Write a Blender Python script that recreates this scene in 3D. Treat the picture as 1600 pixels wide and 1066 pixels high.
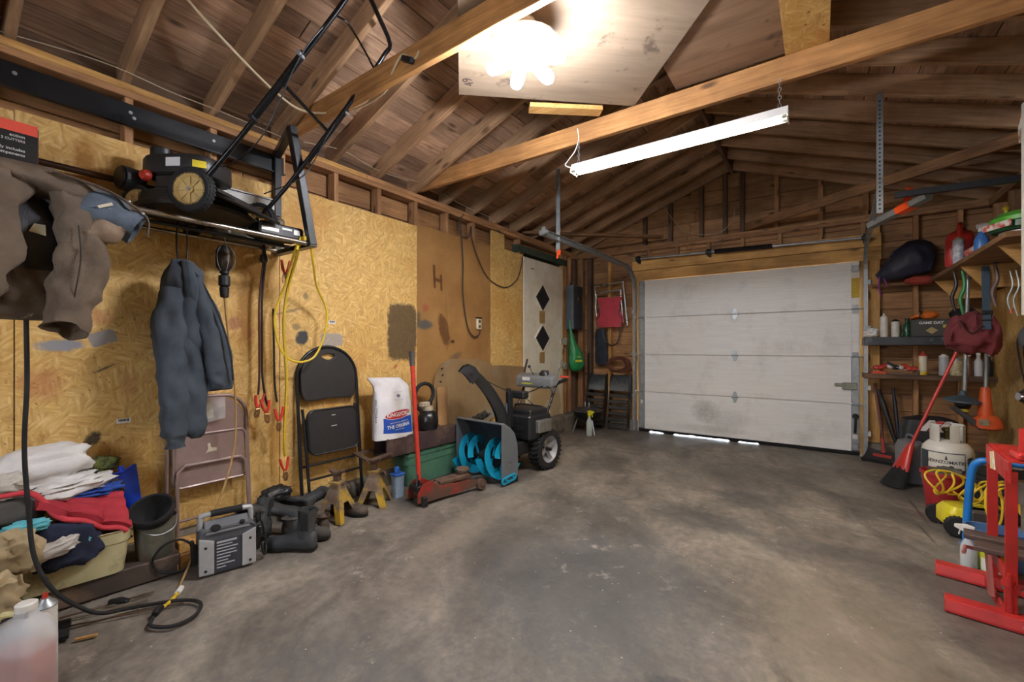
import bpy, bmesh, math, random
from mathutils import Vector, Matrix, Euler, noise as mnoise
random.seed(7)
for _o in list(bpy.data.objects): bpy.data.objects.remove(_o)
SC = bpy.context.scene
COL = SC.collection
# ---------------------------------------------------------------- camera, world, exposure
cam = bpy.data.cameras.new('camera'); camo = bpy.data.objects.new('camera', cam); COL.objects.link(camo)
cam.sensor_width = 36; cam.lens = 675/1600*36; cam.shift_y = 0.00625; cam.clip_start = .02
camo.location = (0, 0, 1.19); camo.rotation_euler = (math.pi/2, 0, math.radians(35.417))
SC.camera = camo
W = bpy.data.worlds.new('sky'); SC.world = W; W.use_nodes = True
W.node_tree.nodes['Background'].inputs[0].default_value = (.80, .88, 1, 1)
W.node_tree.nodes['Background'].inputs[1].default_value = 7.0
vs = SC.view_settings; vs.view_transform = 'Standard'; vs.look = 'None'; vs.gamma = 1; vs.use_curve_mapping = False
vs.exposure = 1.3
LED_W = 118.0      # emission strength of the LED panels
TUBE_W = 50.0      # emission strength of the fluorescent tubes
PI = math.pi
# ---------------------------------------------------------------- colour and material helpers
def hx(h):
    h = h.lstrip('#'); r = []
    for i in (0, 2, 4):
        v = int(h[i:i+2], 16)/255
        r.append(v/12.92 if v <= .04045 else ((v+.055)/1.055)**2.4)
    return tuple(r)+(1,)
class NT:
    def __init__(s, name):
        s.m = bpy.data.materials.new(name); s.m.use_nodes = True
        s.t = s.m.node_tree; s.n = s.t.nodes; s.b = s.n['Principled BSDF']
    def add(s, typ, **k):
        n = s.n.new(typ)
        for a, v in k.items():
            if a.startswith('i_'):
                key = a[2:]; key = int(key) if key.isdigit() else key.replace('_', ' ')
                if hasattr(v, 'links'): s.t.links.new(v, n.inputs[key])
                else: n.inputs[key].default_value = v
            else: setattr(n, a, v)
        return n
    def link(s, a, b): s.t.links.new(a, b)
    def mix(s, f, a, b, typ='MIX'):
        n = s.n.new('ShaderNodeMix'); n.data_type = 'RGBA'; n.blend_type = typ
        for i, v in ((0, f), (6, a), (7, b)):
            if hasattr(v, 'links'): s.t.links.new(v, n.inputs[i])
            else: n.inputs[i].default_value = v
        return n.outputs[2]
    def math(s, op, a, b=0.0, clamp=False):
        n = s.n.new('ShaderNodeMath'); n.operation = op; n.use_clamp = clamp
        for i, v in ((0, a), (1, b)):
            if hasattr(v, 'links'): s.t.links.new(v, n.inputs[i])
            else: n.inputs[i].default_value = v
        return n.outputs[0]
    def ramp(s, f, stops, interp='LINEAR'):
        n = s.n.new('ShaderNodeValToRGB'); s.t.links.new(f, n.inputs[0]); r = n.color_ramp; r.interpolation = interp
        while len(r.elements) < len(stops): r.elements.new(.5)
        for e, (p, c) in zip(r.elements, stops): e.position = p; e.color = c if len(c) == 4 else tuple(c)+(1,)
        return n.outputs[0]
    def coords(s, scale=(1, 1, 1), rot=(0, 0, 0), rnd=0, kind='Object'):
        tc = s.n.new('ShaderNodeTexCoord'); v = tc.outputs[kind]
        if rnd:
            oi = s.n.new('ShaderNodeObjectInfo'); mm = s.n.new('ShaderNodeVectorMath'); mm.operation = 'MULTIPLY_ADD'
            cb = s.n.new('ShaderNodeCombineXYZ')
            for i in range(3): s.t.links.new(oi.outputs['Random'], cb.inputs[i])
            s.t.links.new(cb.outputs[0], mm.inputs[0]); mm.inputs[1].default_value = (rnd, rnd*.7, rnd*.37); s.t.links.new(v, mm.inputs[2]); v = mm.outputs[0]
        mp = s.n.new('ShaderNodeMapping'); mp.vector_type = 'POINT'
        s.t.links.new(v, mp.inputs[0]); mp.inputs[2].default_value = rot; mp.inputs[3].default_value = scale
        return mp.outputs[0]
    def noise(s, v, scale=5, detail=3, rough=.5, dist=0):
        n = s.n.new('ShaderNodeTexNoise'); s.t.links.new(v, n.inputs['Vector'])
        n.inputs['Scale'].default_value = scale; n.inputs['Detail'].default_value = detail
        n.inputs['Roughness'].default_value = rough; n.inputs['Distortion'].default_value = dist
        return n.outputs[0]
    def voro(s, v, scale=5, out='Distance', feature='F1', rand=1):
        n = s.n.new('ShaderNodeTexVoronoi'); n.feature = feature; s.t.links.new(v, n.inputs['Vector'])
        n.inputs['Scale'].default_value = scale; n.inputs['Randomness'].default_value = rand
        return n.outputs[out]
    def bump(s, h, strength=.3, dist=.01):
        n = s.n.new('ShaderNodeBump'); n.inputs['Strength'].default_value = strength; n.inputs['Distance'].default_value = dist
        s.t.links.new(h, n.inputs['Height']); s.t.links.new(n.outputs[0], s.b.inputs['Normal'])
    def out(s, col=None, rough=.6, metal=0):
        if col is not None:
            if hasattr(col, 'links'): s.t.links.new(col, s.b.inputs['Base Color'])
            else: s.b.inputs['Base Color'].default_value = col
        if hasattr(rough, 'links'): s.t.links.new(rough, s.b.inputs['Roughness'])
        else: s.b.inputs['Roughness'].default_value = rough
        s.b.inputs['Metallic'].default_value = metal
        return s.m
MATS = {}
def M(name, col='808080', rough=.55, metal=0, col2=None, scale=8, amt=.5, bump=0, bscale=60, bdist=.004, rnd=0, dirt=None, dscale=5, dlev=.55):
    """simple procedural: base colour broken up by noise, optional dirt and fine relief"""
    if name in MATS: return MATS[name]
    t = NT(name); v = t.coords(rnd=rnd)
    a = hx(col); b = hx(col2) if col2 else tuple(x*.72 for x in a[:3])+(1,)
    n = t.noise(v, scale, 4, .6)
    f = t.ramp(n, [(.5-.5*amt, (0, 0, 0)), (.5+.5*amt, (1, 1, 1))])
    c = t.mix(f, b, a)
    if dirt:
        d = t.noise(v, dscale, 6, .65); d = t.ramp(d, [(dlev-.06, (0, 0, 0)), (dlev+.08, (1, 1, 1))])
        c = t.mix(d, c, hx(dirt))
    if bump: t.bump(t.noise(v, bscale, 3, .6), bump, bdist)
    rr = t.ramp(n, [(.3, (rough+.08,)*3), (.7, (max(rough-.08, .03),)*3)])
    MATS[name] = t.out(c, rr, metal); return MATS[name]
def wood(name, light, dark, knot='3a2412', gscale=1.0, var=.35, rough=.75, rnd=37):
    """lumber with the grain along local X and a different piece of the log for every object"""
    if name in MATS: return MATS[name]
    t = NT(name); v = t.coords(rnd=rnd)
    mp = t.add('ShaderNodeMapping', i_0=v); mp.inputs[3].default_value = (1.4*gscale, 22*gscale, 22*gscale)
    g = t.noise(mp.outputs[0], 2.2, 5, .62, .6)
    c = t.ramp(g, [(.28, hx(dark)), (.5, tuple((p+q)/2 for p, q in zip(hx(dark), hx(light)))), (.72, hx(light))])
    kv = t.add('ShaderNodeMapping', i_0=v); kv.inputs[3].default_value = (2.1, 6, 6)
    k = t.voro(kv.outputs[0], 1.2); k = t.ramp(k, [(.07, (1, 1, 1)), (.17, (0, 0, 0))])
    c = t.mix(t.math('MULTIPLY', k, .8), c, hx(knot))
    bl = t.noise(v, 2.3, 4, .6); bl = t.ramp(bl, [(.4, (.55, .52, .5)), (.62, (1, 1, 1))]); c = t.mix(.75, c, bl, 'MULTIPLY')
    oi = t.add('ShaderNodeObjectInfo'); r = t.math('MULTIPLY_ADD', oi.outputs['Random'], 2*var)
    r.node.inputs[2].default_value = 1-var
    hs = t.add('ShaderNodeHueSaturation', i_Color=c, i_Value=r); c = hs.outputs[0]
    t.bump(g, .25, .004)
    MATS[name] = t.out(c, rough); return MATS[name]
def emit(name, col, strength):
    if name in MATS: return MATS[name]
    t = NT(name); t.b.inputs['Base Color'].default_value = hx(col)
    t.b.inputs['Emission Color'].default_value = hx(col); t.b.inputs['Emission Strength'].default_value = strength
    MATS[name] = t.m; return t.m
# ---------------------------------------------------------------- mesh helpers
def V(*a): return Vector(a[0] if len(a) == 1 else a)
def frame(p0, p1, up=(0, 0, 1)):
    x = (V(p1)-V(p0)).normalized(); u = V(up)
    if abs(x.dot(u)) > .98: u = V(0, 1, 0) if abs(x.y) < .9 else V(1, 0, 0)
    y = u.cross(x).normalized(); z = x.cross(y)
    return x, y, z
def crom(pts, sub=6, closed=False):
    P = [V(p) for p in pts]; n = len(P); out = []
    for i in range(n if closed else n-1):
        a = P[i-1] if (closed or i > 0) else P[0]*2-P[1]
        b = P[i]; c = P[(i+1) % n]; d = P[(i+2) % n] if (closed or i+2 < n) else P[-1]*2-P[-2]
        for k in range(sub):
            t = k/sub
            out.append(.5*((2*b)+(c-a)*t+(2*a-5*b+4*c-d)*t*t+(3*b-a-3*c+d)*t**3))
    if not closed: out.append(P[-1])
    return out
class MB:
    def __init__(s): s.v = []; s.f = []; s.mi = []; s.cur = 0; s.X = Matrix.Identity(4)
    def add(s, vs, fs):
        o = len(s.v); s.v += [s.X @ V(p) for p in vs]
        for f in fs: s.f.append(tuple(i+o for i in f)); s.mi.append(s.cur)
        return s
    def box(s, c, d, r=(0, 0, 0), ch=0):
        R = Euler(r).to_matrix(); c = V(c); h = [x/2 for x in d]
        if ch:
            ch = min(ch, min(h)*.45); vs = []; fs = []
            # chamfered box: 24 verts
            idx = {}
            for sx in (-1, 1):
                for sy in (-1, 1):
                    for sz in (-1, 1):
                        for ax in range(3):
                            p = [sx*(h[0]-ch), sy*(h[1]-ch), sz*(h[2]-ch)]; p[ax] = (sx, sy, sz)[ax]*h[ax]
                            idx[sx, sy, sz, ax] = len(vs); vs.append(c+R @ V(p))
            for ax in range(3):
                b, d2 = (ax+1) % 3, (ax+2) % 3
                for sg in (-1, 1):
                    q = []
                    for u, w in ((-1, -1), (1, -1), (1, 1), (-1, 1)):
                        k = [0, 0, 0]; k[ax] = sg; k[b] = u; k[d2] = w; q.append(idx[k[0], k[1], k[2], ax])
                    fs.append(q if sg > 0 else q[::-1])
                for u in (-1, 1):
                    for w in (-1, 1):
                        k1 = [0, 0, 0]; k1[ax] = -1; k1[b] = u; k1[d2] = w; k2 = list(k1); k2[ax] = 1
                        q = [idx[tuple(k1)+(b,)], idx[tuple(k2)+(b,)], idx[tuple(k2)+(d2,)], idx[tuple(k1)+(d2,)]]
                        fs.append(q if u*w < 0 else q[::-1])
            for sx in (-1, 1):
                for sy in (-1, 1):
                    for sz in (-1, 1):
                        q = [idx[sx, sy, sz, a] for a in range(3)]; fs.append(q if sx*sy*sz > 0 else q[::-1])
            return s.add(vs, fs)
        vs = [c+R @ V(x*h[0], y*h[1], z*h[2]) for x in (-1, 1) for y in (-1, 1) for z in (-1, 1)]
        return s.add(vs, [(0, 1, 3, 2), (4, 6, 7, 5), (0, 4, 5, 1), (2, 3, 7, 6), (0, 2, 6, 4), (1, 5, 7, 3)])
    def bar(s, p0, p1, w, h, up=(0, 0, 1), ch=0):
        x, y, z = frame(p0, p1, up); L = (V(p1)-V(p0)).length; m = (V(p0)+V(p1))/2
        o = s.X; s.X = o @ (Matrix.Translation(m) @ Matrix((x, y, z)).transposed().to_4x4())
        s.box((0, 0, 0), (L, w, h), ch=ch); s.X = o; return s
    def tube(s, pts, r, n=8, closed=False, sub=0, flat=1.0, caps=True, up=None):
        if sub: 
            if hasattr(r, '__len__'):
                rr = crom([(q, 0, 0) for q in r], sub, closed); r = [q.x for q in rr]
            pts = crom(pts, sub, closed)
        P = [V(p) for p in pts]; m = len(P); R = list(r) if hasattr(r, '__len__') else [r]*m
        vs = []; fs = []; prev = None
        for i in range(m):
            if closed: t = P[(i+1) % m]-P[i-1]
            else: t = P[min(i+1, m-1)]-P[max(i-1, 0)]
            t = t.normalized() if t.length > 1e-9 else V(0, 0, 1)
            if prev is None:
                u = V(up) if up else (V(0, 0, 1) if abs(t.z) < .9 else V(1, 0, 0)); prev = (u-t*u.dot(t)).normalized()
            else:
                q = prev-t*prev.dot(t); prev = q.normalized() if q.length > 1e-6 else prev
            b = t.cross(prev)
            for k in range(n):
                a = 2*PI*k/n; vs.append(P[i]+prev*(math.cos(a)*R[i]*flat)+b*(math.sin(a)*R[i]))
        for i in range(m if closed else m-1):
            j = (i+1) % m
            for k in range(n): fs.append((i*n+k, i*n+(k+1) % n, j*n+(k+1) % n, j*n+k))
        if caps and not closed: fs += [tuple(range(n))[::-1], tuple(range((m-1)*n, m*n))]
        return s.add(vs, fs)
    def cyl(s, p0, p1, r0, r1=None, n=16): return s.tube([p0, p1], [r0, r0 if r1 is None else r1], n)
    def lathe(s, prof, c=(0, 0, 0), axis=(0, 0, 1), n=20, up=(1, 0, 0), sx=1, sy=1, cap=True):
        z = V(axis).normalized(); u = V(up); u = (u-z*u.dot(z)); u = u.normalized() if u.length > 1e-4 else V(0, 1, 0); w = z.cross(u); c = V(c)
        vs = []; fs = []; m = len(prof)
        for r, h in prof:
            for k in range(n):
                a = 2*PI*k/n; vs.append(c+u*(math.cos(a)*r*sx)+w*(math.sin(a)*r*sy)+z*h)
        for i in range(m-1):
            for k in range(n): fs.append((i*n+k, i*n+(k+1) % n, (i+1)*n+(k+1) % n, (i+1)*n+k))
        if cap: fs += [tuple(range(n))[::-1], tuple(range((m-1)*n, m*n))]
        return s.add(vs, fs)
    def prism(s, poly, h, o=(0, 0, 0), u=(1, 0, 0), w=(0, 1, 0), hole=None):
        """poly in the (u,w) plane at o, extruded by h along u x w (centred)"""
        o = V(o); u = V(u); w = V(w); z = u.cross(w).normalized()
        def pt(p, k): return o+u*p[0]+w*p[1]+z*(k*h/2)
        n = len(poly)
        if hole:
            vs = [pt(p, k) for k in (-1, 1) for q in (poly, hole) for p in q]; fs = []
            for i in range(n):
                j = (i+1) % n
                fs += [(i, n+i, n+j, j), (2*n+i, 2*n+j, 3*n+j, 3*n+i), (i, j, 2*n+j, 2*n+i), (n+i, 3*n+i, 3*n+j, n+j)]
            return s.add(vs, fs)
        vs = [pt(p, -1) for p in poly]+[pt(p, 1) for p in poly]
        fs = [tuple(range(n))[::-1], tuple(range(n, 2*n))]+[(i, (i+1) % n, n+(i+1) % n, n+i) for i in range(n)]
        return s.add(vs, fs)
    def ball(s, c, r, nu=16, nv=10, R=None, nz=0, ns=6, seed=0):
        r = (r,)*3 if not hasattr(r, '__len__') else r; c = V(c); R = R or Matrix.Identity(3); vs = []; fs = []
        def pt(th, ph):
            d = V(math.sin(th)*math.cos(ph), math.sin(th)*math.sin(ph), math.cos(th)); k = 1
            if nz: k += nz*mnoise.noise(d*ns*.5+V(seed*7.3, seed*3.1, seed))
            return c+R @ V(d.x*r[0]*k, d.y*r[1]*k, d.z*r[2]*k)
        vs.append(pt(0, 0))
        for i in range(1, nv):
            for k in range(nu): vs.append(pt(PI*i/nv, 2*PI*k/nu))
        vs.append(pt(PI, 0)); e = len(vs)-1
        for k in range(nu):
            fs.append((0, 1+k, 1+(k+1) % nu)); fs.append((e, 1+(nv-2)*nu+(k+1) % nu, 1+(nv-2)*nu+k))
            for i in range(nv-2): a = 1+i*nu; b = a+nu; fs.append((a+k, b+k, b+(k+1) % nu, a+(k+1) % nu))
        return s.add(vs, fs)
    def loft(s, rings, caps=True, closed=True):
        n = len(rings[0]); vs = [p for r in rings for p in r]; fs = []
        for i in range(len(rings)-1):
            for k in range(n if closed else n-1): fs.append((i*n+k, i*n+(k+1) % n, (i+1)*n+(k+1) % n, (i+1)*n+k))
        if caps and closed: fs += [tuple(range(n))[::-1], tuple(range((len(rings)-1)*n, len(rings)*n))]
        return s.add(vs, fs)
    def sheet(s, fn, nu, nv, th=0):
        """fn(u,v)->point, 0..1; th gives real thickness along the normal"""
        g = [[V(fn(i/nu, j/nv)) for j in range(nv+1)] for i in range(nu+1)]
        vs = []; fs = []
        def id(i, j): return i*(nv+1)+j
        for i in range(nu+1):
            for j in range(nv+1): vs.append(g[i][j])
        for i in range(nu):
            for j in range(nv): fs.append((id(i, j), id(i+1, j), id(i+1, j+1), id(i, j+1)))
        if th:
            off = len(vs)
            for i in range(nu+1):
                for j in range(nv+1):
                    du = g[min(i+1, nu)][j]-g[max(i-1, 0)][j]; dv = g[i][min(j+1, nv)]-g[i][max(j-1, 0)]
                    nn = du.cross(dv); nn = nn.normalized() if nn.length > 1e-9 else V(0, 0, 1); vs.append(g[i][j]-nn*th)
            fs += [tuple(off+k for k in f)[::-1] for f in list(fs)]
            edge = [id(i, 0) for i in range(nu+1)]+[id(nu, j) for j in range(1, nv+1)]+[id(i, nv) for i in range(nu-1, -1, -1)]+[id(0, j) for j in range(nv-1, 0, -1)]
            for a, b in zip(edge, edge[1:]+edge[:1]): fs.append((b, a, a+off, b+off))
        return s.add(vs, fs)
def ring(c, rx, ry, n=24, u=(1, 0, 0), w=(0, 1, 0), fold=0, nf=7, ph=0, sq=1.0):
    c = V(c); u = V(u); w = V(w); out = []
    for k in range(n):
        a = 2*PI*k/n; ca = math.cos(a); sa = math.sin(a); m = 1+fold*(math.sin(nf*a+ph)+.5*math.sin((nf*2+1)*a+ph*1.7))
        ca = math.copysign(abs(ca)**sq, ca); sa = math.copysign(abs(sa)**sq, sa)
        out.append(c+u*(rx*ca*m)+w*(ry*sa*m))
    return out
ROOTW = {}
def thing(name, label, cat, loc=(0, 0, 0), rz=0, group=None, world=False, rot=None):
    o = bpy.data.objects.new(name, None); COL.objects.link(o); o.empty_display_size = .05
    o.location = loc; o.rotation_euler = rot or (0, 0, rz); o['label'] = label; o['category'] = cat
    if group: o['group'] = group
    if world: ROOTW[o.name] = V(loc)
    return o
def tag(o, label, cat, group=None, kind=None):
    o['label'] = label; o['category'] = cat
    if group: o['group'] = group
    if kind: o['kind'] = kind
    return o
def build(mb, name, mat, parent=None, bevel=0, smooth=False, sub=0, seg=2, label=None, auto=None):
    me = bpy.data.meshes.new(name)
    vs = mb.v
    off = None; p = parent
    while p is not None:
        if p.name in ROOTW: off = ROOTW[p.name]; break
        p = p.parent
    if off is not None: vs = [q-off for q in vs]
    me.from_pydata([tuple(q) for q in vs], [], mb.f); me.update()
    ms = mat if isinstance(mat, (list, tuple)) else [mat]
    for m in ms: me.materials.append(m)
    if len(ms) > 1: me.polygons.foreach_set('material_index', mb.mi)
    o = bpy.data.objects.new(name, me); COL.objects.link(o)
    if parent is not None: o.parent = parent
    bm = bmesh.new(); bm.from_mesh(me); bmesh.ops.recalc_face_normals(bm, faces=bm.faces); bm.to_mesh(me); bm.free()
    if smooth:
        me.polygons.foreach_set('use_smooth', [True]*len(me.polygons))
        me.set_sharp_from_angle(angle=math.radians(smooth if smooth is not True and smooth > 1 else 40))
    if bevel:
        b = o.modifiers.new('bevel', 'BEVEL'); b.width = bevel; b.segments = seg; b.limit_method = 'ANGLE'; b.angle_limit = math.radians(35)
    if sub:
        b = o.modifiers.new('subdivision', 'SUBSURF'); b.levels = sub; b.render_levels = sub
    if label: o['label'] = label
    return o
def text(s, size, mat, parent, o, u, w, name='lettering', align='CENTER', depth=.0006, bold=0, shear=0, xs=1):
    """flat raised lettering lying in the (u,w) plane at o"""
    cu = bpy.data.curves.new(name, 'FONT'); cu.body = s; cu.size = size; cu.align_x = align; cu.align_y = 'CENTER'; cu.extrude = depth; cu.offset = bold; cu.shear = shear; cu.resolution_u = 3
    to = bpy.data.objects.new(name, cu); COL.objects.link(to)
    dg = bpy.context.evaluated_depsgraph_get(); me = bpy.data.meshes.new_from_object(to.evaluated_get(dg))
    bpy.data.objects.remove(to); bpy.data.curves.remove(cu)
    u = V(u).normalized(); w = V(w).normalized(); z = u.cross(w); w = z.cross(u)
    X = Matrix.Translation(V(o)) @ Matrix((u*xs, w, z)).transposed().to_4x4()
    mb = MB(); mb.v = [X @ v.co for v in me.vertices]; mb.f = [tuple(p.vertices) for p in me.polygons]; mb.mi = [0]*len(mb.f)
    bpy.data.meshes.remove(me)
    return build(mb, name, mat, parent)
LUM = {}
def lumber(name, p0, p1, w, h, mat, parent=None, up=(0, 0, 1), ch=.003):
    """a straight piece of timber, local X along its length, sharing mesh data with pieces of the same size"""
    L = round((V(p1)-V(p0)).length, 3); k = (L, w, h, mat.name, ch)
    if k not in LUM:
        mb = MB(); a, b = w/2, h/2
        if ch:
            pr = [(-a+ch, -b), (a-ch, -b), (a, -b+ch), (a, b-ch), (a-ch, b), (-a+ch, b), (-a, b-ch), (-a, -b+ch)]
        else: pr = [(-a, -b), (a, -b), (a, b), (-a, b)]
        mb.loft([[V(x, p[0], p[1]) for p in pr] for x in (-L/2, L/2)])
        o = build(mb, name, mat); LUM[k] = o.data
    else:
        o = bpy.data.objects.new(name, LUM[k]); COL.objects.link(o)
    x, y, z = frame(p0, p1, up)
    o.matrix_world = Matrix.Translation((V(p0)+V(p1))/2) @ Matrix((x, y, z)).transposed().to_4x4()
    if parent is not None: o.parent = parent
    return o
def struct(o): o['kind'] = 'structure'; return o
def copytree(o, parent=None):
    c = o.copy(); COL.objects.link(c); c.parent = parent
    if o.name in ROOTW: ROOTW[c.name] = ROOTW[o.name]
    for ch in list(o.children): copytree(ch, c)
    return c
# ---------------------------------------------------------------- structure materials
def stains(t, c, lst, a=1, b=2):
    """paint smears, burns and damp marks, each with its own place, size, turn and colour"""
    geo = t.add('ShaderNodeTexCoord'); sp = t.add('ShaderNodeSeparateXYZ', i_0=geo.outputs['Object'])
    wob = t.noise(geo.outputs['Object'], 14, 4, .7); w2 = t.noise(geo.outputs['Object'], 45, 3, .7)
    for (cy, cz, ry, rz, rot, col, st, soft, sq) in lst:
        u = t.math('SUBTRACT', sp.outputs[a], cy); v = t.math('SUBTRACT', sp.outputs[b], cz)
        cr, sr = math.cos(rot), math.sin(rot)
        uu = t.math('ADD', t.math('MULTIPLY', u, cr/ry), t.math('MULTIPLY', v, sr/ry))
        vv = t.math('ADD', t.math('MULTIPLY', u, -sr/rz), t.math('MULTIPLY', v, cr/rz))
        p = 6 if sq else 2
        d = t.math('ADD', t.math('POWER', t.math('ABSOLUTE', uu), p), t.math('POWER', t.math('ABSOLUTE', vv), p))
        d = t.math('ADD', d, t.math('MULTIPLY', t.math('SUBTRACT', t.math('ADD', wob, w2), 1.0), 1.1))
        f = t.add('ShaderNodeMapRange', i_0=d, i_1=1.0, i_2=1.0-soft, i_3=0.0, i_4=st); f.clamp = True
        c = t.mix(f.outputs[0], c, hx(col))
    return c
def osb_mat(name, lst, tint=None, axis=0):
    t = NT(name); base = t.coords()
    cell = t.add('ShaderNodeMapping', i_0=base); cell.inputs[3].default_value = (1, 1, 1)
    cols = None
    cv = t.voro(cell.outputs[0], 19, 'Color'); sep = t.add('ShaderNodeSeparateColor', i_0=cv)
    layers = []
    for ang in (.25, 1.45, 2.35):
        rot = [0, 0, 0]; rot[axis] = ang
        m0 = t.add('ShaderNodeMapping', i_0=base); m0.inputs[2].default_value = rot
        mp = t.add('ShaderNodeMapping', i_0=m0.outputs[0])
        mp.inputs[3].default_value = [11, 11, 62] if axis == 0 else [11, 62, 11]
        layers.append(t.noise(mp.outputs[0], 1.0, 3, .55))
    f1 = t.math('GREATER_THAN', sep.outputs[0], .4); f2 = t.math('GREATER_THAN', sep.outputs[1], .66)
    n = t.mix(f1, layers[0], layers[1]); n = t.mix(f2, n, layers[2])
    c = t.ramp(n, [(.22, hx('a5803f')), (.40, hx('c39b58')), (.55, hx('d2ad69')), (.74, hx('e4c88f'))])
    tone = t.ramp(sep.outputs[2], [(0, (.88, .86, .82)), (1, (1.04, 1.03, 1.0))]); c = t.mix(.8, c, tone, 'MULTIPLY')
    r3 = [0, 0, 0]; r3[axis] = .9; f0 = t.add('ShaderNodeMapping', i_0=base); f0.inputs[2].default_value = r3; fl = t.add('ShaderNodeMapping', i_0=f0.outputs[0]); fl.inputs[3].default_value = (20, 20, 60)
    fv = t.voro(fl.outputs[0], 1.0); ff = t.ramp(fv, [(.10, (1, 1, 1)), (.17, (0, 0, 0))])
    big = t.noise(base, 2.6, 4, .6); bm = t.ramp(big, [(.46, (0, 0, 0)), (.58, (1, 1, 1))])
    c = t.mix(t.math('MULTIPLY', t.math('MULTIPLY', ff, bm), .8), c, hx('3d2610'))
    am = t.noise(base, 1.7, 5, .6, .3); am = t.ramp(am, [(.50, (0, 0, 0)), (.68, (1, 1, 1))])
    c = t.mix(t.math('MULTIPLY', am, .45), c, hx('ad7423'))
    if lst: c = stains(t, c, lst, *((1, 2) if axis == 0 else (0, 2)))
    t.bump(n, .2, .003)
    return t.out(c, .68)
GREY = '7d828c'
OSBL = osb_mat('osb_marked', [
    (.45, 1.20, .095, .035, .05, GREY, .9, .5, 0), (.61, 1.24, .058, .038, .35, GREY, .8, .5, 1),
    (.39, 1.01, .10, .10, 0, '9c4a35', .45, .9, 0), (.60, 1.35, .07, .05, 0, 'a4503a', .4, .9, 0), (.72, .98, .05, .07, 0, 'a04a3a', .35, .9, 0),
    (1.25, 1.35, .07, .05, .3, '8d4a40', .6, .7, 0), (1.32, 1.29, .05, .06, 0, '8d4040', .45, .8, 0),
    (1.69, 1.26, .05, .07, -.5, '23303a', .95, .5, 0), (1.65, 1.34, .04, .03, 0, '4a4c44', .6, .8, 0), (1.72, 1.57, .025, .03, 0, '3f443c', .6, .8, 0), (1.93, 1.25, .095, .05, 0, '8a8c92', .75, .25, 1),
    (2.63, 1.33, .175, .27, 0, '3a2d20', .86, .55, 1), (.57, .71, .035, .05, -.6, '1c1a18', .9, .6, 0), (.62, 1.08, .06, .008, .5, '39383a', .8, .8, 0),
    (.54, 2.05, .05, .30, 0, '9a6410', .75, .8, 0), (.40, 1.93, .16, .07, 0, '9a6410', .7, .8, 0), (1.31, 1.40, .06, .40, 0, '93651a', .7, .9, 0), (1.5, .55, .05, .40, 0, '93651a', .6, .9, 0),
    (2.55, 1.02, .03, .02, .6, 'a3352a', .7, .5, 0), (1.6, 1.45, .12, .012, .3, '5a5040', .6, .8, 0), (.20, 1.35, .07, .7, 0, '9a6a1e', .5, .9, 0)])
OSB = osb_mat('osb_plain', None)
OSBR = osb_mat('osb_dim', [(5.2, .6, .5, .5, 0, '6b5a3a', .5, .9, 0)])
OSBC = osb_mat('osb_flat', None, axis=2)
def hardboard():
    t = NT('hardboard'); v = t.coords(); n = t.noise(v, 3, 5, .6)
    c = t.ramp(n, [(.3, hx('8a6234')), (.7, hx('a57c48'))])
    c = t.mix(t.ramp(t.noise(v, 90, 2), [(.62, (0, 0, 0)), (.72, (.5, .5, .5))]), c, hx('6e4a26'))
    c = stains(t, c, [(3.035, 1.89, .016, .12, .05, '55320f', .95, .3, 1), (3.13, 1.84, .016, .085, .05, '55320f', .95, .3, 1), (3.085, 1.86, .06, .018, -.1, '55320f', .9, .3, 1),
                      (3.17, 1.37, .075, .20, .30, '5a3818', .9, .5, 0), (2.90, 1.41, .14, .055, 0, '3f4a50', .85, .7, 0), (2.83, 1.47, .03, .08, 0, '3f4a40', .7, .8, 0), (2.92, 1.575, .05, .05, 0, '9c4030', .6, .8, 0),
                      (3.2, 1.5, .03, .3, 0, '7a5526', .35, .9, 0), (3.35, 1.1, .12, .04, .3, '3a3f42', .5, .9, 0), (3.3, 1.25, .03, .02, 0, '22201c', .9, .5, 0)])
    return t.out(c, .6)
HARD = hardboard()
ROOFB = wood('roof_board_wood', 'c9a688', '8f6c53', var=.30)
RAFT = wood('rafter_wood', 'c49d76', '93704f', var=.18)
TIE = wood('tie_wood', 'd0995c', '9a6a38', var=.12)
STUD = wood('stud_wood', 'c39463', '8d6240', var=.22)
NEWW = wood('new_lumber', 'dcae69', 'b07f3f', var=.10)
SIDE = wood('siding_wood', 'c2935f', '8a6040', var=.22)
DARKW = wood('dark_wood', '7d6046', '4d382a', var=.2)
BRACE = wood('brace_wood', '9a7048', '5e3f22', var=.12)
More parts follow.
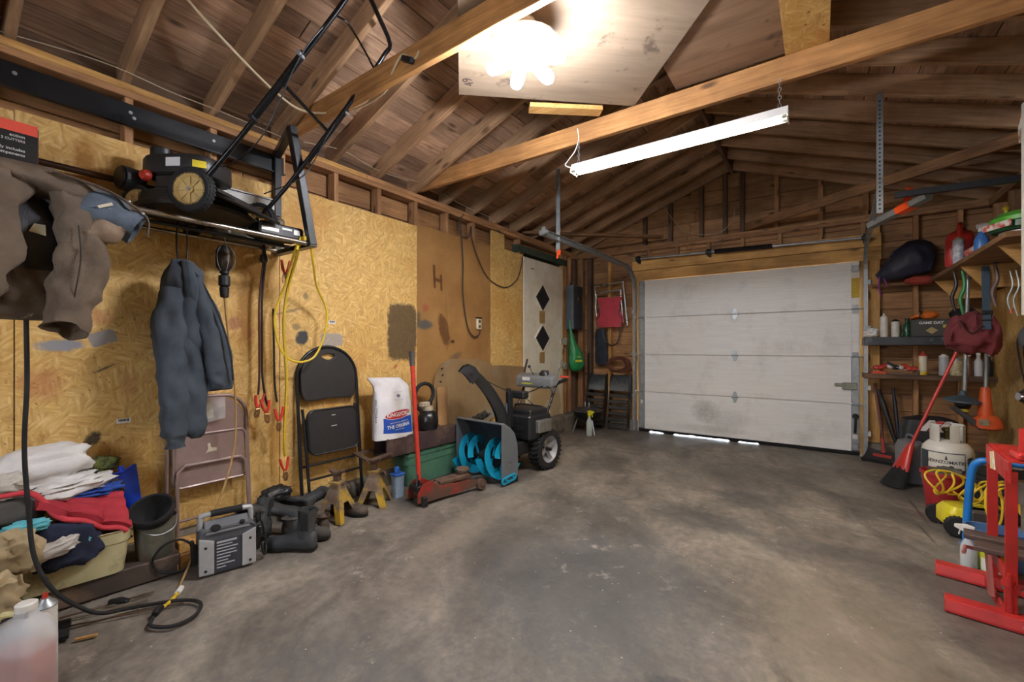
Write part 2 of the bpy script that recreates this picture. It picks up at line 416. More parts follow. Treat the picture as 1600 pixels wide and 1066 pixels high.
def concrete():
    t = NT('concrete_floor'); v = t.coords()
    st0 = t.add('ShaderNodeMapping', i_0=v); st0.inputs[2].default_value = (0, 0, -.5); st = t.add('ShaderNodeMapping', i_0=st0.outputs[0]); st.inputs[3].default_value = (1.0, .55, 1)
    n1 = t.noise(v, .75, 6, .62, .4); n2 = t.noise(st.outputs[0], 3.0, 7, .66, .6); n3 = t.noise(v, 17, 5, .7)
    c = t.ramp(n2, [(.30, hx('524c46')), (.47, hx('756d64')), (.60, hx('8c8479')), (.76, hx('a89f92'))])
    c = t.mix(t.ramp(n1, [(.40, (.55, .55, .55)), (.60, (0, 0, 0))]), c, hx('4a4744'))
    c = t.mix(.85, c, t.ramp(n3, [(.3, (.62, .62, .62)), (.7, (1.2, 1.18, 1.15))]), 'MULTIPLY')
    # oil-darkened parking bay, tyre scuffs and chalky spalls
    c = stains(t, c, [(-.95, 2.0, .75, .9, .3, '4b4c4e', .75, .8, 0), (-1.25, 2.95, .30, .55, .55, '3f3d3c', .6, .9, 0), (-.75, 3.25, .45, .22, -.2, '3a3838', .6, .9, 0), (-.55, 4.55, .8, .5, .1, '464039', .55, .95, 0), (-.45, 3.85, .30, .25, 0, '35322f', .6, .9, 0),
                      (.1, 2.2, .4, .8, .2, '8a7d69', .45, .95, 0), (.25, 1.45, .3, .7, .1, '8a7d69', .45, .95, 0), (-1.95, 2.3, .18, .9, .15, '8a8174', .5, .9, 0), (-1.4, .9, .6, .45, 0, '4d4e50', .5, .9, 0), (-.42, 1.55, .13, .08, .4, '35353a', .7, .7, 0), (.585, 4.35, .012, .40, .04, '2a2521', .75, .9, 0), (.56, 3.80, .010, .22, .1, '2a2521', .7, .9, 0), (.47, 5.65, .16, .012, -.3, '2b2622', .6, .9, 0)], 0, 1)
    sp = t.noise(v, 6, 8, .75); sm = t.ramp(sp, [(.585, (0, 0, 0)), (.66, (1, 1, 1))])
    far = t.noise(v, 1.1, 3, .5); fm = t.ramp(far, [(.43, (0, 0, 0)), (.61, (.55, .55, .55))])
    c = t.mix(t.math('MULTIPLY', sm, fm), c, hx('b3aca0'))
    vs_ = t.voro(v, 13, 'Distance'); dots = t.ramp(vs_, [(.030, (1, 1, 1)), (.055, (0, 0, 0))]); c = t.mix(t.math('MULTIPLY', dots, .75), c, hx('c9c4b8'))
    wv = t.add('ShaderNodeVectorMath', operation='ADD', i_0=v, i_1=t.add('ShaderNodeVectorMath', operation='SCALE', i_0=t.add('ShaderNodeTexNoise', i_0=v, i_Scale=2.5).outputs[1], i_Scale=.5).outputs[0]).outputs[0]
    cr = t.voro(wv, .9, 'Distance', 'DISTANCE_TO_EDGE')
    ck = t.ramp(t.math('ADD', cr, t.math('MULTIPLY', n3, .05)), [(.022, (1, 1, 1)), (.030, (0, 0, 0))]); c = t.mix(t.math('MULTIPLY', ck, t.math('MULTIPLY', n1, .25)), c, hx('3a352f'))
    h = t.math('ADD', t.math('MULTIPLY', n2, .6), t.math('MULTIPLY', n3, .4)); t.bump(h, .35, .012)
    rr = t.ramp(n1, [(.38, (.42,)*3), (.6, (.72,)*3)])
    return t.out(c, rr)
CONC = concrete()
CURB = M('curb_concrete', '8c8375', .85, col2='5d564b', scale=6, amt=.6, bump=.5, bscale=25, bdist=.01, dirt='4a443a', dscale=3)
OUTW = M('outer_wall', '5a4632', .9)
GALV = M('galvanised', 'a9aeb0', .40, .55, col2='8b9194', scale=14)
DSTEEL = M('dark_steel', '3a3a3c', .45, .6, col2='252527')
BLACKM = M('black_paint', '15181d', .35, .2, col2='0d0f12')
BLACKP = M('black_plastic', '18191b', .45, 0, col2='101112', bump=.1)
WHITEP = M('white_plastic', 'e8e6e0', .4, 0, col2='cfccc4')
RUBBER = M('rubber', '1b1b1c', .8, 0, col2='121213', bump=.2)
def door_white():
    t = NT('door_white'); v = t.coords(); st = t.add('ShaderNodeMapping', i_0=v); st.inputs[3].default_value = (1.6, 1, 38)
    n = t.noise(st.outputs[0], 1.5, 5, .7); c = t.ramp(n, [(.35, hx('dbd9d6')), (.6, hx('e6e5e2'))])
    g = t.noise(v, 2.2, 6, .7); c = t.mix(t.ramp(g, [(.52, (0, 0, 0)), (.75, (.5, .5, .5))]), c, hx('a9a39a'))
    c = stains(t, c, [(-.35, .35, .19, .17, 0, '6d6a66', .55, 1.2, 0), (-.1, .22, .3, .2, .3, '8f8b86', .4, 1.2, 0), (-.35, .12, .5, .06, 0, 'a8a49c', .4, 1.0, 0)], 0, 2)
    t.bump(n, .22, .004); return t.out(c, .45)
DOORW = door_white()
# ---------------------------------------------------------------- floor, curbs, ground outside
mb = MB()
def fz(x, y): return .006*mnoise.noise(V(x*1.3, y*1.3, 0))+.002*mnoise.noise(V(x*5, y*5, 2))-.006
mb.sheet(lambda u, v: (-3.45+5.05*u, -1.75+8.15*v, fz(-3.45+5.05*u, -1.75+8.15*v)), 70, 110, .12)
FLOOR = struct(build(mb, 'floor', CONC, smooth=60))
mb = MB(); mb.sheet(lambda u, v: (-6+10*u, 6.45+4*v, -.03), 8, 4, .1)
struct(build(mb, 'driveway', M('driveway_gravel', 'b9b6b0', .9, bump=.3)))
ys = [-1.7, 0, 1.5, 3.0, 3.8, 4.4, 5.2, 6.24]; hs = [.10, .105, .11, .12, .15, .19, .205, .21]
mb = MB(); rings = []
for i in range(80):
    y = -1.7+7.94*i/79; k = max(j for j in range(len(ys)) if ys[j] <= y+1e-6); k = min(k, len(ys)-2); f = (y-ys[k])/(ys[k+1]-ys[k]); h = hs[k]+(hs[k+1]-hs[k])*f
    j = .012*mnoise.noise(V(y*3, 1, 0)); xf = -2.955-.09*max(0, min(1, (4.3-y)/.9))+j
    rings.append([V(-3.22, y, -.02), V(-3.22, y, h), V(xf-.03, y, h+.006*mnoise.noise(V(y*6, 4, 1))), V(xf, y, h-.025), V(xf+.02+j, y, -.02)])
mb.loft(rings)
CURBO = struct(build(mb, 'trim_1', CURB, smooth=30)); CURBO['label'] = 'low concrete curb along the foot of the left wall'
mb = MB()
mb.box((-2.68, 6.20, .06), (1.1, .13, .16), ch=.01); mb.box((.93, 6.20, .06), (1.0, .13, .16), ch=.01)
struct(build(mb, 'trim_2', CURB))['label'] = 'concrete footing either side of the garage door'
mb = MB(); mb.box((1.34, 2.25, .07), (.14, 8.0, .16), ch=.01)
struct(build(mb, 'trim_3', CURB))['label'] = 'concrete footing along the right wall'
# ---------------------------------------------------------------- left wall
def mesh1(name, mat, *boxes):
    mb = MB()
    for c, d in boxes: mb.box(c, d)
    return build(mb, name, mat)
WL = struct(mesh1('wall_left', OUTW, ((-3.29, 2.25, 1.4), (.05, 8.0, 3.0))))
for i in range(14):
    z = .12+.19*i; y = -1.74; cuts = [-1.74, 1.2+.9*math.sin(i*2.3), 4.1+.7*math.sin(i*1.7), 6.24]
    for a, b in zip(cuts, cuts[1:]):
        lumber('siding_board', (-3.245, a+.003, z+.095), (-3.245, b-.003, z+.095), .022, .183, SIDE, WL)
for y in [-1.5, -1.1, -.68, -.26, .16, .72, 1.13, 1.56, 1.98, 2.39, 2.81, 3.23, 3.65, 4.06, 4.55, 5.70, 5.79]:
    lumber('stud', (-3.155, y, .2), (-3.155, y, 2.568), .089, .038, STUD, WL, up=(0, 1, 0))
for k, z in enumerate((2.587, 2.626)):
    for a, b in ((-1.74, 1.75+k*.5), (1.755+k*.5, 6.14)): lumber('top_plate', (-3.15, a, z), (-3.15, b, z), .10, .038, NEWW if (k == 1 and a < 0) else STUD, WL)
lumber('sill_plate', (-3.155, -1.74, .222), (-3.155, 4.55, .222), .095, .036, DARKW, WL)
lumber('eave_block', (-3.235, -1.74, 2.76), (-3.235, 6.24, 2.76), .03, .30, DARKW, WL)
lumber('door_header', (-3.15, 4.5, 2.455), (-3.15, 5.8, 2.455), .095, .09, M('green_beam', '3b4a3a', .8, col2='2a3329'), WL)
lumber('corner_post', (-3.14, 6.06, .2), (-3.14, 6.06, 2.568), .10, .09, DARKW, WL, up=(0, 1, 0))
lumber('corner_post', (-3.13, 5.92, .2), (-3.13, 5.92, 2.568), .06, .038, STUD, WL, up=(0, 1, 0))
def panel(name, y0, y1, z0, z1, mat, parent, x=-3.101, th=.012):
    mb = MB(); mb.box((x, (y0+y1)/2, (z0+z1)/2), (th, y1-y0-.004, z1-z0), ch=.001); return build(mb, name, mat, parent)
panel('osb_panel', -1.72, -.92, .11, 2.31, OSBL, WL); panel('osb_panel', -.92, .30, .112, 2.305, OSBL, WL, -3.1025); panel('osb_panel', .30, 1.53, .11, 2.315, OSBL, WL); panel('osb_panel', 1.53, 2.805, .112, 2.335, OSBL, WL, -3.100)
panel('hardboard_panel', 2.805, 3.925, .50, 2.36, HARD, WL, -3.103, .006); panel('hardboard_panel', 2.805, 3.925, .12, .497, M('grey_hardboard', '8d7a5c', .7, col2='6a5840', scale=4), WL, -3.105, .006)
panel('osb_panel', 3.93, 4.195, .14, 2.55, OSB, WL, -3.100); panel('osb_panel', 4.20, 4.585, .15, 2.375, OSB, WL, -3.0985)
# barcode stickers on the sheets
for y, z in ((.693, .79), (1.93, 1.387)):
    s = M('sticker_white', 'e6e6e4', .6); mb = MB(); mb.box((-3.0935, y, z), (.0006, .06, .026)); st_ = build(mb, 'sticker', s, WL)
    mb = MB()
    for k in range(9): mb.box((-3.093, y-.02+.005*k, z+.003), (.0006, .0022+.0012*(k % 3), .013))
    build(mb, 'barcode', BLACKP, st_)
# side door with two diamond lights
D1 = struct(thing('door_1', 'white side door with two diamond lights', 'door', (-3.09, 5.11, .2), world=True))
def old_white():
    t = NT('old_white_door'); v = t.coords(); n = t.noise(v, 4, 6, .7)
    c = t.ramp(n, [(.35, hx('cfc5ae')), (.65, hx('e2dccb'))])
    pl = [(-.055, 1.40, .075, .09, 0, '9c7a3e', .95, .25, 1), (-.055, .85, .07, .08, 0, '9c7a3e', .95, .3, 1), (-.10, .36, .30, .26, .2, 'b08f52', .8, .5, 0), (.3, .2, .2, .3, .2, 'a98748', .7, .5, 0), (-.4, .1, .2, .2, 0, '6d5430', .8, .6, 0), (-.30, 2.03, .06, .01, 0, '4a4338', .9, .6, 0)]
    c = stains(t, c, pl); t.bump(n, .2, .003); return t.out(c, .55)
OLDW = old_white()
mb = MB(); mb.box((-3.105, 5.115, 1.285), (.035, 1.02, 2.15), ch=.004); build(mb, 'door_slab', OLDW, D1)
for cz in (1.865, 1.315):
    dia = [(0, -.215), (.215, 0), (0, .215), (-.215, 0)]; inn = [(p[0]*.86, p[1]*.86) for p in dia]
    mb = MB(); mb.prism(dia, .022, (-3.083, 5.06, cz), (0, 1, 0), (0, 0, 1), hole=inn); w = build(mb, 'diamond_frame', OLDW, D1, bevel=.003)
    mb = MB(); mb.prism([(p[0]*.88, p[1]*.88) for p in dia], .006, (-3.086, 5.06, cz), (0, 1, 0), (0, 0, 1)); build(mb, 'pane', M('dark_glass', '10161f', .45, 0), w)
for z in (1.28, .92):
    mb = MB(); mb.box((-3.08, 5.60, z), (.03, .10, .07), ch=.004); mb.cyl((-3.06, 5.61, z), (-3.03, 5.61, z), .022); mb.box((-3.06, 5.66, z), (.05, .04, .10), ch=.004)
    build(mb, 'latch', M('latch_metal', 'b8b2a4', .4, .5), D1)
lumber('door_casing', (-3.115, 4.60, .2), (-3.115, 4.60, 2.40), .03, .024, STUD, D1, up=(0, 1, 0)).matrix_parent_inverse = Matrix.Translation(V(-3.09, 5.11, .2)).inverted()
lumber('door_casing', (-3.115, 5.645, .2), (-3.115, 5.645, 2.40), .06, .03, NEWW, D1, up=(0, 1, 0)).matrix_parent_inverse = Matrix.Translation(V(-3.09, 5.11, .2)).inverted()
# ---------------------------------------------------------------- roof
RX = -.92; SL = .369; ZB = 2.65; XE = -3.15
def zb(x): return ZB+SL*((x-XE) if x <= RX else (2*RX-XE-x))      # underside of the rafters
CT = math.cos(math.atan(SL)); RD = .14/CT
mb = MB(); T = .2
mb.prism([(-3.6, zb(-3.6)+RD+.035), (RX, zb(RX)+RD+.035), (1.80, zb(1.80)+RD+.035), (1.80, zb(1.80)+RD+.075), (RX, zb(RX)+RD+.085), (-3.6, zb(-3.6)+RD+.075)], 8.7, (0, 2.35, 0), (1, 0, 0), (0, 0, 1))
CEIL = struct(build(mb, 'ceiling', OUTW))
rows = 20; wrow = .1425
random.seed(3)
for side in (-1, 1):
    for i in range(rows):
        s0 = .012+wrow*i; sc = (s0+wrow/2)*CT
        x = RX+side*sc; z = zb(x)+RD+.012+random.uniform(-.002, .003)
        cuts = [-1.8]+sorted([random.uniform(-.9, 1.6), random.uniform(2.2, 5.0)])+[6.28]
        for a, b in zip(cuts, cuts[1:]):
            lumber('roof_board', (x, a+.004, z), (x, b-.004, z), .1425-random.choice((.003, .005, .008)), .02, ROOFB, CEIL, up=(side*SL, 0, 1), ch=0)
RY = [-1.39+.42*k for k in range(18)]
for y in RY+[6.17]:
    if y > 6.0 and y < 6.16: continue
    for side in (-1, 1):
        xe = -3.40 if side < 0 else 1.56
        xr = RX+side*.019
        lumber('rafter', (xe, y, zb(xe)+RD/2), (xr, y, zb(xr)+RD/2), .040, .14, RAFT, CEIL, up=(0, 0, 1))
lumber('ridge_board', (RX, -1.75, 3.53), (RX, 6.2, 3.53), .038, .19, DARKW, CEIL)
for y in (-1.1, .16, 1.60, 2.87): lumber('tie_beam', (-3.20, y, 2.75), (1.36, y, 2.75), .040, .14, TIE, CEIL)
lumber('corner_brace', (-3.2, 4.72, 2.70), (-1.75, 6.0, 2.70), .085, .038, BRACE, CEIL)
lumber('corner_brace', (1.34, 4.52, 2.70), (-.75, 6.12, 2.70), .038, .09, BRACE, CEIL)
# ---------------------------------------------------------------- back wall
WB = struct(mesh1('wall_back', OUTW, ((-2.78, 6.30, 1.25), (1.30, .05, 2.7)), ((.98, 6.30, 1.25), (1.16, .05, 2.7)), ((-.92, 6.30, 2.95), (5.0, .05, 1.65)), ((-.9, 6.30, 2.35), (2.8, .05, .4))))
random.seed(11)
for i in range(19):
    z0 = .13+.185*i; z1 = z0+.180; mb = MB()
    def xl(z): return max(-3.24, XE+(z-ZB-RD-.01)/SL)
    def xr(z): return min(1.42, 2*RX-XE-(z-ZB-RD-.01)/SL)
    segs = [(-3.24, -2.13), (.39, 1.42)] if z1 < 2.15 else [(-3.24, -1.4+random.uniform(-.5, .4)), None, None]
    if segs[-1] is None:
        c = segs[0][1]; segs = [(xl(z0), c), (c, xr(z0))]
    for a, b in segs:
        if z1 < 2.6:
            lumber('sheathing_board', (a+.003, 6.256, (z0+z1)/2), (b-.003, 6.256, (z0+z1)/2), .022, .180, SIDE, WB)
        else:
            a1, b1 = max(a, xl(z1)), min(b, xr(z1))
            if b1-a1 < .1: continue
            m2 = MB(); m2.prism([(a+.003, z0), (b-.003, z0), (b1-.003, z1), (a1+.003, z1)], .022, (0, 6.256, 0), (1, 0, 0), (0, 0, 1)); build(m2, 'sheathing_board', SIDE, WB)
for x, w, m in [(-3.06, .089, STUD), (-2.91, .075, DARKW), (-2.575, .05, NEWW), (.49, .10, NEWW), (.83, .04, STUD), (1.16, .04, STUD)]:
    lumber('stud', (x, 6.20, .15), (x, 6.20, 2.575), w, .089, m, WB, up=(0, 1, 0))
lumber('door_jamb', (-2.18, 6.19, .14), (-2.18, 6.19, 2.14), .075, .10, NEWW, WB, up=(0, 1, 0))
for x in (-2.125, .388): lumber('door_stop', (x, 6.18, .0), (x, 6.18, 2.2), .075, .06, NEWW, WB, up=(0, 1, 0))
for k, z in enumerate((2.22, 2.37)): lumber('door_lintel', (-2.22, 6.165, z), (.55, 6.165, z), .04, .142, NEWW, WB)
for x in (-1.99, -1.599, -1.191, -.793, -.392, .018, .40): lumber('cripple_stud', (x, 6.20, 2.44), (x, 6.20, 2.575), .04, .089, STUD, WB, up=(0, 1, 0))
lumber('gable_plate', (-3.2, 6.19, 2.595), (1.38, 6.19, 2.595), .10, .038, STUD, WB); lumber('gable_plate', (-3.2, 6.19, 2.634), (1.38, 6.19, 2.634), .10, .038, STUD, WB)
for x in (-2.05, -1.693, -1.286, -1.0, -.80, -.425, .012, .42):
    lumber('gable_stud', (x, 6.205, 2.655), (x, 6.205, zb(x)+.02), .05, .075, DARKW if x < -.5 else STUD, WB, up=(0, 1, 0))
# ---------------------------------------------------------------- right wall and the wall behind the camera
WR = struct(mesh1('wall_right', OUTW, ((1.50, 2.25, 1.4), (.05, 8.0, 3.0))))
for i in range(14):
    z = .12+.19*i; cuts = [-1.74, 1.5+.8*math.sin(i*1.9), 4.4+.6*math.sin(i*2.7), 6.24]
    for a, b in zip(cuts, cuts[1:]): lumber('siding_board', (1.462, a+.003, z+.095), (1.462, b-.003, z+.095), .022, .183, SIDE, WR)
for k in range(19): lumber('stud', (1.405, -1.5+.42*k, .15), (1.405, -1.5+.42*k, 2.57), .089, .038, STUD, WR, up=(0, 1, 0))
for z in (2.587, 2.626): lumber('top_plate', (1.40, -1.74, z), (1.40, 6.2, z), .10, .038, STUD, WR)
lumber('eave_block', (1.44, -1.74, 2.76), (1.44, 6.24, 2.76), .03, .30, DARKW, WR)
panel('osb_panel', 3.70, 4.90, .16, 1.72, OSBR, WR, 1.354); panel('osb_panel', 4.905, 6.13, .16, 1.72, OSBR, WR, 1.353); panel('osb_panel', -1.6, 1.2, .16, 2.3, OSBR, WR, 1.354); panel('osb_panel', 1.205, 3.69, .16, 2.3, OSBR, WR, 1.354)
WX0, WX1, WZ0, WZ1 = -1.65, -.15, 1.05, 2.10
WN = struct(mesh1('wall_near', OUTW, ((-2.575, -1.80, 1.8), (1.85, .05, 3.9)), ((.775, -1.80, 1.8), (1.85, .05, 3.9)), ((-.9, -1.80, .45), (1.5, .05, 1.2)), ((-.9, -1.80, 2.925), (1.5, .05, 1.65))))
WIN = struct(thing('added_window', 'window', 'window', (-.9, -1.8, WZ0), world=True))  # unseen window, added so that daylight fills in from behind the camera
mb = MB()
for a, b, c, d in ((-1.65, -.15, 1.05, 1.10), (-1.65, -.15, 2.05, 2.10), (-1.65, -1.60, 1.05, 2.10), (-.20, -.15, 1.05, 2.10), (-.92, -.88, 1.05, 2.10), (-1.65, -.15, 1.56, 1.59)): mb.box(((a+b)/2, -1.80, (c+d)/2), (b-a, .08, d-c))
build(mb, 'added_window_frame', WHITEP, WIN)
mb = MB(); mb.box((-.9, -1.73, 1.035), (1.6, .14, .03), ch=.004); build(mb, 'added_window_sill', WHITEP, WIN)
gl = NT('added_window_glass'); gl.out(hx('f4f8fa'), .05); gl.b.inputs['Alpha'].default_value = .08
for x in (-1.26, -.54):
    for z in (1.33, 1.82): mb = MB(); mb.box((x, -1.80, z), (.68, .005, .46)); build(mb, 'pane', gl.m, WIN)
for a, b, c, d in ((-3.2, -1.67, .1, 2.5), (-1.67, -.13, .1, 1.02), (-1.67, -.13, 2.12, 2.5), (-.13, 1.42, .1, 2.5)):
    mb = MB(); mb.box(((a+b)/2, -1.765, (c+d)/2), (b-a-.004, .012, d-c), ch=.001); build(mb, 'osb_panel', OSBR, WN)
# ---------------------------------------------------------------- garage door
D2 = struct(thing('door_2', 'white sectional garage door', 'door', (-.87, 6.10, 0), world=True))
X0, X1 = -2.105, .365
for k in range(4):
    z0 = .035+.5265*k; z1 = z0+.5262
    mb = MB(); y0, y1 = 6.095, 6.14; a, b = X0+.085, X1-.075
    pr = [(y0+.022, z0), (y0+.003, z0+.003), (y0, z0+.010), (y0, z1-.010), (y0+.003, z1-.003), (y0+.022, z1), (y1, z1), (y1, z0)]
    mb.loft([[V(x, p[0], p[1]) for p in pr] for x in (a, b)])
    p = build(mb, 'door_section', DOORW, D2)
    for sx, (c0, c1) in ((0, (X0, a)), (1, (b, X1))):
        mb = MB(); mb.box(((c0+c1)/2, 6.112, (z0+z1)/2), (c1-c0-.002, .046, z1-z0), ch=.006)
        build(mb, 'end_stile', GALV if sx == 0 or k in (0, 1) else DOORW, p)
HINGE = None
for k in range(1, 4):
    z = .033+.5265*k
    mb = MB(); mb.prism([(-.012, -.07), (.012, -.07), (.028, -.02), (.028, .02), (.012, .07), (-.012, .07), (-.028, .02), (-.028, -.02)], .006, (-.87, 6.09, z), (1, 0, 0), (0, 0, 1))
    mb.cyl((-.91, 6.083, z), (-.83, 6.083, z), .009, n=10)
    build(mb, 'hinge', GALV, D2)
    for x, s in ((X0+.045, -1), (X1-.04, 1)):
        mb = MB(); mb.box((x, 6.085, z), (.055, .006, .10), ch=.002); mb.box((x, 6.07, z+.012), (.05, .03, .006)); mb.cyl((x-.04*s, 6.07, z), (x+.085*s, 6.07, z), .007, n=8)
        h = build(mb, 'end_hinge', GALV, D2)
        mb = MB(); mb.cyl((x+.075*s, 6.07, z), (x+.10*s, 6.07, z), .022, n=14); build(mb, 'roller', WHITEP, h, smooth=True)
for z in (.09, 2.06):
    for x in (X0+.045, X1-.04):
        mb = MB(); mb.box((x, 6.083, z), (.06, .02, .08), ch=.004); mb.box((x, 6.07, z-.02), (.075, .03, .01)); build(mb, 'corner_bracket', GALV, D2)
mb = MB(); mb.box((.275, 6.072, .76), (.13, .03, .075), ch=.004); mb.box((.19, 6.06, .775), (.10, .012, .03), ch=.003); build(mb, 'slide_lock', M('lock_metal', '8e9082', .5, .6), D2)
mb = MB(); mb.cyl((.325, 6.085, .43), (.325, 6.05, .43), .03, n=14); mb.tube([(.325, 6.05, .41), (.322, 6.035, .36), (.32, 6.045, .27), (.32, 6.075, .25)], .012, sub=3); build(mb, 'lift_handle', DSTEEL, D2, smooth=True)
mb = MB(); mb.box((.325, 6.087, 1.85), (.07, .002, .22)); lb = build(mb, 'warning_label', M('label_yellow', 'c9a92a', .6, col2='a88a1c', scale=30), D2)
mb = MB(); mb.box((.325, 6.087, 2.02), (.075, .002, .10)); mb.box((.325, 6.087, 1.68), (.075, .002, .11)); mb.box((.322, 6.087, .20), (.045, .002, .05)); mb.box((X0+.045, 6.087, .42), (.035, .002, .05)); build(mb, 'paper_label', M('paper', 'e4e0d6', .7), D2)
mb = MB()
def seal(u, v):
    x = X0+(X1-X0)*u
    g = .017 if -1.95 < x < -1.75 or -1.62 < x < -.95 or -.82 < x < -.62 else .0
    g *= .5+.5*abs(mnoise.noise(V(x*9, 0, 3)))*1.6
    return V(x, 6.09+.04*v, .036-(1-g/.03)*.046*math.sin(PI*v)**.5 if 0 < v < 1 else .04)
mb.sheet(seal, 90, 6); build(mb, 'bottom_seal', RUBBER, D2, smooth=True)
# door tracks
def track(name, pts, label, extra):
    t = thing(name, label, 'door track', pts[0], world=True)
    mb = MB(); P_ = crom(pts, 1) if False else [V(p) for p in pts]
    # C-shaped channel swept along the path (path lies in a plane of constant x)
    s = extra; rings = []
    pr = [(-.026, .0), (-.026, .028), (-.030, .030), (-.030, -.002), (.030, -.002), (.030, .030), (.026, .028), (.026, .0)]
    for i, p in enumerate(P_):
        d = (P_[min(i+1, len(P_)-1)]-P_[max(i-1, 0)]).normalized(); n = V(1, 0, 0).cross(d).normalized()
        rings.append([p+n*q[0]+V(-s, 0, 0)*q[1] for q in pr])
    mb.loft(rings); build(mb, 'rail', GALV, t)
    return t
arc = [(6.06-.36*(1-math.cos(a)), 1.98+.36*math.sin(a)*.9) for a in [PI/2*i/8 for i in range(9)]]
TL = track('garage_door_track', [(-2.165, 6.06, .02), (-2.165, 6.06, 1.0)]+[(-2.165, y, z) for y, z in arc]+[(-2.165, 4.6, 2.305), (-2.165, 3.53, 2.29)], 'galvanised door track bending in along the left side of the white garage door', -1)
mb = MB(); mb.box((-2.165, 3.55, 2.29), (.05, .05, .05), ch=.005); mb.box((-2.13, 3.52, 2.30), (.03, .03, .07)); mb.cyl((-2.19, 3.54, 2.29), (-2.10, 3.54, 2.29), .018, n=10); build(mb, 'end_stop', GALV, TL)
mb = MB(); mb.box((-2.16, 3.86, 2.58), (.03, .004, .86)); mb.box((-2.175, 3.845, 2.58), (.004, .03, .86)); build(mb, 'hanger_strap', GALV, TL)
mb = MB(); mb.box((-2.16, 3.857, 2.155), (.045, .016, .055), ch=.003); mb.box((-2.17, 3.851, 2.12), (.02, .006, .05), (0, .2, 0)); build(mb, 'flag_tape', M('orange_tape', 'ff5a1a', .5, col2='e04a10'), TL)
for z in (.5, 1.1, 1.7):
    mb = MB(); mb.box((-2.18, 6.10, z), (.035, .09, .05), ch=.003); build(mb, 'jamb_bracket', GALV, TL)
TR = track('garage_door_track', [(.425, 6.06, .02), (.425, 6.06, 1.0)]+[(.425-.01*i/8, y, z) for i, (y, z) in enumerate(arc)]+[(.39, 4.8, 2.305), (.365, 3.98, 2.30)], 'galvanised door track on the right jamb beside the shelves, bending in overhead', 1)
for z in (.25, .75, 1.4, 1.9):
    mb = MB(); mb.box((.44, 6.10, z), (.035, .09, .05), ch=.003); build(mb, 'jamb_bracket', WHITEP if z < 1 else GALV, TR)
mb = MB()
mb.box((.345, 3.95, 2.55), (.036, .003, .84)); sp_ = build(mb, 'hanger_strap', GALV, TR)
mb = MB()
for k in range(26): mb.cyl((.345, 3.9485, 2.16+.03*k), (.345, 3.948, 2.16+.03*k), .006, n=8)
build(mb, 'strap_hole', BLACKP, sp_)
mb = MB(); mb.bar((.42, 3.93, 2.235), (1.355, 3.93, 2.215), .004, .04); mb.bar((.42, 3.945, 2.217), (1.355, 3.945, 2.197), .035, .004); build(mb, 'angle_brace', DSTEEL, TR)
BS = thing('orange_taped_bar', 'short grey timber bar wrapped with bright orange tape, hung from perforated strap', 'bar', (.34, 4.35, 2.13), world=True)
mb = MB(); mb.prism([(-.04, -.02), (.04, -.02), (.045, .005), (.0, .03), (-.045, .005)], .50, (.46, 4.26, 2.185), V(.45, .52, .0).normalized(), (0, 0, 1)); bz = MB()
A_, B_ = V(.33, 4.46, 2.165), V(.62, 4.12, 2.25)
x_, y_, z_ = frame(A_, B_); bz.loft([[p+y_*q[0]+z_*q[1] for q in ((-.03, -.03), (.03, -.03), (.035, .01), (0, .035), (-.035, .01))] for p in (A_, B_)])
build(bz, 'timber_bar', [M('grey_paint_wood', '7f7f7e', .6, col2='666665')], BS, bevel=.003)
mb = MB(); q0 = A_.lerp(B_, .52); q1 = A_.lerp(B_, .74); mb.loft([[p+y_*q[0]*1.12+z_*q[1]*1.15 for q in ((-.03, -.03), (.03, -.03), (.035, .01), (0, .035), (-.035, .01))] for p in (q0, q1)])
mb.box(q1+V(-.02, 0, .07), (.05, .006, .10), (.1, .2, .6)); build(mb, 'orange_tape', MATS['orange_tape'], BS, bevel=.002)
mb = MB(); mb.cyl(A_+V(.02, 0, .02), V(.347, 3.955, 2.16), .0025, n=6); build(mb, 'tie_wire', DSTEEL, BS)
# torsion spring shaft over the door
TS = thing('torsion_spring_shaft', 'steel torsion shaft with a dark coil spring above the garage door', 'spring', (-.85, 6.07, 2.42), world=True)
mb = MB(); mb.cyl((-2.16, 6.05, 2.45), (.47, 6.05, 2.385), .013, n=12); build(mb, 'shaft', GALV, TS, smooth=True)
mb = MB(); pts = []
A_, B_ = V(-1.10, 6.05, 2.4265), V(-.46, 6.05, 2.4105)
for i in range(0, 41*8+1):
    f = i/(41*8); a = 2*PI*i/8; p = A_.lerp(B_, f); pts.append(p+V(0, math.cos(a)*.024, math.sin(a)*.024))
mb.tube(pts, .0085, n=5); build(mb, 'coil_spring', M('spring_steel', '27211f', .5, .6), TS, smooth=True)
for x, z in ((-1.17, 2.428), (-2.1, 2.447), (.41, 2.387)):
    mb = MB(); mb.cyl((x-.02, 6.05, z), (x+.02, 6.05, z), .042, n=16); mb.box((x, 6.093, z-.01), (.03, .09, .09), ch=.004); mb.cyl((x-.035, 6.05, z), (x+.035, 6.05, z), .024, n=12); build(mb, 'bearing_plate' if x == -1.17 else 'cable_drum', DSTEEL, TS)
mb = MB(); mb.tube([(-1.16, 6.03, 2.45), (-1.07, 6.0, 2.52), (-.98, 6.0, 2.56)], .004, n=5); mb.tube([(-1.15, 6.03, 2.44), (-1.04, 6.0, 2.49), (-.95, 6.01, 2.535)], .004, n=5); build(mb, 'winding_rod', DSTEEL, TS)
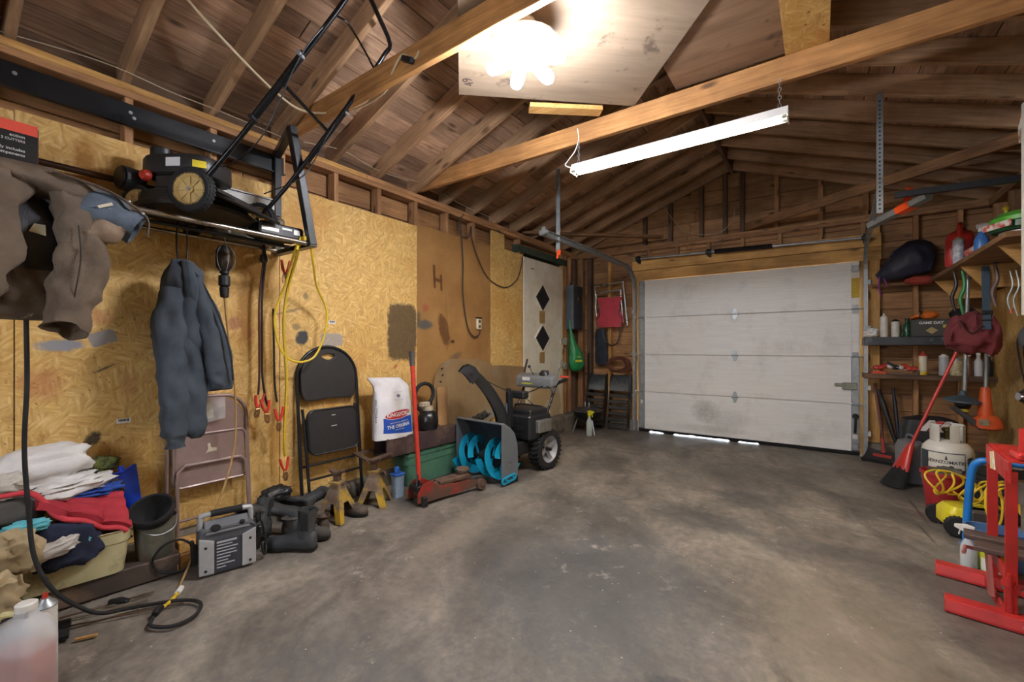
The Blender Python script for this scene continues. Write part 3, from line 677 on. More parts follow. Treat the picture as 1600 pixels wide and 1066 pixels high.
# ---------------------------------------------------------------- loose sheets stored on the tie beams
def plyw(name, l1, l2, dk):
    t = NT(name); v = t.coords(); st = t.add('ShaderNodeMapping', i_0=v); st.inputs[3].default_value = (1.2, 9, 9)
    n = t.noise(st.outputs[0], 1.6, 5, .6, .7); c = t.ramp(n, [(.3, hx(l2)), (.7, hx(l1))])
    k = t.voro(t.add('ShaderNodeMapping', i_0=v).outputs[0], 3.3); c = t.mix(t.ramp(k, [(.05, (.8, .8, .8)), (.10, (0, 0, 0))]), c, hx(dk))
    b = t.noise(v, 5, 5, .65); c = t.mix(t.ramp(b, [(.58, (0, 0, 0)), (.66, (.75, .75, .75))]), c, hx(dk)); t.bump(n, .15, .003)
    return t.out(c, .7)
PLY1 = plyw('plywood_pale', '94806a', '7c6a56', '4c3c30'); PLY2 = plyw('plywood_brown', '8f6f54', '6f533b', '43301f')
PS = thing('plywood_sheet', 'big pale plywood sheet laid skew on the ceiling tie beams behind the bright lamp', 'plywood', (-1.0, 2.2, 2.825), math.radians(42))
mb = MB(); mb.box((-.16, .0, .008), (1.18, 1.02, .015), ch=.001); build(mb, 'sheet', PLY1, PS)
text('49', .085, M('marker_ink', '4a3b38', .7), PS, (-.69, .37, -.0004), (-.3, -.95, 0), (-.95, .3, 0), 'pencil_number')
PS2 = thing('plywood_sheet', 'brown knotty plywood sheet lying along the tie beams beside the OSB strip', 'plywood', (-.47, 2.05, 2.845), 0)
mb = MB(); mb.box((.03, -.05, .008), (.62, 1.75, .014), ch=.001); build(mb, 'sheet', PLY2, PS2)
mb = MB(); mb.box((-.055, 2.2, 2.829), (.20, 1.45, .012), ch=.001)
tag(build(mb, 'osb_strip', OSBC), 'narrow yellow OSB strip resting on top of the tie beam', 'OSB board')
mb = MB(); mb.box((-1.42, 2.63, 2.825), (.50, .09, .03), (0, 0, math.radians(40)), ch=.002)
tag(build(mb, 'scrap_board', NEWW), 'short offcut of pale lumber under the pale plywood corner', 'board')
# ---------------------------------------------------------------- LED ceiling lamp
LED = thing('led_ceiling_lamp', 'glaring LED garage lamp with six splayed bulbs under the plywood', 'lamp', (-1.19, 1.79, 2.815))
AL = M('white_aluminium', 'd8d8d8', .35, .4)
mb = MB(); mb.lathe([(.045, .0), (.05, -.012), (.03, -.03), (.018, -.04), (.018, -.12), (.05, -.13), (.055, -.145), (.06, -.155), (.06, -.185), (.03, -.20)], n=20); build(mb, 'hub', AL, LED, smooth=30)
mb = MB(); mb.prism([(.175*math.cos(2*PI*i/24), .175*math.sin(2*PI*i/24)) for i in range(24)], .012, (0, 0, -.132)); build(mb, 'added_shade_plate', AL, LED, bevel=.003)  # plate added above the bulbs to keep their glare off the plywood
for k in range(6):
    a = 2*PI*k/6+.35; R_ = Matrix.Rotation(a, 4, 'Z') @ Matrix.Rotation(math.radians(12), 4, 'Y')
    mb = MB(); mb.X = Matrix.Translation((0, 0, -.172)) @ R_
    mb.lathe([(.012, .03), (.021, .045), (.023, .075), (.018, .08)], axis=(1, 0, 0), n=14); pn = build(mb, 'lamp_arm', AL, LED, smooth=40)
    mb = MB(); mb.X = Matrix.Translation((0, 0, -.172)) @ R_
    mb.lathe([(.020, .080), (.030, .095), (.034, .12), (.034, .165), (.028, .19), (.014, .203), (.002, .206)], axis=(1, 0, 0), n=16); build(mb, 'frosted_bulb', emit('led_white', 'f2f5ff', LED_W), pn, smooth=True)
# ---------------------------------------------------------------- fluorescent shop light
FS = thing('shop_light', 'four foot fluorescent shop light hung on chains from the tie beam', 'shop light', (-.80, 2.83, 2.46))
L2 = .66; WENA = M('white_enamel', 'f0efe9', .3)
mb = MB(); mb.loft([[V(x, p[0], p[1]) for p in ((-.055, .0), (-.03, .055), (.03, .055), (.055, .0), (.051, .0), (.028, .049), (-.028, .049), (-.051, .0))] for x in (-L2, L2)]); build(mb, 'reflector', WENA, FS)
for s in (-1, 1):
    mb = MB(); mb.prism([(-.055, -.012), (-.055, .0), (-.03, .055), (.03, .055), (.055, .0), (.055, -.012)], .004, (s*L2, 0, 0), (0, 1, 0), (0, 0, 1)); build(mb, 'end_plate', WENA, FS)
    mb = MB(); mb.cyl((-.63, s*.025, .012), (.63, s*.025, .012), .0165, n=12); tb = build(mb, 'tube', emit('tube_warm', 'fff4e0', TUBE_W), FS, smooth=True)
    for e in (-1, 1):
        mb = MB(); mb.cyl((e*.63, s*.025, .012), (e*.655, s*.025, .012), .018, n=12); build(mb, 'tube_cap', GALV, tb)
    mb = MB(); x = s*.62
    z = .055
    k = 0
    while z < .225:
        pts = [V(x, 0, z)+(V(math.cos(a)*.008, 0, math.sin(a)*.014) if k % 2 else V(0, math.cos(a)*.008, math.sin(a)*.014)) for a in [2*PI*i/8 for i in range(8)]]
        mb.tube(pts, .0018, n=4, closed=True); z += .023; k += 1
    build(mb, 'chain', GALV, FS)
mb = MB(); mb.tube([(-.64, -.03, .02), (-.70, -.05, .05), (-.69, -.02, .10), (-.65, .0, .16), (-.63, .02, .25), (-.64, .02, .33)], .004, n=6, sub=4); build(mb, 'power_cord', WHITEP, FS, smooth=True)
# ---------------------------------------------------------------- cords on the ceiling
def cable(name, pts, r, mat, label, cat='cord', n=6, sub=6, group=None):
    mb = MB(); mb.tube(pts, r, n, sub=sub); return tag(build(mb, name, mat, smooth=True), label, cat, group)
WCORD = M('ivory_cord', 'd8c9a8', .5, col2='bfae8c')
cable('ceiling_cord', [(-2.60, .81, 2.96), (-2.59, .99, 2.83), (-2.68, 1.30, 2.735), (-2.70, 1.51, 2.715), (-2.42, 1.65, 2.70), (-2.10, 1.645, 2.70), (-1.93, 1.575, 2.73), (-1.85, 1.57, 2.78), (-1.76, 1.575, 2.73), (-1.72, 1.575, 2.755)], .007, WCORD, 'ivory power cord drooping from the ceiling over the mower handle')
mb = MB(); mb.box((-1.80, 1.565, 2.735), (.09, .028, .03), (0, .5, 0), ch=.004); tag(build(mb, 'cord_plug', BLACKP), 'black plug joining the ivory cord at the tie beam', 'plug')
WIRE = M('dark_cable', '3a322c', .6); LW = M('pale_wire', 'b8a88a', .6)
cable('house_wire', [(-3.09, 1.7, 2.70), (-3.06, 2.0, 2.74), (-3.09, 2.4, 2.71), (-3.05, 2.9, 2.74), (-3.08, 3.4, 2.70), (-3.09, 3.9, 2.69)], .003, LW, 'thin pale house wire stapled along the top plate of the left wall')
cable('house_wire', [(-3.13, .2, 2.665), (-3.06, .6, 2.685), (-3.06, .9, 2.67), (-3.08, 1.2, 2.68), (-3.08, 1.66, 2.665)], .003, LW, 'pale house wires sagging above the black steel rail')
cable('house_wire', [(-1.74, 6.05, 3.12), (-1.6, 6.06, 2.9), (-1.45, 6.06, 2.74), (-1.25, 6.07, 2.67), (-1.05, 6.07, 2.665)], .004, LW, 'pale wire looping down the gable left of the king studs')
cable('house_wire', [(-.87, 6.1, 2.95), (-.88, 6.08, 2.85), (-.95, 6.07, 2.73), (-1.03, 6.07, 2.665)], .005, LW, 'pale wire end curling on the gable plate at the king studs')
cable('outlet_cable', [(-3.08, 3.38, 2.56), (-3.075, 3.40, 2.4), (-3.075, 3.43, 2.1), (-3.075, 3.43, 1.75), (-3.075, 3.50, 1.42), (-3.075, 3.60, 1.31), (-3.075, 3.69, 1.33), (-3.075, 3.72, 1.39)], .007, WIRE, 'dark cable dropping down the hardboard to the wall outlet')
cable('outlet_cable', [(-3.08, 3.44, 2.60), (-3.075, 3.36, 2.50), (-3.075, 3.40, 2.37), (-3.075, 3.52, 2.38), (-3.075, 3.56, 2.5), (-3.075, 3.58, 2.38), (-3.075, 3.66, 2.2), (-3.075, 3.86, 1.98), (-3.075, 4.18, 1.91), (-3.075, 4.42, 2.03), (-3.075, 4.52, 2.2), (-3.08, 4.56, 2.34)], .006, WIRE, 'dark cable looping from the top plate across OSB to the side door')
OU = thing('power_outlet', 'ivory wall outlet box on the hardboard panel', 'outlet', (-3.085, 3.70, 1.45), world=True)
mb = MB(); mb.box((-3.085, 3.70, 1.45), (.028, .075, .12), ch=.006); cv = build(mb, 'cover_plate', M('ivory_plastic', 'ded3b5', .4), OU)
for dz in (-.028, .028):
    mb = MB(); mb.box((-3.070, 3.70, 1.45+dz), (.004, .034, .03), ch=.001); build(mb, 'socket', M('socket_brown', '5a4a38', .5), cv)
mb = MB(); mb.box((-3.082, 3.70, 1.517), (.034, .07, .016)); build(mb, 'box_top', BLACKP, OU)
# ================================================================ LEFT WALL: rack, mower, clothes
CHROME = M('bright_rod', 'b9b2a6', .22, .9, col2='8a8278', scale=20)
RK = thing('storage_rack', 'black steel rail and rod rack bolted high on the left wall', 'rack', (-3.09, 1.5, 1.86), world=True)
mb = MB(); mb.box((-3.088, .58, 2.465), (.006, 1.95, .125), ch=.001); mb.box((-3.075, .58, 2.404), (.03, 1.95, .006)); build(mb, 'wall_rail', BLACKM, RK)
for y in (.02, .3, .72, .735, 1.12, 1.5):
    mb = MB(); mb.cyl((-3.086, y, 2.48 if y != .735 else 2.455), (-3.08, y, 2.48 if y != .735 else 2.455), .009, n=8); build(mb, 'bolt', GALV, RK)
for yy in (1.50, -.28):
    mb = MB(); mb.bar((-3.075, yy, 1.85), (-3.075, yy, 2.53), .05, .045, ch=.003); mb.bar((-3.08, yy, 2.52), (-2.63, yy-.13, 2.525), .045, .045, ch=.003)
    mb.bar((-2.63, yy-.13, 2.54), (-2.625, yy, 1.84), .05, .045, ch=.003); mb.bar((-3.08, yy, 1.842), (-2.605, yy, 1.842), .05, .03, ch=.003); build(mb, 'end_frame', BLACKM, RK)
for x, z, m, r in ((-2.65, 1.848, CHROME, .014), (-2.86, 1.852, DSTEEL, .011), (-3.03, 1.85, CHROME, .012), (-3.03, 2.075, M('brown_pipe', '4a3426', .35, .7), .017)):
    mb = MB(); mb.cyl((x, -.30, z), (x+.01, 1.49, z), r, n=12); build(mb, 'rod', m, RK, smooth=True)
# ---- lawn mower on the rack
MW = thing('lawn_mower', 'black push mower with tan wheel hubs stored up on the wall rack', 'lawn mower', (-2.685, 1.05, 1.864), math.radians(33))
MBLK = M('mower_black', '1d1e20', .5, .1, col2='2d2824', scale=10, amt=.7, bump=.1)
TAN = M('tan_hub', 'd2b678', .55, col2='b3965a', scale=25, dirt='7a6540', dscale=14, dlev=.66)
def deck_ring(z, k, dx=0):
    out = []
    for i in range(28):
        a = 2*PI*i/28; c, s = math.cos(a), math.sin(a); x = -.19+.25*k*c if c > 0 else -.19+.255*k*c
        y = .235*k*math.copysign(abs(s)**.75, s); out.append(V(x+dx, y, z))
    return out
mb = MB(); mb.loft([deck_ring(.055, 1.04), deck_ring(.075, 1.05), deck_ring(.085, .99), deck_ring(.135, .95), deck_ring(.15, .85), deck_ring(.155, .5)]); build(mb, 'deck', MBLK, MW, smooth=35)
mb = MB(); mb.box((.10, 0, .10), (.16, .40, .012), (0, .35, 0), ch=.003); mb.box((.02, 0, .14), (.10, .36, .02), ch=.003); mb.cyl((.0, -.255, .10), (.0, .255, .10), .009, n=8); build(mb, 'rear_flap', MBLK, MW)
def wheel(parent, c, r, w, axis, hubmat, face=1, spokes=8):
    a = V(axis).normalized(); c = V(c)
    mb = MB(); mb.lathe([(r*.70, -w*.5), (r*.93, -w*.5), (r, -w*.35), (r*1.01, 0), (r, w*.35), (r*.93, w*.5), (r*.70, w*.5), (r*.70, -w*.5)], c, a, 32, cap=False)
    u = V(0, 0, 1); v = a.cross(u)
    for k in range(32):
        for e in (-.22, .22):
            t = 2*PI*(k+(.5 if e > 0 else 0))/32; d = u*math.cos(t)+v*math.sin(t); mb.bar(c+d*r+a*(w*(e-.17)), c+d*r+a*(w*(e+.17)), r*.12, r*.06, up=d)
    t_ = build(mb, 'wheel', RUBBER, parent, smooth=30)
    mb = MB(); mb.lathe([(r*.16, -w*.5), (r*.16, -w*.15), (r*.60, -w*.12), (r*.72, -w*.5), (r*.76, -w*.5), (r*.76, w*.5), (r*.70, w*.5), (r*.58, w*.14), (r*.2, w*.22), (r*.2, w*.46), (.001, w*.46)], c, a, 28, cap=False)
    for k in range(spokes):
        t = 2*PI*k/spokes; d = u*math.cos(t)+v*math.sin(t); mb.bar(c+d*r*.2-a*w*.25, c+d*r*.68-a*w*.25, r*.05, w*.35, up=a); mb.bar(c+d*r*.2+a*w*.22, c+d*r*.64+a*w*.26, r*.06, w*.18, up=a)
    h = build(mb, 'hub', hubmat, t_, smooth=35)
    mb = MB(); mb.cyl(c+a*w*.44, c+a*w*.56, r*.09, n=8); build(mb, 'axle_nut', GALV, t_)
wheel(MW, (0, -.265, .108), .108, .045, (0, -1, 0), TAN); wheel(MW, (0, .265, .108), .108, .045, (0, 1, 0), TAN, spokes=14)
wheel(MW, (-.36, -.17, .085), .085, .04, (0, -1, 0), TAN); wheel(MW, (-.36, .17, .085), .085, .04, (0, 1, 0), TAN)
mb = MB(); mb.box((-.20, -.04, .20), (.22, .20, .10), ch=.01); mb.cyl((-.24, -.04, .14), (-.24, -.04, .26), .09, n=20)
for k in range(6): mb.box((-.20, -.15, .165+.014*k), (.14, .04, .005))
build(mb, 'engine_block', M('engine_grey', '6a6a68', .4, .6, col2='3b3a38'), MW)
mb = MB(); 
def rr(z, k, cx=-.19, cy=-.05, ax=.19, ay=.14): return [V(cx+ax*k*math.copysign(abs(math.cos(a))**.55, math.cos(a)), cy+ay*k*math.copysign(abs(math.sin(a))**.55, math.sin(a)), z) for a in [2*PI*i/28 for i in range(28)]]
mb.loft([rr(.235, .97), rr(.245, 1.0), rr(.315, .99), rr(.332, .94), rr(.338, .80)]); build(mb, 'engine_shroud', M('shroud_black', '2b2a2b', .4, col2='1f1e1f'), MW, smooth=35)
mb = MB(); mb.lathe([(.046, .33), (.046, .35), (.05, .352), (.05, .39), (.045, .395)], (-.31, -.09, 0), n=22); build(mb, 'fuel_cap', BLACKP, MW, smooth=30)
mb = MB(); mb.cyl((-.39, -.13, .20), (-.42, -.215, .20), .062, n=24); mb.cyl((-.42, -.215, .20), (-.423, -.222, .20), .055, n=24); build(mb, 'air_filter', BLACKP, MW, bevel=.006)
mb = MB(); mb.lathe([(.028, 0), (.03, .012), (.022, .03), (.004, .034)], (-.30, -.185, .215), (-.15, -1, 0), n=14); build(mb, 'primer_bulb', M('red_rubber', 'c23a2a', .4), MW, smooth=True)
mb = MB(); mb.box((-.21, -.16, .185), (.10, .06, .07), ch=.008); build(mb, 'muffler_box', M('dark_muffler', '3a3532', .5, .5), MW)
mb = MB(); mb.box((-.16, -.193, .285), (.075, .002, .045)); build(mb, 'sticker', M('sticker_white', 'e6e6e4', .6), MW)
mb = MB(); mb.box((-.03, -.178, .275), (.06, .002, .035), (0, 0, .6)); build(mb, 'warning_sticker', M('sticker_yellow', 'e0c830', .6), MW)
HN = M('handle_black', '17181b', .3, .5)
hp = [(.02, -.25, .13), (.20, -.25, .33), (.44, -.245, .63), (.72, -.24, .99), (.80, -.235, 1.10), (.845, -.20, 1.135), (.85, 0, 1.14), (.845, .20, 1.135), (.80, .235, 1.10), (.72, .24, .99), (.44, .245, .63), (.20, .25, .33), (.02, .25, .13)]
mb = MB(); mb.tube(hp, .0125, 10, sub=3); mb.tube([(.30, -.262, .455), (.44, -.262, .63), (.56, -.26, .785)], .0125, 10); mb.tube([(.30, .262, .455), (.44, .262, .63), (.56, .26, .785)], .0125, 10); hd = build(mb, 'handle', HN, MW, smooth=True)
mb = MB(); mb.cyl((.45, -.245, .64), (.45, .245, .64), .010, n=10); build(mb, 'cross_bar', HN, hd, smooth=True)
mb = MB(); mb.tube([(.70, -.235, .985), (.73, -.22, .975), (.76, -.16, .97), (.76, .16, .97), (.73, .22, .975), (.70, .235, .985)], .0055, 8, sub=3); build(mb, 'bail_bar', HN, hd, smooth=True)
for s in (-1, 1):
    for u in (.31, .55):
        mb = MB(); mb.cyl((u, s*.24, .46+(u-.31)*1.28), (u, s*.285, .46+(u-.31)*1.28), .012, n=8); build(mb, 'knob', GALV if u > .5 else BLACKP, hd)
mb = MB(); mb.tube([(.70, -.24, .97), (.55, -.27, .75), (.33, -.20, .42), (.1, -.12, .30), (-.05, -.05, .32)], .0035, 6, sub=5); mb.tube([(.60, .24, .86), (.45, .22, .60), (.40, .05, .30), (.2, .0, .18)], .0035, 6, sub=5); build(mb, 'control_cable', BLACKP, MW, smooth=True)
# ---- things stored on the rack
GB = thing('sheet_metal_box', 'light grey sheet metal box behind the mower on the rack', 'box', (-3.02, 1.27, 1.866), world=True)
mb = MB(); mb.box((-3.02, 1.27, 2.02), (.09, .34, .30), ch=.004); build(mb, 'body', M('grey_metal', '8d8a86', .5, .3), GB); mb = MB(); mb.box((-3.02, 1.27, 2.176), (.10, .35, .012), ch=.002); build(mb, 'lid', M('grey_metal', '8d8a86'), GB)
BC = thing('battery_charger', 'small dark green battery charger on the rack behind the mower wheel', 'charger', (-2.93, 1.40, 1.866), world=True)
mb = MB(); mb.box((-2.92, 1.41, 1.95), (.10, .09, .165), ch=.008); build(mb, 'case', M('charger_green', '3c4238', .5), BC); mb = MB(); mb.box((-2.868, 1.41, 1.97), (.004, .06, .09)); mb.box((-2.88, 1.365, 1.96), (.05, .004, .08)); build(mb, 'front_plate', M('brass_tone', '8a7648', .5), BC)
CS = thing('black_tool_case', 'flat black tool case with white lettering at the rack end', 'tool case', (-2.75, 1.36, 1.864), world=True)
mb = MB(); mb.box((-2.76, 1.345, 1.905), (.16, .27, .078), ch=.01); build(mb, 'case', BLACKP, CS)
for c_, d_ in (((-2.678, 1.27, 1.90), (.002, .10, .02)), ((-2.678, 1.37, 1.918), (.002, .06, .012)), ((-2.678, 1.43, 1.91), (.002, .04, .03)), ((-2.70, 1.45, 1.9455), (.02, .03, .001))): mb = MB(); mb.box(c_, d_); build(mb, 'print_patch', WHITEP, CS)
CB = thing('product_carton', 'red and black printed carton on the rack above the brown jacket', 'carton', (-2.80, .13, 1.866), world=True)
CARD = M('cardboard', 'a87f52', .8, col2='8d6840', scale=5); CARDB = M('print_black', '1c1b1c', .35); CARDR = M('print_red', 'd8503c', .4)
mb = MB(); mb.box((-2.79, .09, 1.985), (.30, .46, .235), ch=.002); build(mb, 'carton', CARD, CB)
mb = MB(); mb.box((-2.638, .09, 1.965), (.003, .459, .185)); fp = build(mb, 'black_print', CARDB, CB)
mb = MB(); mb.box((-2.638, .09, 2.080), (.003, .459, .043)); build(mb, 'red_band', CARDR, CB)
mb = MB(); mb.box((-2.79, .322, 2.0), (.29, .002, .19)); build(mb, 'side_print', M('print_brown', '6b3f30', .4, col2='2a2220', scale=14), CB)
for k, (s, sz) in enumerate((('ection', .017), ('semble  12 CUTTERS', .013), ('', .01), ('assembly includes', .016), ('and components', .016), ('', .01), ('8,5 cm x 50 cm', .015), ('usage flexible', .015), ('other components pour as', .013), ('mode', .014))):
    if s: text(s, sz, WHITEP, fp, (-2.6362, .285, 2.043-.0185*k), (0, 1, 0), (0, 0, 1), align='RIGHT', name='print_line')
text('SKILSAW', .022, WHITEP, fp, (-2.636, .21, 2.08), (0, 1, 0), (0, 0, 1), align='CENTER', name='print_line') if False else None
# ---- garments
def cloth(name, c1, c2, rough=.85, bs=180): return M(name, c1, rough, 0, col2=c2, scale=9, amt=.6, bump=.5, bscale=bs, bdist=.003)
BRN = cloth('brown_canvas', '6b5a49', '4a3d31'); NVY = cloth('charcoal_fleece', '434b54', '333a42', .95, 300); BLU = cloth('blue_lining', '55606c', '3f4650'); BKN = cloth('black_nylon', '23242a', '141519', .45)
def garm(path, n=36, fold=.06, nf=5, seed=0, u=(1, 0, 0), w=(0, 1, 0), wr=.012, sub=5):
    """soft tube of cloth: path = (centre, half depth, half width); folds run along it"""
    cs = crom([p[0] for p in path], sub); ra = crom([(p[1], p[2], 0) for p in path], sub); rings = []
    for i, (c, r) in enumerate(zip(cs, ra)):
        rg = ring(c, r.x, r.y, n, u, w, fold=fold, nf=nf, ph=seed+i*.05)
        o = []
        for p in rg:
            d = (p-c); k = mnoise.noise(V(p.x*9+seed, p.y*14, p.z*6))*wr+mnoise.noise(V(p.x*25, p.y*30+seed, p.z*14))*wr*.5+(.22-abs(mnoise.noise(V(p.x*11+seed*3, p.y*13+p.z*5, p.z*4-p.y*3))))*wr*2.2
            o.append(p+(d.normalized()*k if d.length > 1e-6 else V(0, 0, 0)))
        rings.append(o)
    return rings
def axes(d):
    d = V(d).normalized(); u = V(1, 0, 0); u = (u-d*u.dot(d)).normalized(); return u, d.cross(u)
def sleeve(parent, name, path, mat, cuff=None, seed=0, fold=.05, open_end=True, wr=.012):
    """sleeve along a path of (centre, radius), with an open hollow end"""
    cs = crom([p[0] for p in path], 5); rs = [q.x for q in crom([(p[1], 0, 0) for p in path], 5)]; rings = []; n = 28
    def mk(i, k):
        d = cs[min(i+1, len(cs)-1)]-cs[max(i-1, 0)]; u, w = axes(d); o = []
        for a in [2*PI*j/n for j in range(n)]:
            m = 1+fold*math.sin(4*a+seed+i*.15)+fold*math.sin(i*1.1+3*a+seed*2)+fold*.8*math.sin(i*.6-2*a+seed)
            p = cs[i]+(u*math.cos(a)*.85+w*math.sin(a))*rs[i]*m*k; p += (p-cs[i]).normalized()*(mnoise.noise(p*13+V(seed, 0, 0))*wr+(.2-abs(mnoise.noise(V(p.x*12+seed, p.y*10+p.z*7, p.z*9-p.y*8))))*wr*2.4); o.append(p)
        return o
    rings = [mk(i, 1) for i in range(len(cs))]
    if open_end:
        L = len(cs)-1; rings += [mk(L, .93), mk(max(L-1, 0), .86), mk(max(L-3, 0), .80), mk(max(L-4, 0), .3)]
    mb = MB(); mb.loft(rings); return build(mb, name, mat, parent, smooth=60)
JB = thing('brown_work_jacket', 'brown canvas work jacket draped over the rack rod below the carton', 'jacket', (-2.55, .3, 1.24), world=True)
mb = MB(); mb.loft(garm([((-2.55, .11, 1.885), .06, .19), ((-2.52, .10, 1.83), .085, .19), ((-2.50, .08, 1.70), .08, .17), ((-2.50, .08, 1.55), .075, .165), ((-2.49, .08, 1.44), .06, .14), ((-2.49, .08, 1.36), .045, .11), ((-2.49, .08, 1.345), .02, .06)], fold=.10, nf=4, seed=1, wr=.022)); build(mb, 'jacket_front', BRN, JB, smooth=60)
mb = MB(); mb.loft(garm([((-2.60, .02, 1.86), .06, .03), ((-2.575, .16, 1.865), .085, .05), ((-2.56, .30, 1.86), .09, .055), ((-2.55, .42, 1.835), .085, .06), ((-2.53, .53, 1.79), .07, .055), ((-2.52, .595, 1.75), .05, .04)], fold=.05, nf=3, seed=2, u=(1, 0, 0), w=(0, .35, .94))); build(mb, 'shoulder', BRN, JB, smooth=60)
sleeve(JB, 'sleeve', [((-2.53, .40, 1.83), .075), ((-2.495, .43, 1.70), .08), ((-2.485, .425, 1.55), .078), ((-2.48, .41, 1.42), .074), ((-2.465, .385, 1.32), .066), ((-2.425, .365, 1.255), .062)], BRN, seed=3, wr=.016)
mb = MB(); mb.tube([(-2.452, .335, 1.30), (-2.42, .385, 1.29), (-2.44, .43, 1.305)], .0025, 5, sub=4); mb.tube([(-2.425, .405, 1.68), (-2.415, .41, 1.55), (-2.412, .395, 1.42), (-2.415, .38, 1.31)], .0025, 5, sub=4); build(mb, 'seam', M('seam_dark', '2c241c', .9), JB)
sleeve(JB, 'upper_sleeve', [((-2.55, .40, 1.81), .07), ((-2.50, .48, 1.77), .085), ((-2.47, .55, 1.735), .08), ((-2.455, .595, 1.71), .07)], BLU, seed=5, fold=.07)
mb = MB(); mb.loft(garm([((-2.50, .40, 1.66), .05, .055), ((-2.47, .47, 1.685), .055, .065), ((-2.455, .55, 1.69), .04, .05)], fold=.04, nf=3, seed=6, w=(0, .3, .95))); build(mb, 'tan_underarm', cloth('tan_canvas', '8d7660', '6a5847'), JB, smooth=60)
mb = MB(); mb.tube([(-2.47, .34, 1.885), (-2.445, .46, 1.86), (-2.43, .55, 1.82), (-2.42, .62, 1.76), (-2.43, .625, 1.68)], [.012, .014, .014, .014, .012], 8, sub=4, flat=.4); cp = build(mb, 'collar_band', BRN, JB, smooth=True)
for p in ((-2.418, .56, 1.818), (-2.41, .605, 1.775)):
    mb = MB(); mb.ball(p, .006, 8, 6); build(mb, 'snap_button', GALV, cp, smooth=True)
mb = MB(); mb.box((-2.425, .485, 1.782), (.006, .05, .012), (.5, 0, 0)); build(mb, 'torn_edge', M('frayed', 'c2b9a0', .9), JB)
JK = thing('black_quilted_jacket', 'black nylon jacket with brown hem hanging behind the brown jacket', 'jacket', (-2.62, .28, 1.30), world=True)
mb = MB(); mb.loft(garm([((-2.62, .25, 1.80), .05, .10), ((-2.60, .27, 1.70), .065, .13), ((-2.60, .28, 1.58), .06, .12), ((-2.60, .28, 1.49), .055, .115)], fold=.09, nf=5, seed=9)); build(mb, 'nylon_body', BKN, JK, smooth=60)
mb = MB(); mb.loft(garm([((-2.60, .28, 1.50), .06, .12), ((-2.595, .285, 1.44), .065, .13), ((-2.595, .285, 1.36), .062, .125), ((-2.60, .285, 1.315), .05, .11), ((-2.60, .285, 1.30), .03, .07)], fold=.03, nf=6, seed=4)); build(mb, 'hem_panel', M('worn_brown', '5b4a38', .55, col2='3c3025', scale=6, dirt='b9a88a', dscale=26, dlev=.70, bump=.4), JK, smooth=60)
mb = MB(); mb.prism([(-.022, -.012), (.025, -.022), (.022, .02), (-.008, .02)], .004, (-2.530, .305, 1.66), (0, 1, 0), (.2, 0, 1)); build(mb, 'white_tag', M('label_cream', 'd9d2b4', .7), JK)
# ---- charcoal hoodie on a strap
HD = thing('charcoal_hoodie', 'charcoal zip hoodie hanging from the rack on a black strap', 'hoodie', (-2.85, .93, .66), world=True)
mb = MB(); mb.tube([(-2.84, .862, 1.66), (-2.84, .855, 1.75), (-2.85, .862, 1.865), (-2.86, .88, 1.873), (-2.85, .90, 1.865), (-2.84, .905, 1.75), (-2.84, .90, 1.66)], .0045, 6, sub=4); build(mb, 'strap', BKN, HD, smooth=True)
def draped(path, nf, fold, seed, n=48, sub=6, wr=.014): return garm(path, n, fold, nf, seed, (1, 0, 0), (0, 1, 0), wr, sub)
mb = MB(); mb.loft(draped([((-2.86, .882, 1.672), .025, .028), ((-2.86, .882, 1.66), .05, .05), ((-2.86, .892, 1.60), .075, .078), ((-2.86, .905, 1.50), .095, .108), ((-2.865, .925, 1.38), .105, .145), ((-2.87, .945, 1.24), .105, .165), ((-2.87, .965, 1.10), .10, .165), ((-2.87, .985, .98), .095, .155), ((-2.87, 1.0, .945), .085, .135), ((-2.87, 1.0, .955), .04, .08)], 6, .05, 1)); build(mb, 'body', NVY, HD, smooth=70)
sleeve(HD, 'sleeve', [((-2.83, .84, 1.50), .06), ((-2.81, .815, 1.33), .072), ((-2.80, .815, 1.15), .07), ((-2.80, .825, .98), .066), ((-2.80, .832, .85), .06), ((-2.80, .832, .74), .058), ((-2.80, .838, .70), .046), ((-2.80, .838, .655), .044)], NVY, seed=2, fold=.05, wr=.011)
mb = MB(); mb.loft(draped([((-2.83, .88, 1.40), .05, .05), ((-2.81, .90, 1.15), .05, .075), ((-2.81, .905, .95), .045, .08), ((-2.81, .915, .80), .04, .075), ((-2.81, .925, .73), .03, .05), ((-2.81, .935, .69), .012, .02)], 4, .06, 4, 32)); build(mb, 'front_flap', NVY, HD, smooth=70)
sleeve(HD, 'sleeve', [((-2.80, .925, 1.57), .03), ((-2.775, .95, 1.42), .042), ((-2.765, .985, 1.25), .046), ((-2.765, 1.01, 1.10), .045), ((-2.765, 1.022, 1.02), .04), ((-2.765, 1.025, .96), .033)], NVY, seed=7, fold=.05, wr=.010)
mb = MB(); mb.loft(draped([((-2.80, .885, 1.655), .03, .03), ((-2.785, .89, 1.58), .035, .03), ((-2.78, .90, 1.50), .03, .03), ((-2.78, .905, 1.44), .02, .02)], 3, .1, 5, 20)); build(mb, 'hood', NVY, HD, smooth=70)
mb = MB(); mb.tube([(-2.80, .90, 1.64), (-2.77, .965, 1.52), (-2.755, 1.04, 1.33), (-2.755, 1.085, 1.15), (-2.77, 1.105, 1.0)], .005, 6, sub=5); mb.tube([(-2.835, .845, 1.60), (-2.80, .79, 1.42), (-2.81, .745, 1.27), (-2.84, .75, 1.24)], .006, 6, sub=5); build(mb, 'hem_edge', cloth('charcoal_edge', '2a3037', '1e2227'), HD, smooth=True)
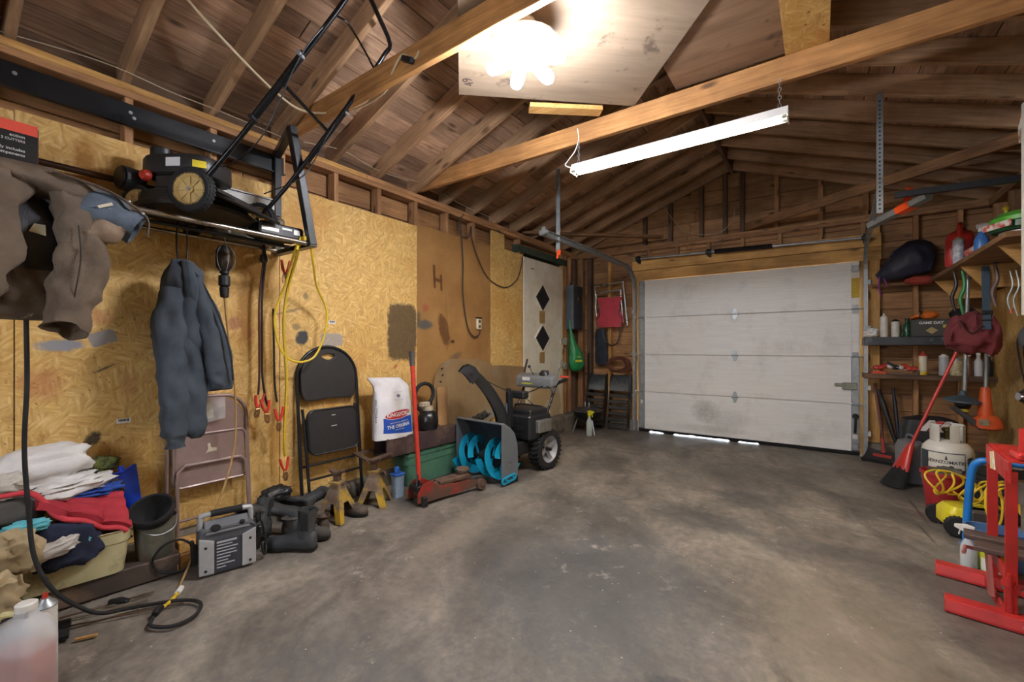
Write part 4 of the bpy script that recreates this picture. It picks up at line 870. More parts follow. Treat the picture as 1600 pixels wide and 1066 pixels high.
# ---- hanging trouble light with its tan cord
TL2 = thing('trouble_light', 'hand-held trouble light hanging from the rack beside the hoodie', 'work light', (-2.89, 1.105, 1.49), world=True)
c = V(-2.89, 1.105, 0)
mb = MB(); mb.lathe([(.012, 1.80), (.03, 1.79), (.043, 1.76), (.045, 1.70), (.040, 1.665), (.026, 1.645)], c, n=20); build(mb, 'lamp_shade', M('old_steel', '5a4f44', .35, .8, col2='3a322b'), TL2, smooth=True)
for k in range(6):
    a = 2*PI*k/6; mb = MB(); mb.tube([c+V(.02*math.cos(a), .02*math.sin(a), 1.80), c+V(.052*math.cos(a), .052*math.sin(a), 1.75), c+V(.052*math.cos(a), .052*math.sin(a), 1.69), c+V(.028*math.cos(a), .028*math.sin(a), 1.645)], .002, 5, sub=3); build(mb, 'guard_wire', GALV, TL2)
mb = MB(); mb.lathe([(.018, 1.65), (.024, 1.645), (.024, 1.63), (.016, 1.625), (.03, 1.615), (.03, 1.56), (.02, 1.55), (.026, 1.545), (.022, 1.49), (.012, 1.485)], c, n=16); build(mb, 'grip', BLACKP, TL2, smooth=30)
mb = MB(); mb.tube([c+V(0, 0, 1.80), c+V(.01, 0, 1.83), c+V(.02, -.01, 1.866)], .003, 6); build(mb, 'hook', GALV, TL2)
TANC = M('tan_cord', 'a98752', .6, col2='8f6f3e')
mb = MB(); mb.tube([c+V(0, 0, 1.49), (-2.885, 1.13, 1.2), (-2.88, 1.16, .9), (-2.86, 1.15, .62), (-2.80, 1.08, .42), (-2.74, 1.0, .28), (-2.70, .91, .15), (-2.64, .83, .03), (-2.60, .80, .012), (-2.53, .77, .012)], .0055, 7, sub=6); build(mb, 'cord', TANC, TL2, smooth=True)
mb = MB(); mb.tube([(-2.545, .785, .013), (-2.50, .755, .014)], .013, 8); build(mb, 'white_connector', WHITEP, TL2); mb = MB(); mb.tube([(-2.50, .755, .012), (-2.44, .70, .011), (-2.42, .665, .012)], .008, 8, sub=3); build(mb, 'yellow_lead', M('yellow_cable', 'dcbc2c', .45, col2='c3a31e'), TL2, smooth=True)
mb = MB(); mb.tube([(-2.42, .67, .018), (-2.39, .645, .018), (-2.37, .635, .018)], [.014, .017, .012], 8); build(mb, 'socket_end', BLACKP, TL2, smooth=True)
# ---- jumper cables
REDR = M('red_grip', 'd0382a', .45); COPP = M('copper_jaw', 'a5825c', .35, .8); YEL = M('yellow_cable', 'dcbc2c')
def clamp(parent, p, d, side, colr, name='clamp'):
    """spring clamp: two gripped arms and two jaws, pointing along d and spread along side"""
    p = V(p); d = V(d).normalized(); s = V(side).normalized()
    mb = MB(); mb.bar(p+s*.004, p+d*.045+s*.012, .008, .014, up=s); mb.bar(p-s*.004, p+d*.045-s*.012, .008, .014, up=s); mb.bar(p+d*.045+s*.012, p+d*.07+s*.002, .008, .014, up=s); mb.bar(p+d*.045-s*.012, p+d*.07-s*.002, .008, .014, up=s); mb.cyl(p+d*.012-s*.012, p+d*.012+s*.012, .007, n=8)
    o = build(mb, name, COPP, parent)
    for k in (-1, 1):
        mb = MB(); mb.tube([p+s*(k*.006), p-d*.03+s*(k*.018), p-d*.085+s*(k*.028)], [.008, .0105, .009], 8, flat=.8); build(mb, 'grip', colr if k > 0 else BLACKP if colr is BLACKP else colr, o, smooth=True)
    return o
JC = thing('jumper_cables', 'red and black jumper cables hanging straight down from the rack end', 'jumper cables', (-3.0, 1.39, .75), world=True)
mb = MB(); mb.tube([(-3.0, 1.37, 1.866), (-2.99, 1.372, 1.76), (-2.995, 1.35, 1.5), (-3.0, 1.352, 1.2), (-3.0, 1.352, 1.0), (-3.0, 1.345, .88)], .007, 8, sub=5); build(mb, 'red_cable', M('dark_red_cable', '4a2520', .5), JC, smooth=True)
mb = MB(); mb.tube([(-2.985, 1.375, 1.866), (-2.98, 1.38, 1.76), (-2.985, 1.362, 1.5), (-2.99, 1.364, 1.2), (-2.99, 1.366, 1.0), (-2.99, 1.385, .86), (-2.99, 1.40, .80)], .007, 8, sub=5); mb.lathe([(.02, 0), (.026, .02), (.02, .05)], (-2.99, 1.375, 1.75), n=10); build(mb, 'black_cable', BLACKP, JC, smooth=True)
clamp(JC, (-2.98, 1.335, .80), (-.1, -.12, -1), (0, 1, .1), REDR); clamp(JC, (-2.975, 1.385, .76), (0, .12, -1), (0, 1, -.1), REDR)
mb = MB(); mb.tube([(-3.0, 1.44, 1.45), (-3.0, 1.445, 1.2), (-3.0, 1.45, .95), (-2.99, 1.46, .82)], .007, 8, sub=4); build(mb, 'cable_tail', BLACKP, JC, smooth=True)
YC = thing('yellow_jumper_cables', 'yellow jumper cables looped over the rack corner above the black chair', 'jumper cables', (-2.96, 1.55, .35), world=True)
mb = MB(); mb.tube([(-2.66, 1.42, 1.80), (-2.67, 1.45, 1.88), (-2.72, 1.47, 1.885), (-2.80, 1.475, 1.80), (-2.90, 1.475, 1.62), (-2.95, 1.46, 1.52), (-2.96, 1.43, 1.40), (-2.96, 1.44, 1.28), (-2.96, 1.475, 1.17), (-2.95, 1.54, 1.10), (-2.95, 1.63, 1.09), (-2.95, 1.71, 1.13), (-2.95, 1.77, 1.25), (-2.95, 1.80, 1.40), (-2.95, 1.785, 1.5), (-2.88, 1.68, 1.62), (-2.75, 1.58, 1.75), (-2.66, 1.51, 1.86), (-2.63, 1.49, 1.872)], .0075, 8, sub=5, flat=1.0)
build(mb, 'cable_loop', YEL, YC, smooth=True)
mb = MB(); mb.tube([(-2.63, 1.46, 1.875), (-2.70, 1.47, 1.87), (-2.85, 1.50, 1.72), (-2.95, 1.505, 1.55), (-2.96, 1.49, 1.35), (-2.96, 1.50, 1.15), (-2.96, 1.51, .95), (-2.96, 1.50, .75), (-2.96, 1.495, .55), (-2.96, 1.50, .45)], .009, 8, sub=5, flat=1.7); build(mb, 'cable_drop', YEL, YC, smooth=True)
clamp(YC, (-2.90, 1.47, 1.685), (0, -.05, -1), (0, 1, 0), REDR); clamp(YC, (-2.94, 1.49, .36), (0, .08, -1), (0, 1, .1), REDR); clamp(YC, (-2.95, 1.455, .70), (0, -.02, -1), (0, 1, .2), REDR)
# ---- black padded folding chair
FC = thing('folding_chair', 'black folding chair with oval back leaning folded against the OSB', 'chair', (-3.03, 1.88, 0), world=True)
CHB = M('chair_black', '2c2b2c', .5, .1, col2='232223', bump=.15); CHF = M('chair_frame', '2a2c30', .35, .5)
def cp_(s, z, d=0): return V(-2.985-.085*z+d, 1.882+s, z)
mb = MB(); arch = [(-.245, .0), (-.245, .5), (-.245, .93)]+[(-.245*math.cos(a), .96+.235*math.sin(a)) for a in [PI*i/14 for i in range(1, 14)]]+[(.245, .93), (.245, .5), (.245, .0)]
mb.tube([cp_(*p) for p in arch], .0125, 10); build(mb, 'back_frame', CHF, FC, smooth=True)
N_ = 40; outer = []; hole = []
for i in range(N_):
    a = 2*PI*i/N_; c_, s_ = math.cos(a), math.sin(a)
    if s_ >= 0: y = .225*c_; z = .96+.22*s_
    else:
        y = .225*math.copysign(abs(c_)**.35, c_); z = .96-.19*(-s_)**.5 if abs(c_) < .9 else .96-.19*(-s_)**.5
        z += .035*(1-(y/.225)**2)*(-s_)
    outer.append((y, z-.96)); hole.append((.055*c_, .165+.018*s_-.012*(1-abs(c_))*(1 if s_ < 0 else 0)))
tilt = V(-.085, 0, 1).normalized()
mb = MB(); mb.prism(outer, .022, cp_(0, .96, .006), (0, 1, 0), tilt, hole=hole); build(mb, 'backrest', CHB, FC, bevel=.006)
def rrect(w, h, r, n=6):
    o = []
    for cx, cy, a0 in ((w-r, h-r, 0), (-w+r, h-r, PI/2), (-w+r, -h+r, PI), (w-r, -h+r, 3*PI/2)):
        for i in range(n+1): a = a0+PI/2*i/n; o.append((cx+r*math.cos(a), cy+r*math.sin(a)))
    return o
mb = MB(); mb.prism(rrect(.205, .165, .06), .03, cp_(0, .57, .032), (0, 1, 0), tilt); seat = build(mb, 'seat', CHB, FC, bevel=.01)
mb = MB(); mb.tube([cp_(y, z+.57, .05) for y, z in rrect(.20, .16, .055)], .006, 6, closed=True); build(mb, 'seat_rim', BLACKP, seat, smooth=True)
for z_, w_ in ((.60, .045), (.68, .03)): mb = MB(); mb.box(cp_(.0, z_, .048), (.004, w_, .008), ch=.001); build(mb, 'worn_scratch', M('scratch_pale', 'b8b4ae', .6), seat)
mb = MB(); mb.tube([cp_(-.215, .02, .055), cp_(-.215, .62, .02), cp_(-.215, .74, .0)], .011, 8); build(mb, 'rear_leg', CHF, FC, smooth=True)
mb = MB(); mb.tube([cp_(.215, .02, .055), cp_(.215, .62, .02), cp_(.215, .74, .0)], .011, 8); build(mb, 'rear_leg', CHF, FC, smooth=True)
for z, w_ in ((.33, .24), (.235, .215)):
    mb = MB(); mb.cyl(cp_(-w_, z, .03 if z < .3 else 0), cp_(w_, z, .03 if z < .3 else 0), .009, n=8); build(mb, 'cross_bar', CHF, FC, smooth=True)
for s in (-1, 1):
    mb = MB(); mb.cyl(cp_(s*.245, .0), cp_(s*.245, .07), .0165, n=10); build(mb, 'foot_cap', RUBBER, FC, smooth=True)
# ---- brown steel folding chair
BCH = thing('folding_chair', 'taupe steel folding chair leaning folded on the wall under the hoodie', 'chair', (-3.05, 1.09, .1), world=True)
TPE = M('taupe_metal', '9a827c', .42, .25, col2='84706a', scale=12); tilt2 = V(-.035, 0, 1).normalized()
def cb_(s, z, d=0): return V(-3.035-.035*z+d, 1.09+s+(.88-z)*.02*(1 if s > 0 else -1), z)
mb = MB(); arch = [(-.205, .11), (-.205, .5), (-.205, .73)]+[(-.205+.13*(1-math.cos(a)), .76+.13*math.sin(a)) for a in [PI/2*i/6 for i in range(7)]]+[(.205-.13*(1-math.cos(a)), .76+.13*math.sin(a)) for a in [PI/2*i/6 for i in range(6, -1, -1)]]+[(.205, .73), (.205, .5), (.205, .11)]
mb.tube([cb_(*p) for p in arch], .0115, 10); build(mb, 'back_frame', TPE, BCH, smooth=True)
mb = MB(); bp = [(-.19, -.13), (.19, -.13), (.19, .02), (.15, .09), (.08, .125), (-.08, .125), (-.15, .09), (-.19, .02)]; mb.prism(bp, .006, cb_(0, .755, .004), (0, 1, 0), tilt2); mb.bar(cb_(-.19, .625, .01), cb_(.19, .625, .01), .016, .012); build(mb, 'backrest', TPE, BCH, bevel=.002)
mb = MB(); mb.prism(rrect(.185, .15, .04), .008, cb_(0, .52, .026), (0, 1, 0), tilt2); mb.tube([cb_(y, z+.52, .03) for y, z in rrect(.185, .15, .04)], .008, 6, closed=True); st2 = build(mb, 'seat', TPE, BCH, smooth=30)
mb = MB(); mb.prism([(-.03, -.025), (-.01, -.02), (.03, -.018), (.03, .0), (0, .005), (-.005, .035), (-.02, .03), (-.015, .0)], .001, cb_(.0, .575, .032), (0, 1, 0), tilt2); build(mb, 'paint_scuff', M('cream_scuff', 'cfc3ae', .7), st2)
mb = MB(); mb.tube([cb_(-.175, .10, .065), cb_(-.175, .42, .05), cb_(-.17, .47, .05), cb_(-.14, .50, .05), cb_(.14, .50, .05), cb_(.17, .47, .05), cb_(.175, .42, .05), cb_(.175, .10, .065)], .0105, 8); build(mb, 'rear_leg', TPE, BCH, smooth=True)
mb = MB(); mb.cyl(cb_(-.20, .175, .01), cb_(.20, .175, .01), .008, n=8); build(mb, 'cross_bar', TPE, BCH, smooth=True)
NT_ = thing('clear_parts_bag', 'cream card in a clear plastic bag tucked on the taupe chair back', 'plastic bag', (-2.99, 1.085, .70), world=True)
mb = MB(); mb.box((-3.03, 1.06, .80), (.003, .075, .09), (.1, .05, 0)); build(mb, 'card', M('label_cream', 'd9d2b4'), NT_)
tp = NT('clear_film'); tp.out(hx('e8e8ea'), .15); tp.b.inputs['Alpha'].default_value = .35; tp.b.inputs['Transmission Weight'].default_value = .3
mb = MB(); mb.sheet(lambda u, v: (-3.018+.012*mnoise.noise(V(u*3, v*3, 1)), 1.02+.14*u, .73+.13*v+.02*u), 8, 8, .0015); build(mb, 'film', tp.m, NT_, smooth=True)
# ================================================================ LEFT FLOOR: clothes tote, bucket, power pack, boots
def fcloth(name, c1, c2): return M(name, c1, .9, 0, col2=c2, scale=6, amt=.7, bump=.45, bscale=160, bdist=.003)
PT = thing('scorched_plank', 'dark stained plank box under the cream tote on the floor', 'plank', (-2.83, .55, 0), world=True)
mb = MB(); mb.box((-2.90, .50, .05), (.22, .72, .10), (0, 0, -.10), ch=.006); build(mb, 'plank', M('scorched_wood', '4a3d34', .7, col2='2e2620', scale=4, dirt='7a6654', dscale=2.5, dlev=.6), PT)
CT_ = thing('cream_tote', 'dirty cream plastic tote heaped with old clothes', 'tote', (-2.90, .45, .10), -.10)
CRM = M('cream_plastic', 'c3bb93', .5, col2='a39a74', scale=7, dirt='7d7456', dscale=6, dlev=.60)
def tote(parent, w, d, h, mat, lip=.02, taper=.88, t=.004, name='tub'):
    mb = MB(); R0 = rrect(w*taper, d*taper, .05); R1 = rrect(w, d, .06)
    def at(k, z, g=0): return [V((p[0]*(1-k)+q[0]*k)*(1-g), (p[1]*(1-k)+q[1]*k)*(1-g), z) for p, q in zip(R0, R1)]
    mb.loft([at(0, 0), at(.70, h*.70), at(.72, h*.72, -.03), at(.97, h*.97, -.03), at(1, h, -.07), at(1, h, .03), at(.7, h*.7, .05), at(0, .008, .03)]); return build(mb, name, mat, parent, smooth=25)
tote(CT_, .135, .215, .205, CRM)
def blob(name, mat, label, cat, c, r, rot=(0, 0, 0), nz=.25, ns=5, seed=1, group=None, pl=None, nu=36, nv=22):
    """crumpled cloth: a flattened lump with ridged folds"""
    mb = MB(); R = Euler(rot).to_matrix(); c = V(c); vs = []
    def pt(th, ph):
        d = V(math.sin(th)*math.cos(ph), math.sin(th)*math.sin(ph), math.cos(th))
        k = 1+nz*mnoise.noise(d*ns*.45+V(seed*5.1, seed, 0)); f = abs(mnoise.noise(V(d.x*ns, d.y*ns*1.3+seed, d.z*ns*.8)))
        k += nz*.9*(.35-f); sg = [math.copysign(abs(q)**.75, q) for q in d]
        return c+R @ V(sg[0]*r[0]*k, sg[1]*r[1]*k, sg[2]*r[2]*k)
    g = [pt(0, 0)]
    for i in range(1, nv):
        for k in range(nu): g.append(pt(PI*i/nv, 2*PI*k/nu))
    g.append(pt(PI, 0)); e = len(g)-1; fs = []
    for k in range(nu):
        fs.append((0, 1+k, 1+(k+1) % nu)); fs.append((e, 1+(nv-2)*nu+(k+1) % nu, 1+(nv-2)*nu+k))
        for i in range(nv-2): a = 1+i*nu; b = a+nu; fs.append((a+k, b+k, b+(k+1) % nu, a+(k+1) % nu))
    mb.add(g, fs); o = build(mb, name, mat, None, smooth=80)
    o.data.transform(Matrix.Translation(-c)); o.location = c
    return tag(o, label, cat, group)
GR = 'clothes heaped in the cream tote'
WHT = fcloth('white_cotton', 'e2e0dd', 'c9c6c4'); RED = fcloth('red_puffer', 'b5303c', '8f2430'); GRY = fcloth('grey_fleece', '55524e', '3f3d3a'); NAV = fcloth('navy_cotton', '232a44', '181d30'); BEI = fcloth('beige_knit', 'b9a684', '97835f'); CYA = fcloth('turquoise', '6cc0cc', '4a9aa8'); BLE = fcloth('royal_blue', '2f55b0', '22418c'); BRW = fcloth('mud_brown', '4a4038', '322b25')
blob('brown_rag', BRW, 'brown rags filling the tote at its right rim', 'rag', (-2.89, .52, .265), (.10, .14, .05), nz=.4, ns=9, seed=3, group=GR)
blob('navy_shirt', NAV, 'navy blue shirt spilling over the front of the cream tote', 'shirt', (-2.78, .42, .30), (.055, .115, .10), (0, 0, -.1), .25, 6, 5, GR)
blob('grey_fleece', GRY, 'grey fleece jacket lying open with a red edge on the clothes heap', 'fleece', (-2.89, .24, .485), (.10, .145, .075), (.0, .1, 0), .15, 5, 8, GR)
# red quilted vest with baffles
RV = thing('red_puffer_vest', 'bright red quilted puffer vest draped across the clothes heap', 'vest', (-2.86, .52, .30), world=True)
mb = MB()
def vest(u, v):
    y = .33+.30*u; k = 1-abs(2*v-1)**3
    x = -2.98+.205*v; z = .465-.05*u-v*v*(.01+.135*u)
    puff = .016*abs(math.sin(PI*v*4.5))**.7+.02*abs(math.sin(PI*u*2.6+.6))**.6
    z += puff+.008*mnoise.noise(V(u*7, v*7, 2)); x += .5*puff*v; 
    return V(x+.04*u*(1-v), y, z)
mb.sheet(vest, 44, 30, .03); rv = build(mb, 'quilted_shell', RED, RV, smooth=70)
mb = MB(); mb.tube([(-2.80, .12, .56), (-2.79, .23, .567), (-2.785, .315, .558), (-2.78, .358, .503), (-2.775, .385, .45)]+[vest(u_, 1)+V(.006, 0, -.004) for u_ in (.3, .5, .7, .9, 1.0)], .012, 10, sub=5); build(mb, 'piped_hem', fcloth('red_piping', 'd0424a', 'ac303c'), RV, smooth=True)
blob('white_sheet', WHT, 'white cotton sheet bunched on top of the clothes heap', 'sheet', (-2.97, .37, .635), (.085, .165, .085), (.12, .1, 0), .22, 5, 2, GR)
blob('white_towel', WHT, 'thin white towel lying under the white sheet on the heap', 'towel', (-2.93, .38, .535), (.10, .19, .04), (.05, .2, 0), .4, 8, 6, GR)
blob('white_rag', fcloth('off_white', 'cfcac0', 'a9a399'), 'off-white rag with dark folds at the far left of the heap', 'rag', (-2.85, .20, .60), (.07, .10, .04), (0, .2, 0), .45, 8, 12, GR)
blob('blue_shirt', BLE, 'royal blue shirt squeezed under the white towel', 'shirt', (-2.92, .52, .49), (.07, .11, .025), (0, .15, 0), .45, 9, 4, GR)
blob('dark_brown_scarf', BRW, 'dark brown scarf bunched between white towel and blue dustpan', 'scarf', (-2.94, .615, .475), (.05, .04, .035), nz=.4, ns=9, seed=7, group=GR)
blob('camouflage_cloth', M('camouflage', '6f7a3c', .9, col2='3a3d28', scale=30, amt=.2), 'olive camouflage cloth peeking out behind the white sheet', 'cloth', (-3.03, .585, .585), (.03, .07, .035), nz=.3, ns=7, seed=9, group=GR)
blob('turquoise_cloth', CYA, 'turquoise cloth poking out under the grey fleece', 'cloth', (-2.765, .30, .42), (.035, .07, .025), (0, 0, .2), .35, 8, 3, GR)
blob('turquoise_rag', CYA, 'small turquoise rag beside the red vest hem', 'rag', (-2.75, .485, .315), (.02, .022, .022), nz=.3, ns=7, seed=5, group=GR)
blob('beige_sweater', BEI, 'beige knitted sweater hanging off the left end of the heap', 'sweater', (-2.72, .22, .33), (.07, .115, .10), (0, .3, -.2), .35, 7, 4, GR)
blob('white_sock', fcloth('sock', 'cfc9c3', 'b0a89f'), 'white sock curled over the navy shirt', 'sock', (-2.705, .375, .315), (.028, .075, .03), (.3, .2, -.1), .35, 6, 2, GR)
blob('beige_trousers', BEI, 'beige trousers sliding down beside the tote', 'trousers', (-2.62, .16, .20), (.05, .11, .10), (.3, .2, 0), .35, 7, 14, GR)
blob('black_bag', fcloth('black_cloth', '1d1c1f', '121214'), 'black cloth bag slumped on the floor left of the tote', 'bag', (-2.66, .20, .07), (.11, .13, .075), (0, 0, .2), .3, 6, 11, GR+' and beside it')
GRYB = M('grey_glossy_bag', '4c4c58', .35, col2='34343d', bump=.3)
blob('grey_bin_liner', GRYB, 'glossy dark grey plastic bag in front of the tote', 'plastic bag', (-2.50, .20, .065), (.085, .10, .06), (.1, 0, .3), .35, 7, 21)
# blue dustpan standing up, metal bucket with rubber funnel
DP = thing('blue_dustpan', 'bright blue plastic dustpan standing upright behind the red vest', 'dustpan', (-2.98, .70, .16), world=True)
mb = MB(); A_ = V(-2.99, .645, .535); 
def dp(u, v):
    w = .06*(1-v)+.022*v; return V(-2.985+.012*math.cos(PI*(u-.5))*1.5, .655+.075*v+w*(2*u-1)*1.0, .565-.33*v-.02*(1-v)*(1-u)*2)
mb.sheet(dp, 10, 14, .006); build(mb, 'pan', M('blue_plastic', '1b46c8', .35, col2='1638a4'), DP, smooth=60)
mb = MB(); mb.tube([dp(0, 0), dp(0, .5), dp(0, 1)], .006, 6); mb.tube([dp(1, 0), dp(1, .5), dp(1, 1)], .006, 6); mb.tube([dp(0, 0), dp(.5, 0)+V(.02, 0, 0), dp(1, 0)], .005, 6); build(mb, 'rim', MATS['blue_plastic'], DP, smooth=True)
mb = MB(); mb.tube([dp(.5, 0), dp(.5, 0)+V(0, 0, .025)], .012, 8); build(mb, 'hang_tab', MATS['blue_plastic'], DP)
BK = thing('metal_bucket', 'rusty grey metal bucket standing on the dark plank', 'bucket', (-2.85, .765, .10))
mb = MB(); mb.lathe([(.075, 0), (.078, .005), (.09, .19), (.095, .20), (.091, .20), (.086, .19), (.072, .01)], n=28); build(mb, 'pail', M('rusty_zinc', '8a8878', .6, .3, col2='5f5d54', scale=6, dirt='5a4030', dscale=5, dlev=.58), BK, smooth=30)
mb = MB(); mb.tube([(.0, -.095, .185), (.085, -.06, .15), (.10, .0, .13), (.085, .06, .15), (.0, .095, .185)], .0025, 6, sub=4); build(mb, 'bail_handle', GALV, BK, smooth=True)
FN = thing('rubber_funnel', 'black rubber funnel resting mouth up in the metal bucket', 'funnel', (-2.845, .765, .275), rot=(.30, .50, 0))
mb = MB(); mb.lathe([(.03, -.03), (.055, .0), (.085, .045), (.098, .085), (.10, .10), (.094, .108), (.085, .104), (.078, .06), (.045, .01), (.02, -.02)], n=30); build(mb, 'cup', RUBBER, FN, smooth=50)
for k, (x, y, z, l, r_) in enumerate(((-2.88, .93, .03, .18, .2), (-2.90, .95, .085, .15, -.1), (-2.84, .90, .025, .20, .5))):
    mb = MB(); mb.box((0, 0, 0), (.09, l, .045 if k != 1 else .06), ch=.004); o = build(mb, 'firewood_block', NEWW if k else STUD); o.location = (x, y, z+.0); o.rotation_euler = (0, 0, r_)
    tag(o, ('rough brown wood block on the floor behind the power pack', 'split wood block lying on top behind the power pack', 'pale short wood offcut leaning by the power pack')[k], 'wood block', 'wood blocks behind the power pack')
# ---- jump starter power pack
PW = thing('jump_starter', 'grey and silver jump starter power pack with carry handle on the floor', 'power pack', (-2.625, 1.015, 0), math.radians(76))
PG = M('pack_grey', '5a5c60', .45, col2='484a4e'); PSV = M('pack_silver', 'b9bbbc', .35, .3, col2='a2a4a6')
def pk(y, k=1.0, w=.13, h=.235): return [V(p[0], y, p[1]+h/2) for p in rrect(w*k, h/2*k, .035)]
mb = MB(); mb.loft([pk(-.055, .93), pk(-.06, .97), pk(-.05, 1), pk(.07, 1), pk(.08, .95)]); build(mb, 'body', PG, PW, smooth=30)
for s in (-1, 1):
    mb = MB(); mb.prism([(s*.128, .01), (s*.062, .006), (s*.062, .175), (s*.085, .185), (s*.128, .20)], .016, (0, -.06, 0), (1, 0, 0), (0, 0, 1)); sd = build(mb, 'silver_cheek', PSV, PW, bevel=.004)
    for z in (.03, .15):
        mb = MB(); mb.cyl((s*.10, -.068, z), (s*.10, -.0705, z), .007, n=10); build(mb, 'screw', DSTEEL, sd)
mb = MB(); mb.box((0, -.064, .095), (.118, .004, .165)); fl_ = build(mb, 'front_label', M('label_dark', '3c3f46', .4), PW)
for k in range(9):
    mb = MB(); w_ = (.09, .07, .095, .085, .09, .06, .05, .08, .04)[k]; mb.box((-.052+w_/2, -.0668, .165-.0165*k), (w_, .001, .0055 if k else .010)); build(mb, 'print_line', M('print_grey', 'b9bcc2', .5), fl_)
mb = MB(); mb.box((0, -.02, .236), (.20, .10, .012), (.45, 0, 0), ch=.004); tp_ = build(mb, 'control_panel', M('panel_grey', '6d7075', .4), PW)
mb = MB(); mb.lathe([(.024, 0), (.022, .006), (.0, .006)], (-.055, -.045, .236), (0, -.43, .9), n=18); build(mb, 'gauge', DSTEEL, tp_, smooth=30)
mb = MB(); mb.lathe([(.014, 0), (.012, .012), (.0, .012)], (.065, -.045, .236), (0, -.43, .9), n=14); build(mb, 'knob', BLACKP, tp_, smooth=30)
mb = MB(); mb.tube([(-.115, .02, .22), (-.115, .02, .275), (-.095, .02, .295), (.095, .02, .295), (.115, .02, .275), (.115, .02, .22)], .014, 10, sub=3); h_ = build(mb, 'carry_handle', PSV, PW, smooth=True)
mb = MB(); mb.cyl((-.07, .02, .297), (.075, .02, .297), .018, n=14); build(mb, 'foam_grip', RUBBER, h_, smooth=30)
for s in (-1, 1):
    mb = MB(); mb.box((s*.143, .01, .10), (.03, .05, .10), ch=.006); mb.box((s*.15, -.01, .16), (.02, .03, .05), (0, s*.3, 0), ch=.004); build(mb, 'clamp_holder', BLACKP, PW)
mb = MB(); mb.tube([(.145, .03, .19), (.17, .03, .20), (.185, .01, .12), (.19, -.01, .05), (.175, -.03, .02), (.16, -.02, .09)], .006, 7, sub=4); mb.cyl((.155, .02, .20), (.155, .02, .255), .014, n=10); build(mb, 'plug_lead', BLACKP, PW, smooth=True)
mb = MB(); mb.tube([(-.145, .03, .15), (-.20, .04, .19), (-.27, .05, .17), (-.31, .06, .10), (-.28, .06, .04), (-.20, .03, .03), (-.15, .02, .06)], .006, 7, sub=4); build(mb, 'charge_lead', BLACKP, PW, smooth=True)
# ---- boots and shoes
def boot(name, label, loc, rz, mat, shaft=.16, L=.29, rot=None, soles=RUBBER, group='work boots piled by the wall', pull=True, lace=False):
    b = thing(name, label, 'boot' if shaft > .08 else 'shoe', loc, rz, group, rot=rot)
    out = [(x*L, w) for x, w in ((-.02, .025), (.0, .034), (.10, .038), (.30, .032), (.45, .034), (.65, .047), (.80, .048), (.92, .036), (1.0, .012))]
    poly = [(x, -w) for x, w in out]+[(x, w*.9) for x, w in out[::-1]]
    mb = MB(); mb.prism(poly, .022, (0, 0, .013)); mb.prism([p for p in poly if p[0] < .32*L], .014, (0, 0, .007)); s_ = build(mb, 'sole', soles, b, bevel=.004)
    rings = []
    for x, w, h in ((-.015, .022, .05), (.0, .030, .085), (.12, .036, .105), (.28, .033, .11), (.42, .034, .088), (.55, .039, .066), (.70, .045, .054), (.84, .043, .050), (.94, .032, .040), (1.0, .014, .022)):
        rg = []
        for i in range(20):
            a = 2*PI*i/20; ca, sa = math.cos(a), math.sin(a); rg.append(V(x*L, w*math.copysign(abs(ca)**.7, ca), .022+(h if sa > 0 else .004)*abs(sa)**.8*(1 if sa > 0 else -1)+.003*mnoise.noise(V(x*9, a*2, L))))
        rings.append(rg)
    mb = MB(); mb.loft(rings); u_ = build(mb, 'upper', mat, b, smooth=60)
    rg = []
    for z, rx, ry, cx in ((.07, .055, .034, .06), (.11, .052, .036, .055), (.11+shaft*.4, .050, .038, .048), (.11+shaft*.75, .055, .042, .045), (.11+shaft, .058, .044, .045)):
        rg.append(ring((cx, 0, z), rx, ry, 24, fold=.025, nf=3, ph=z*20))
    t_ = rg[-1]; c_ = V(.045, 0, 0)
    rg += [[V(c_.x+(p.x-c_.x)*.9, p.y*.88, p.z) for p in t_], [V(c_.x+(p.x-c_.x)*.8, p.y*.8, p.z-shaft*.5) for p in t_], [V(c_.x+(p.x-c_.x)*.5, p.y*.5, p.z-shaft*.6-.02) for p in t_]]
    mb = MB(); mb.loft(rg); build(mb, 'shaft', mat, b, smooth=50)
    if pull:
        mb = MB(); mb.box((.045, -.040, .11+shaft*.5), (.045, .006, shaft*.8), ch=.002); mb.box((.045, .040, .11+shaft*.5), (.045, .006, shaft*.8), ch=.002); build(mb, 'elastic_gore', M('gore_black', '232527', .9, bump=.5, bscale=300), b)
    if lace:
        for k in range(4):
            mb = MB(); mb.tube([(.10+.03*k, -.03, .115-.012*k), (.115+.03*k, 0, .128-.014*k), (.10+.03*k, .03, .115-.012*k)], .003, 5); build(mb, 'lace', M('lace_grey', '6d6d6c', .8), b)
    return b
LEA = M('black_leather', '2c2d2f', .6, col2='45474a', scale=14, amt=.5, bump=.35, bscale=60); LBR = M('brown_leather', '5b4d42', .6, col2='3b322b', scale=8, bump=.3); LGR = M('grey_suede', '4b4843', .9, col2='35322f')
boot('work_boot', 'black pull-on leather boot standing in front of the boot pile', (-2.42, 1.40, 0), math.radians(214), LEA, .13, .30)
boot('work_boot', 'black leather boot standing tilted beside the power pack', (-2.83, 1.32, .005), 0, LEA, .12, .28, rot=(.10, -.30, math.radians(-60)))
boot('work_boot', 'tall black rubber boot lying on its side on the boot pile', (-2.95, 1.40, .15), 0, LEA, .16, .29, rot=(1.35, .15, math.radians(20)), pull=False)
boot('work_shoe', 'low grey work shoe underneath the pile of boots', (-2.72, 1.37, .0), math.radians(35), LGR, .02, .29, lace=True, pull=False)
boot('work_boot', 'worn black boot lying across the back of the pile', (-2.80, 1.55, .13), 0, LEA, .13, .28, rot=(1.5, .05, math.radians(200)), pull=False)
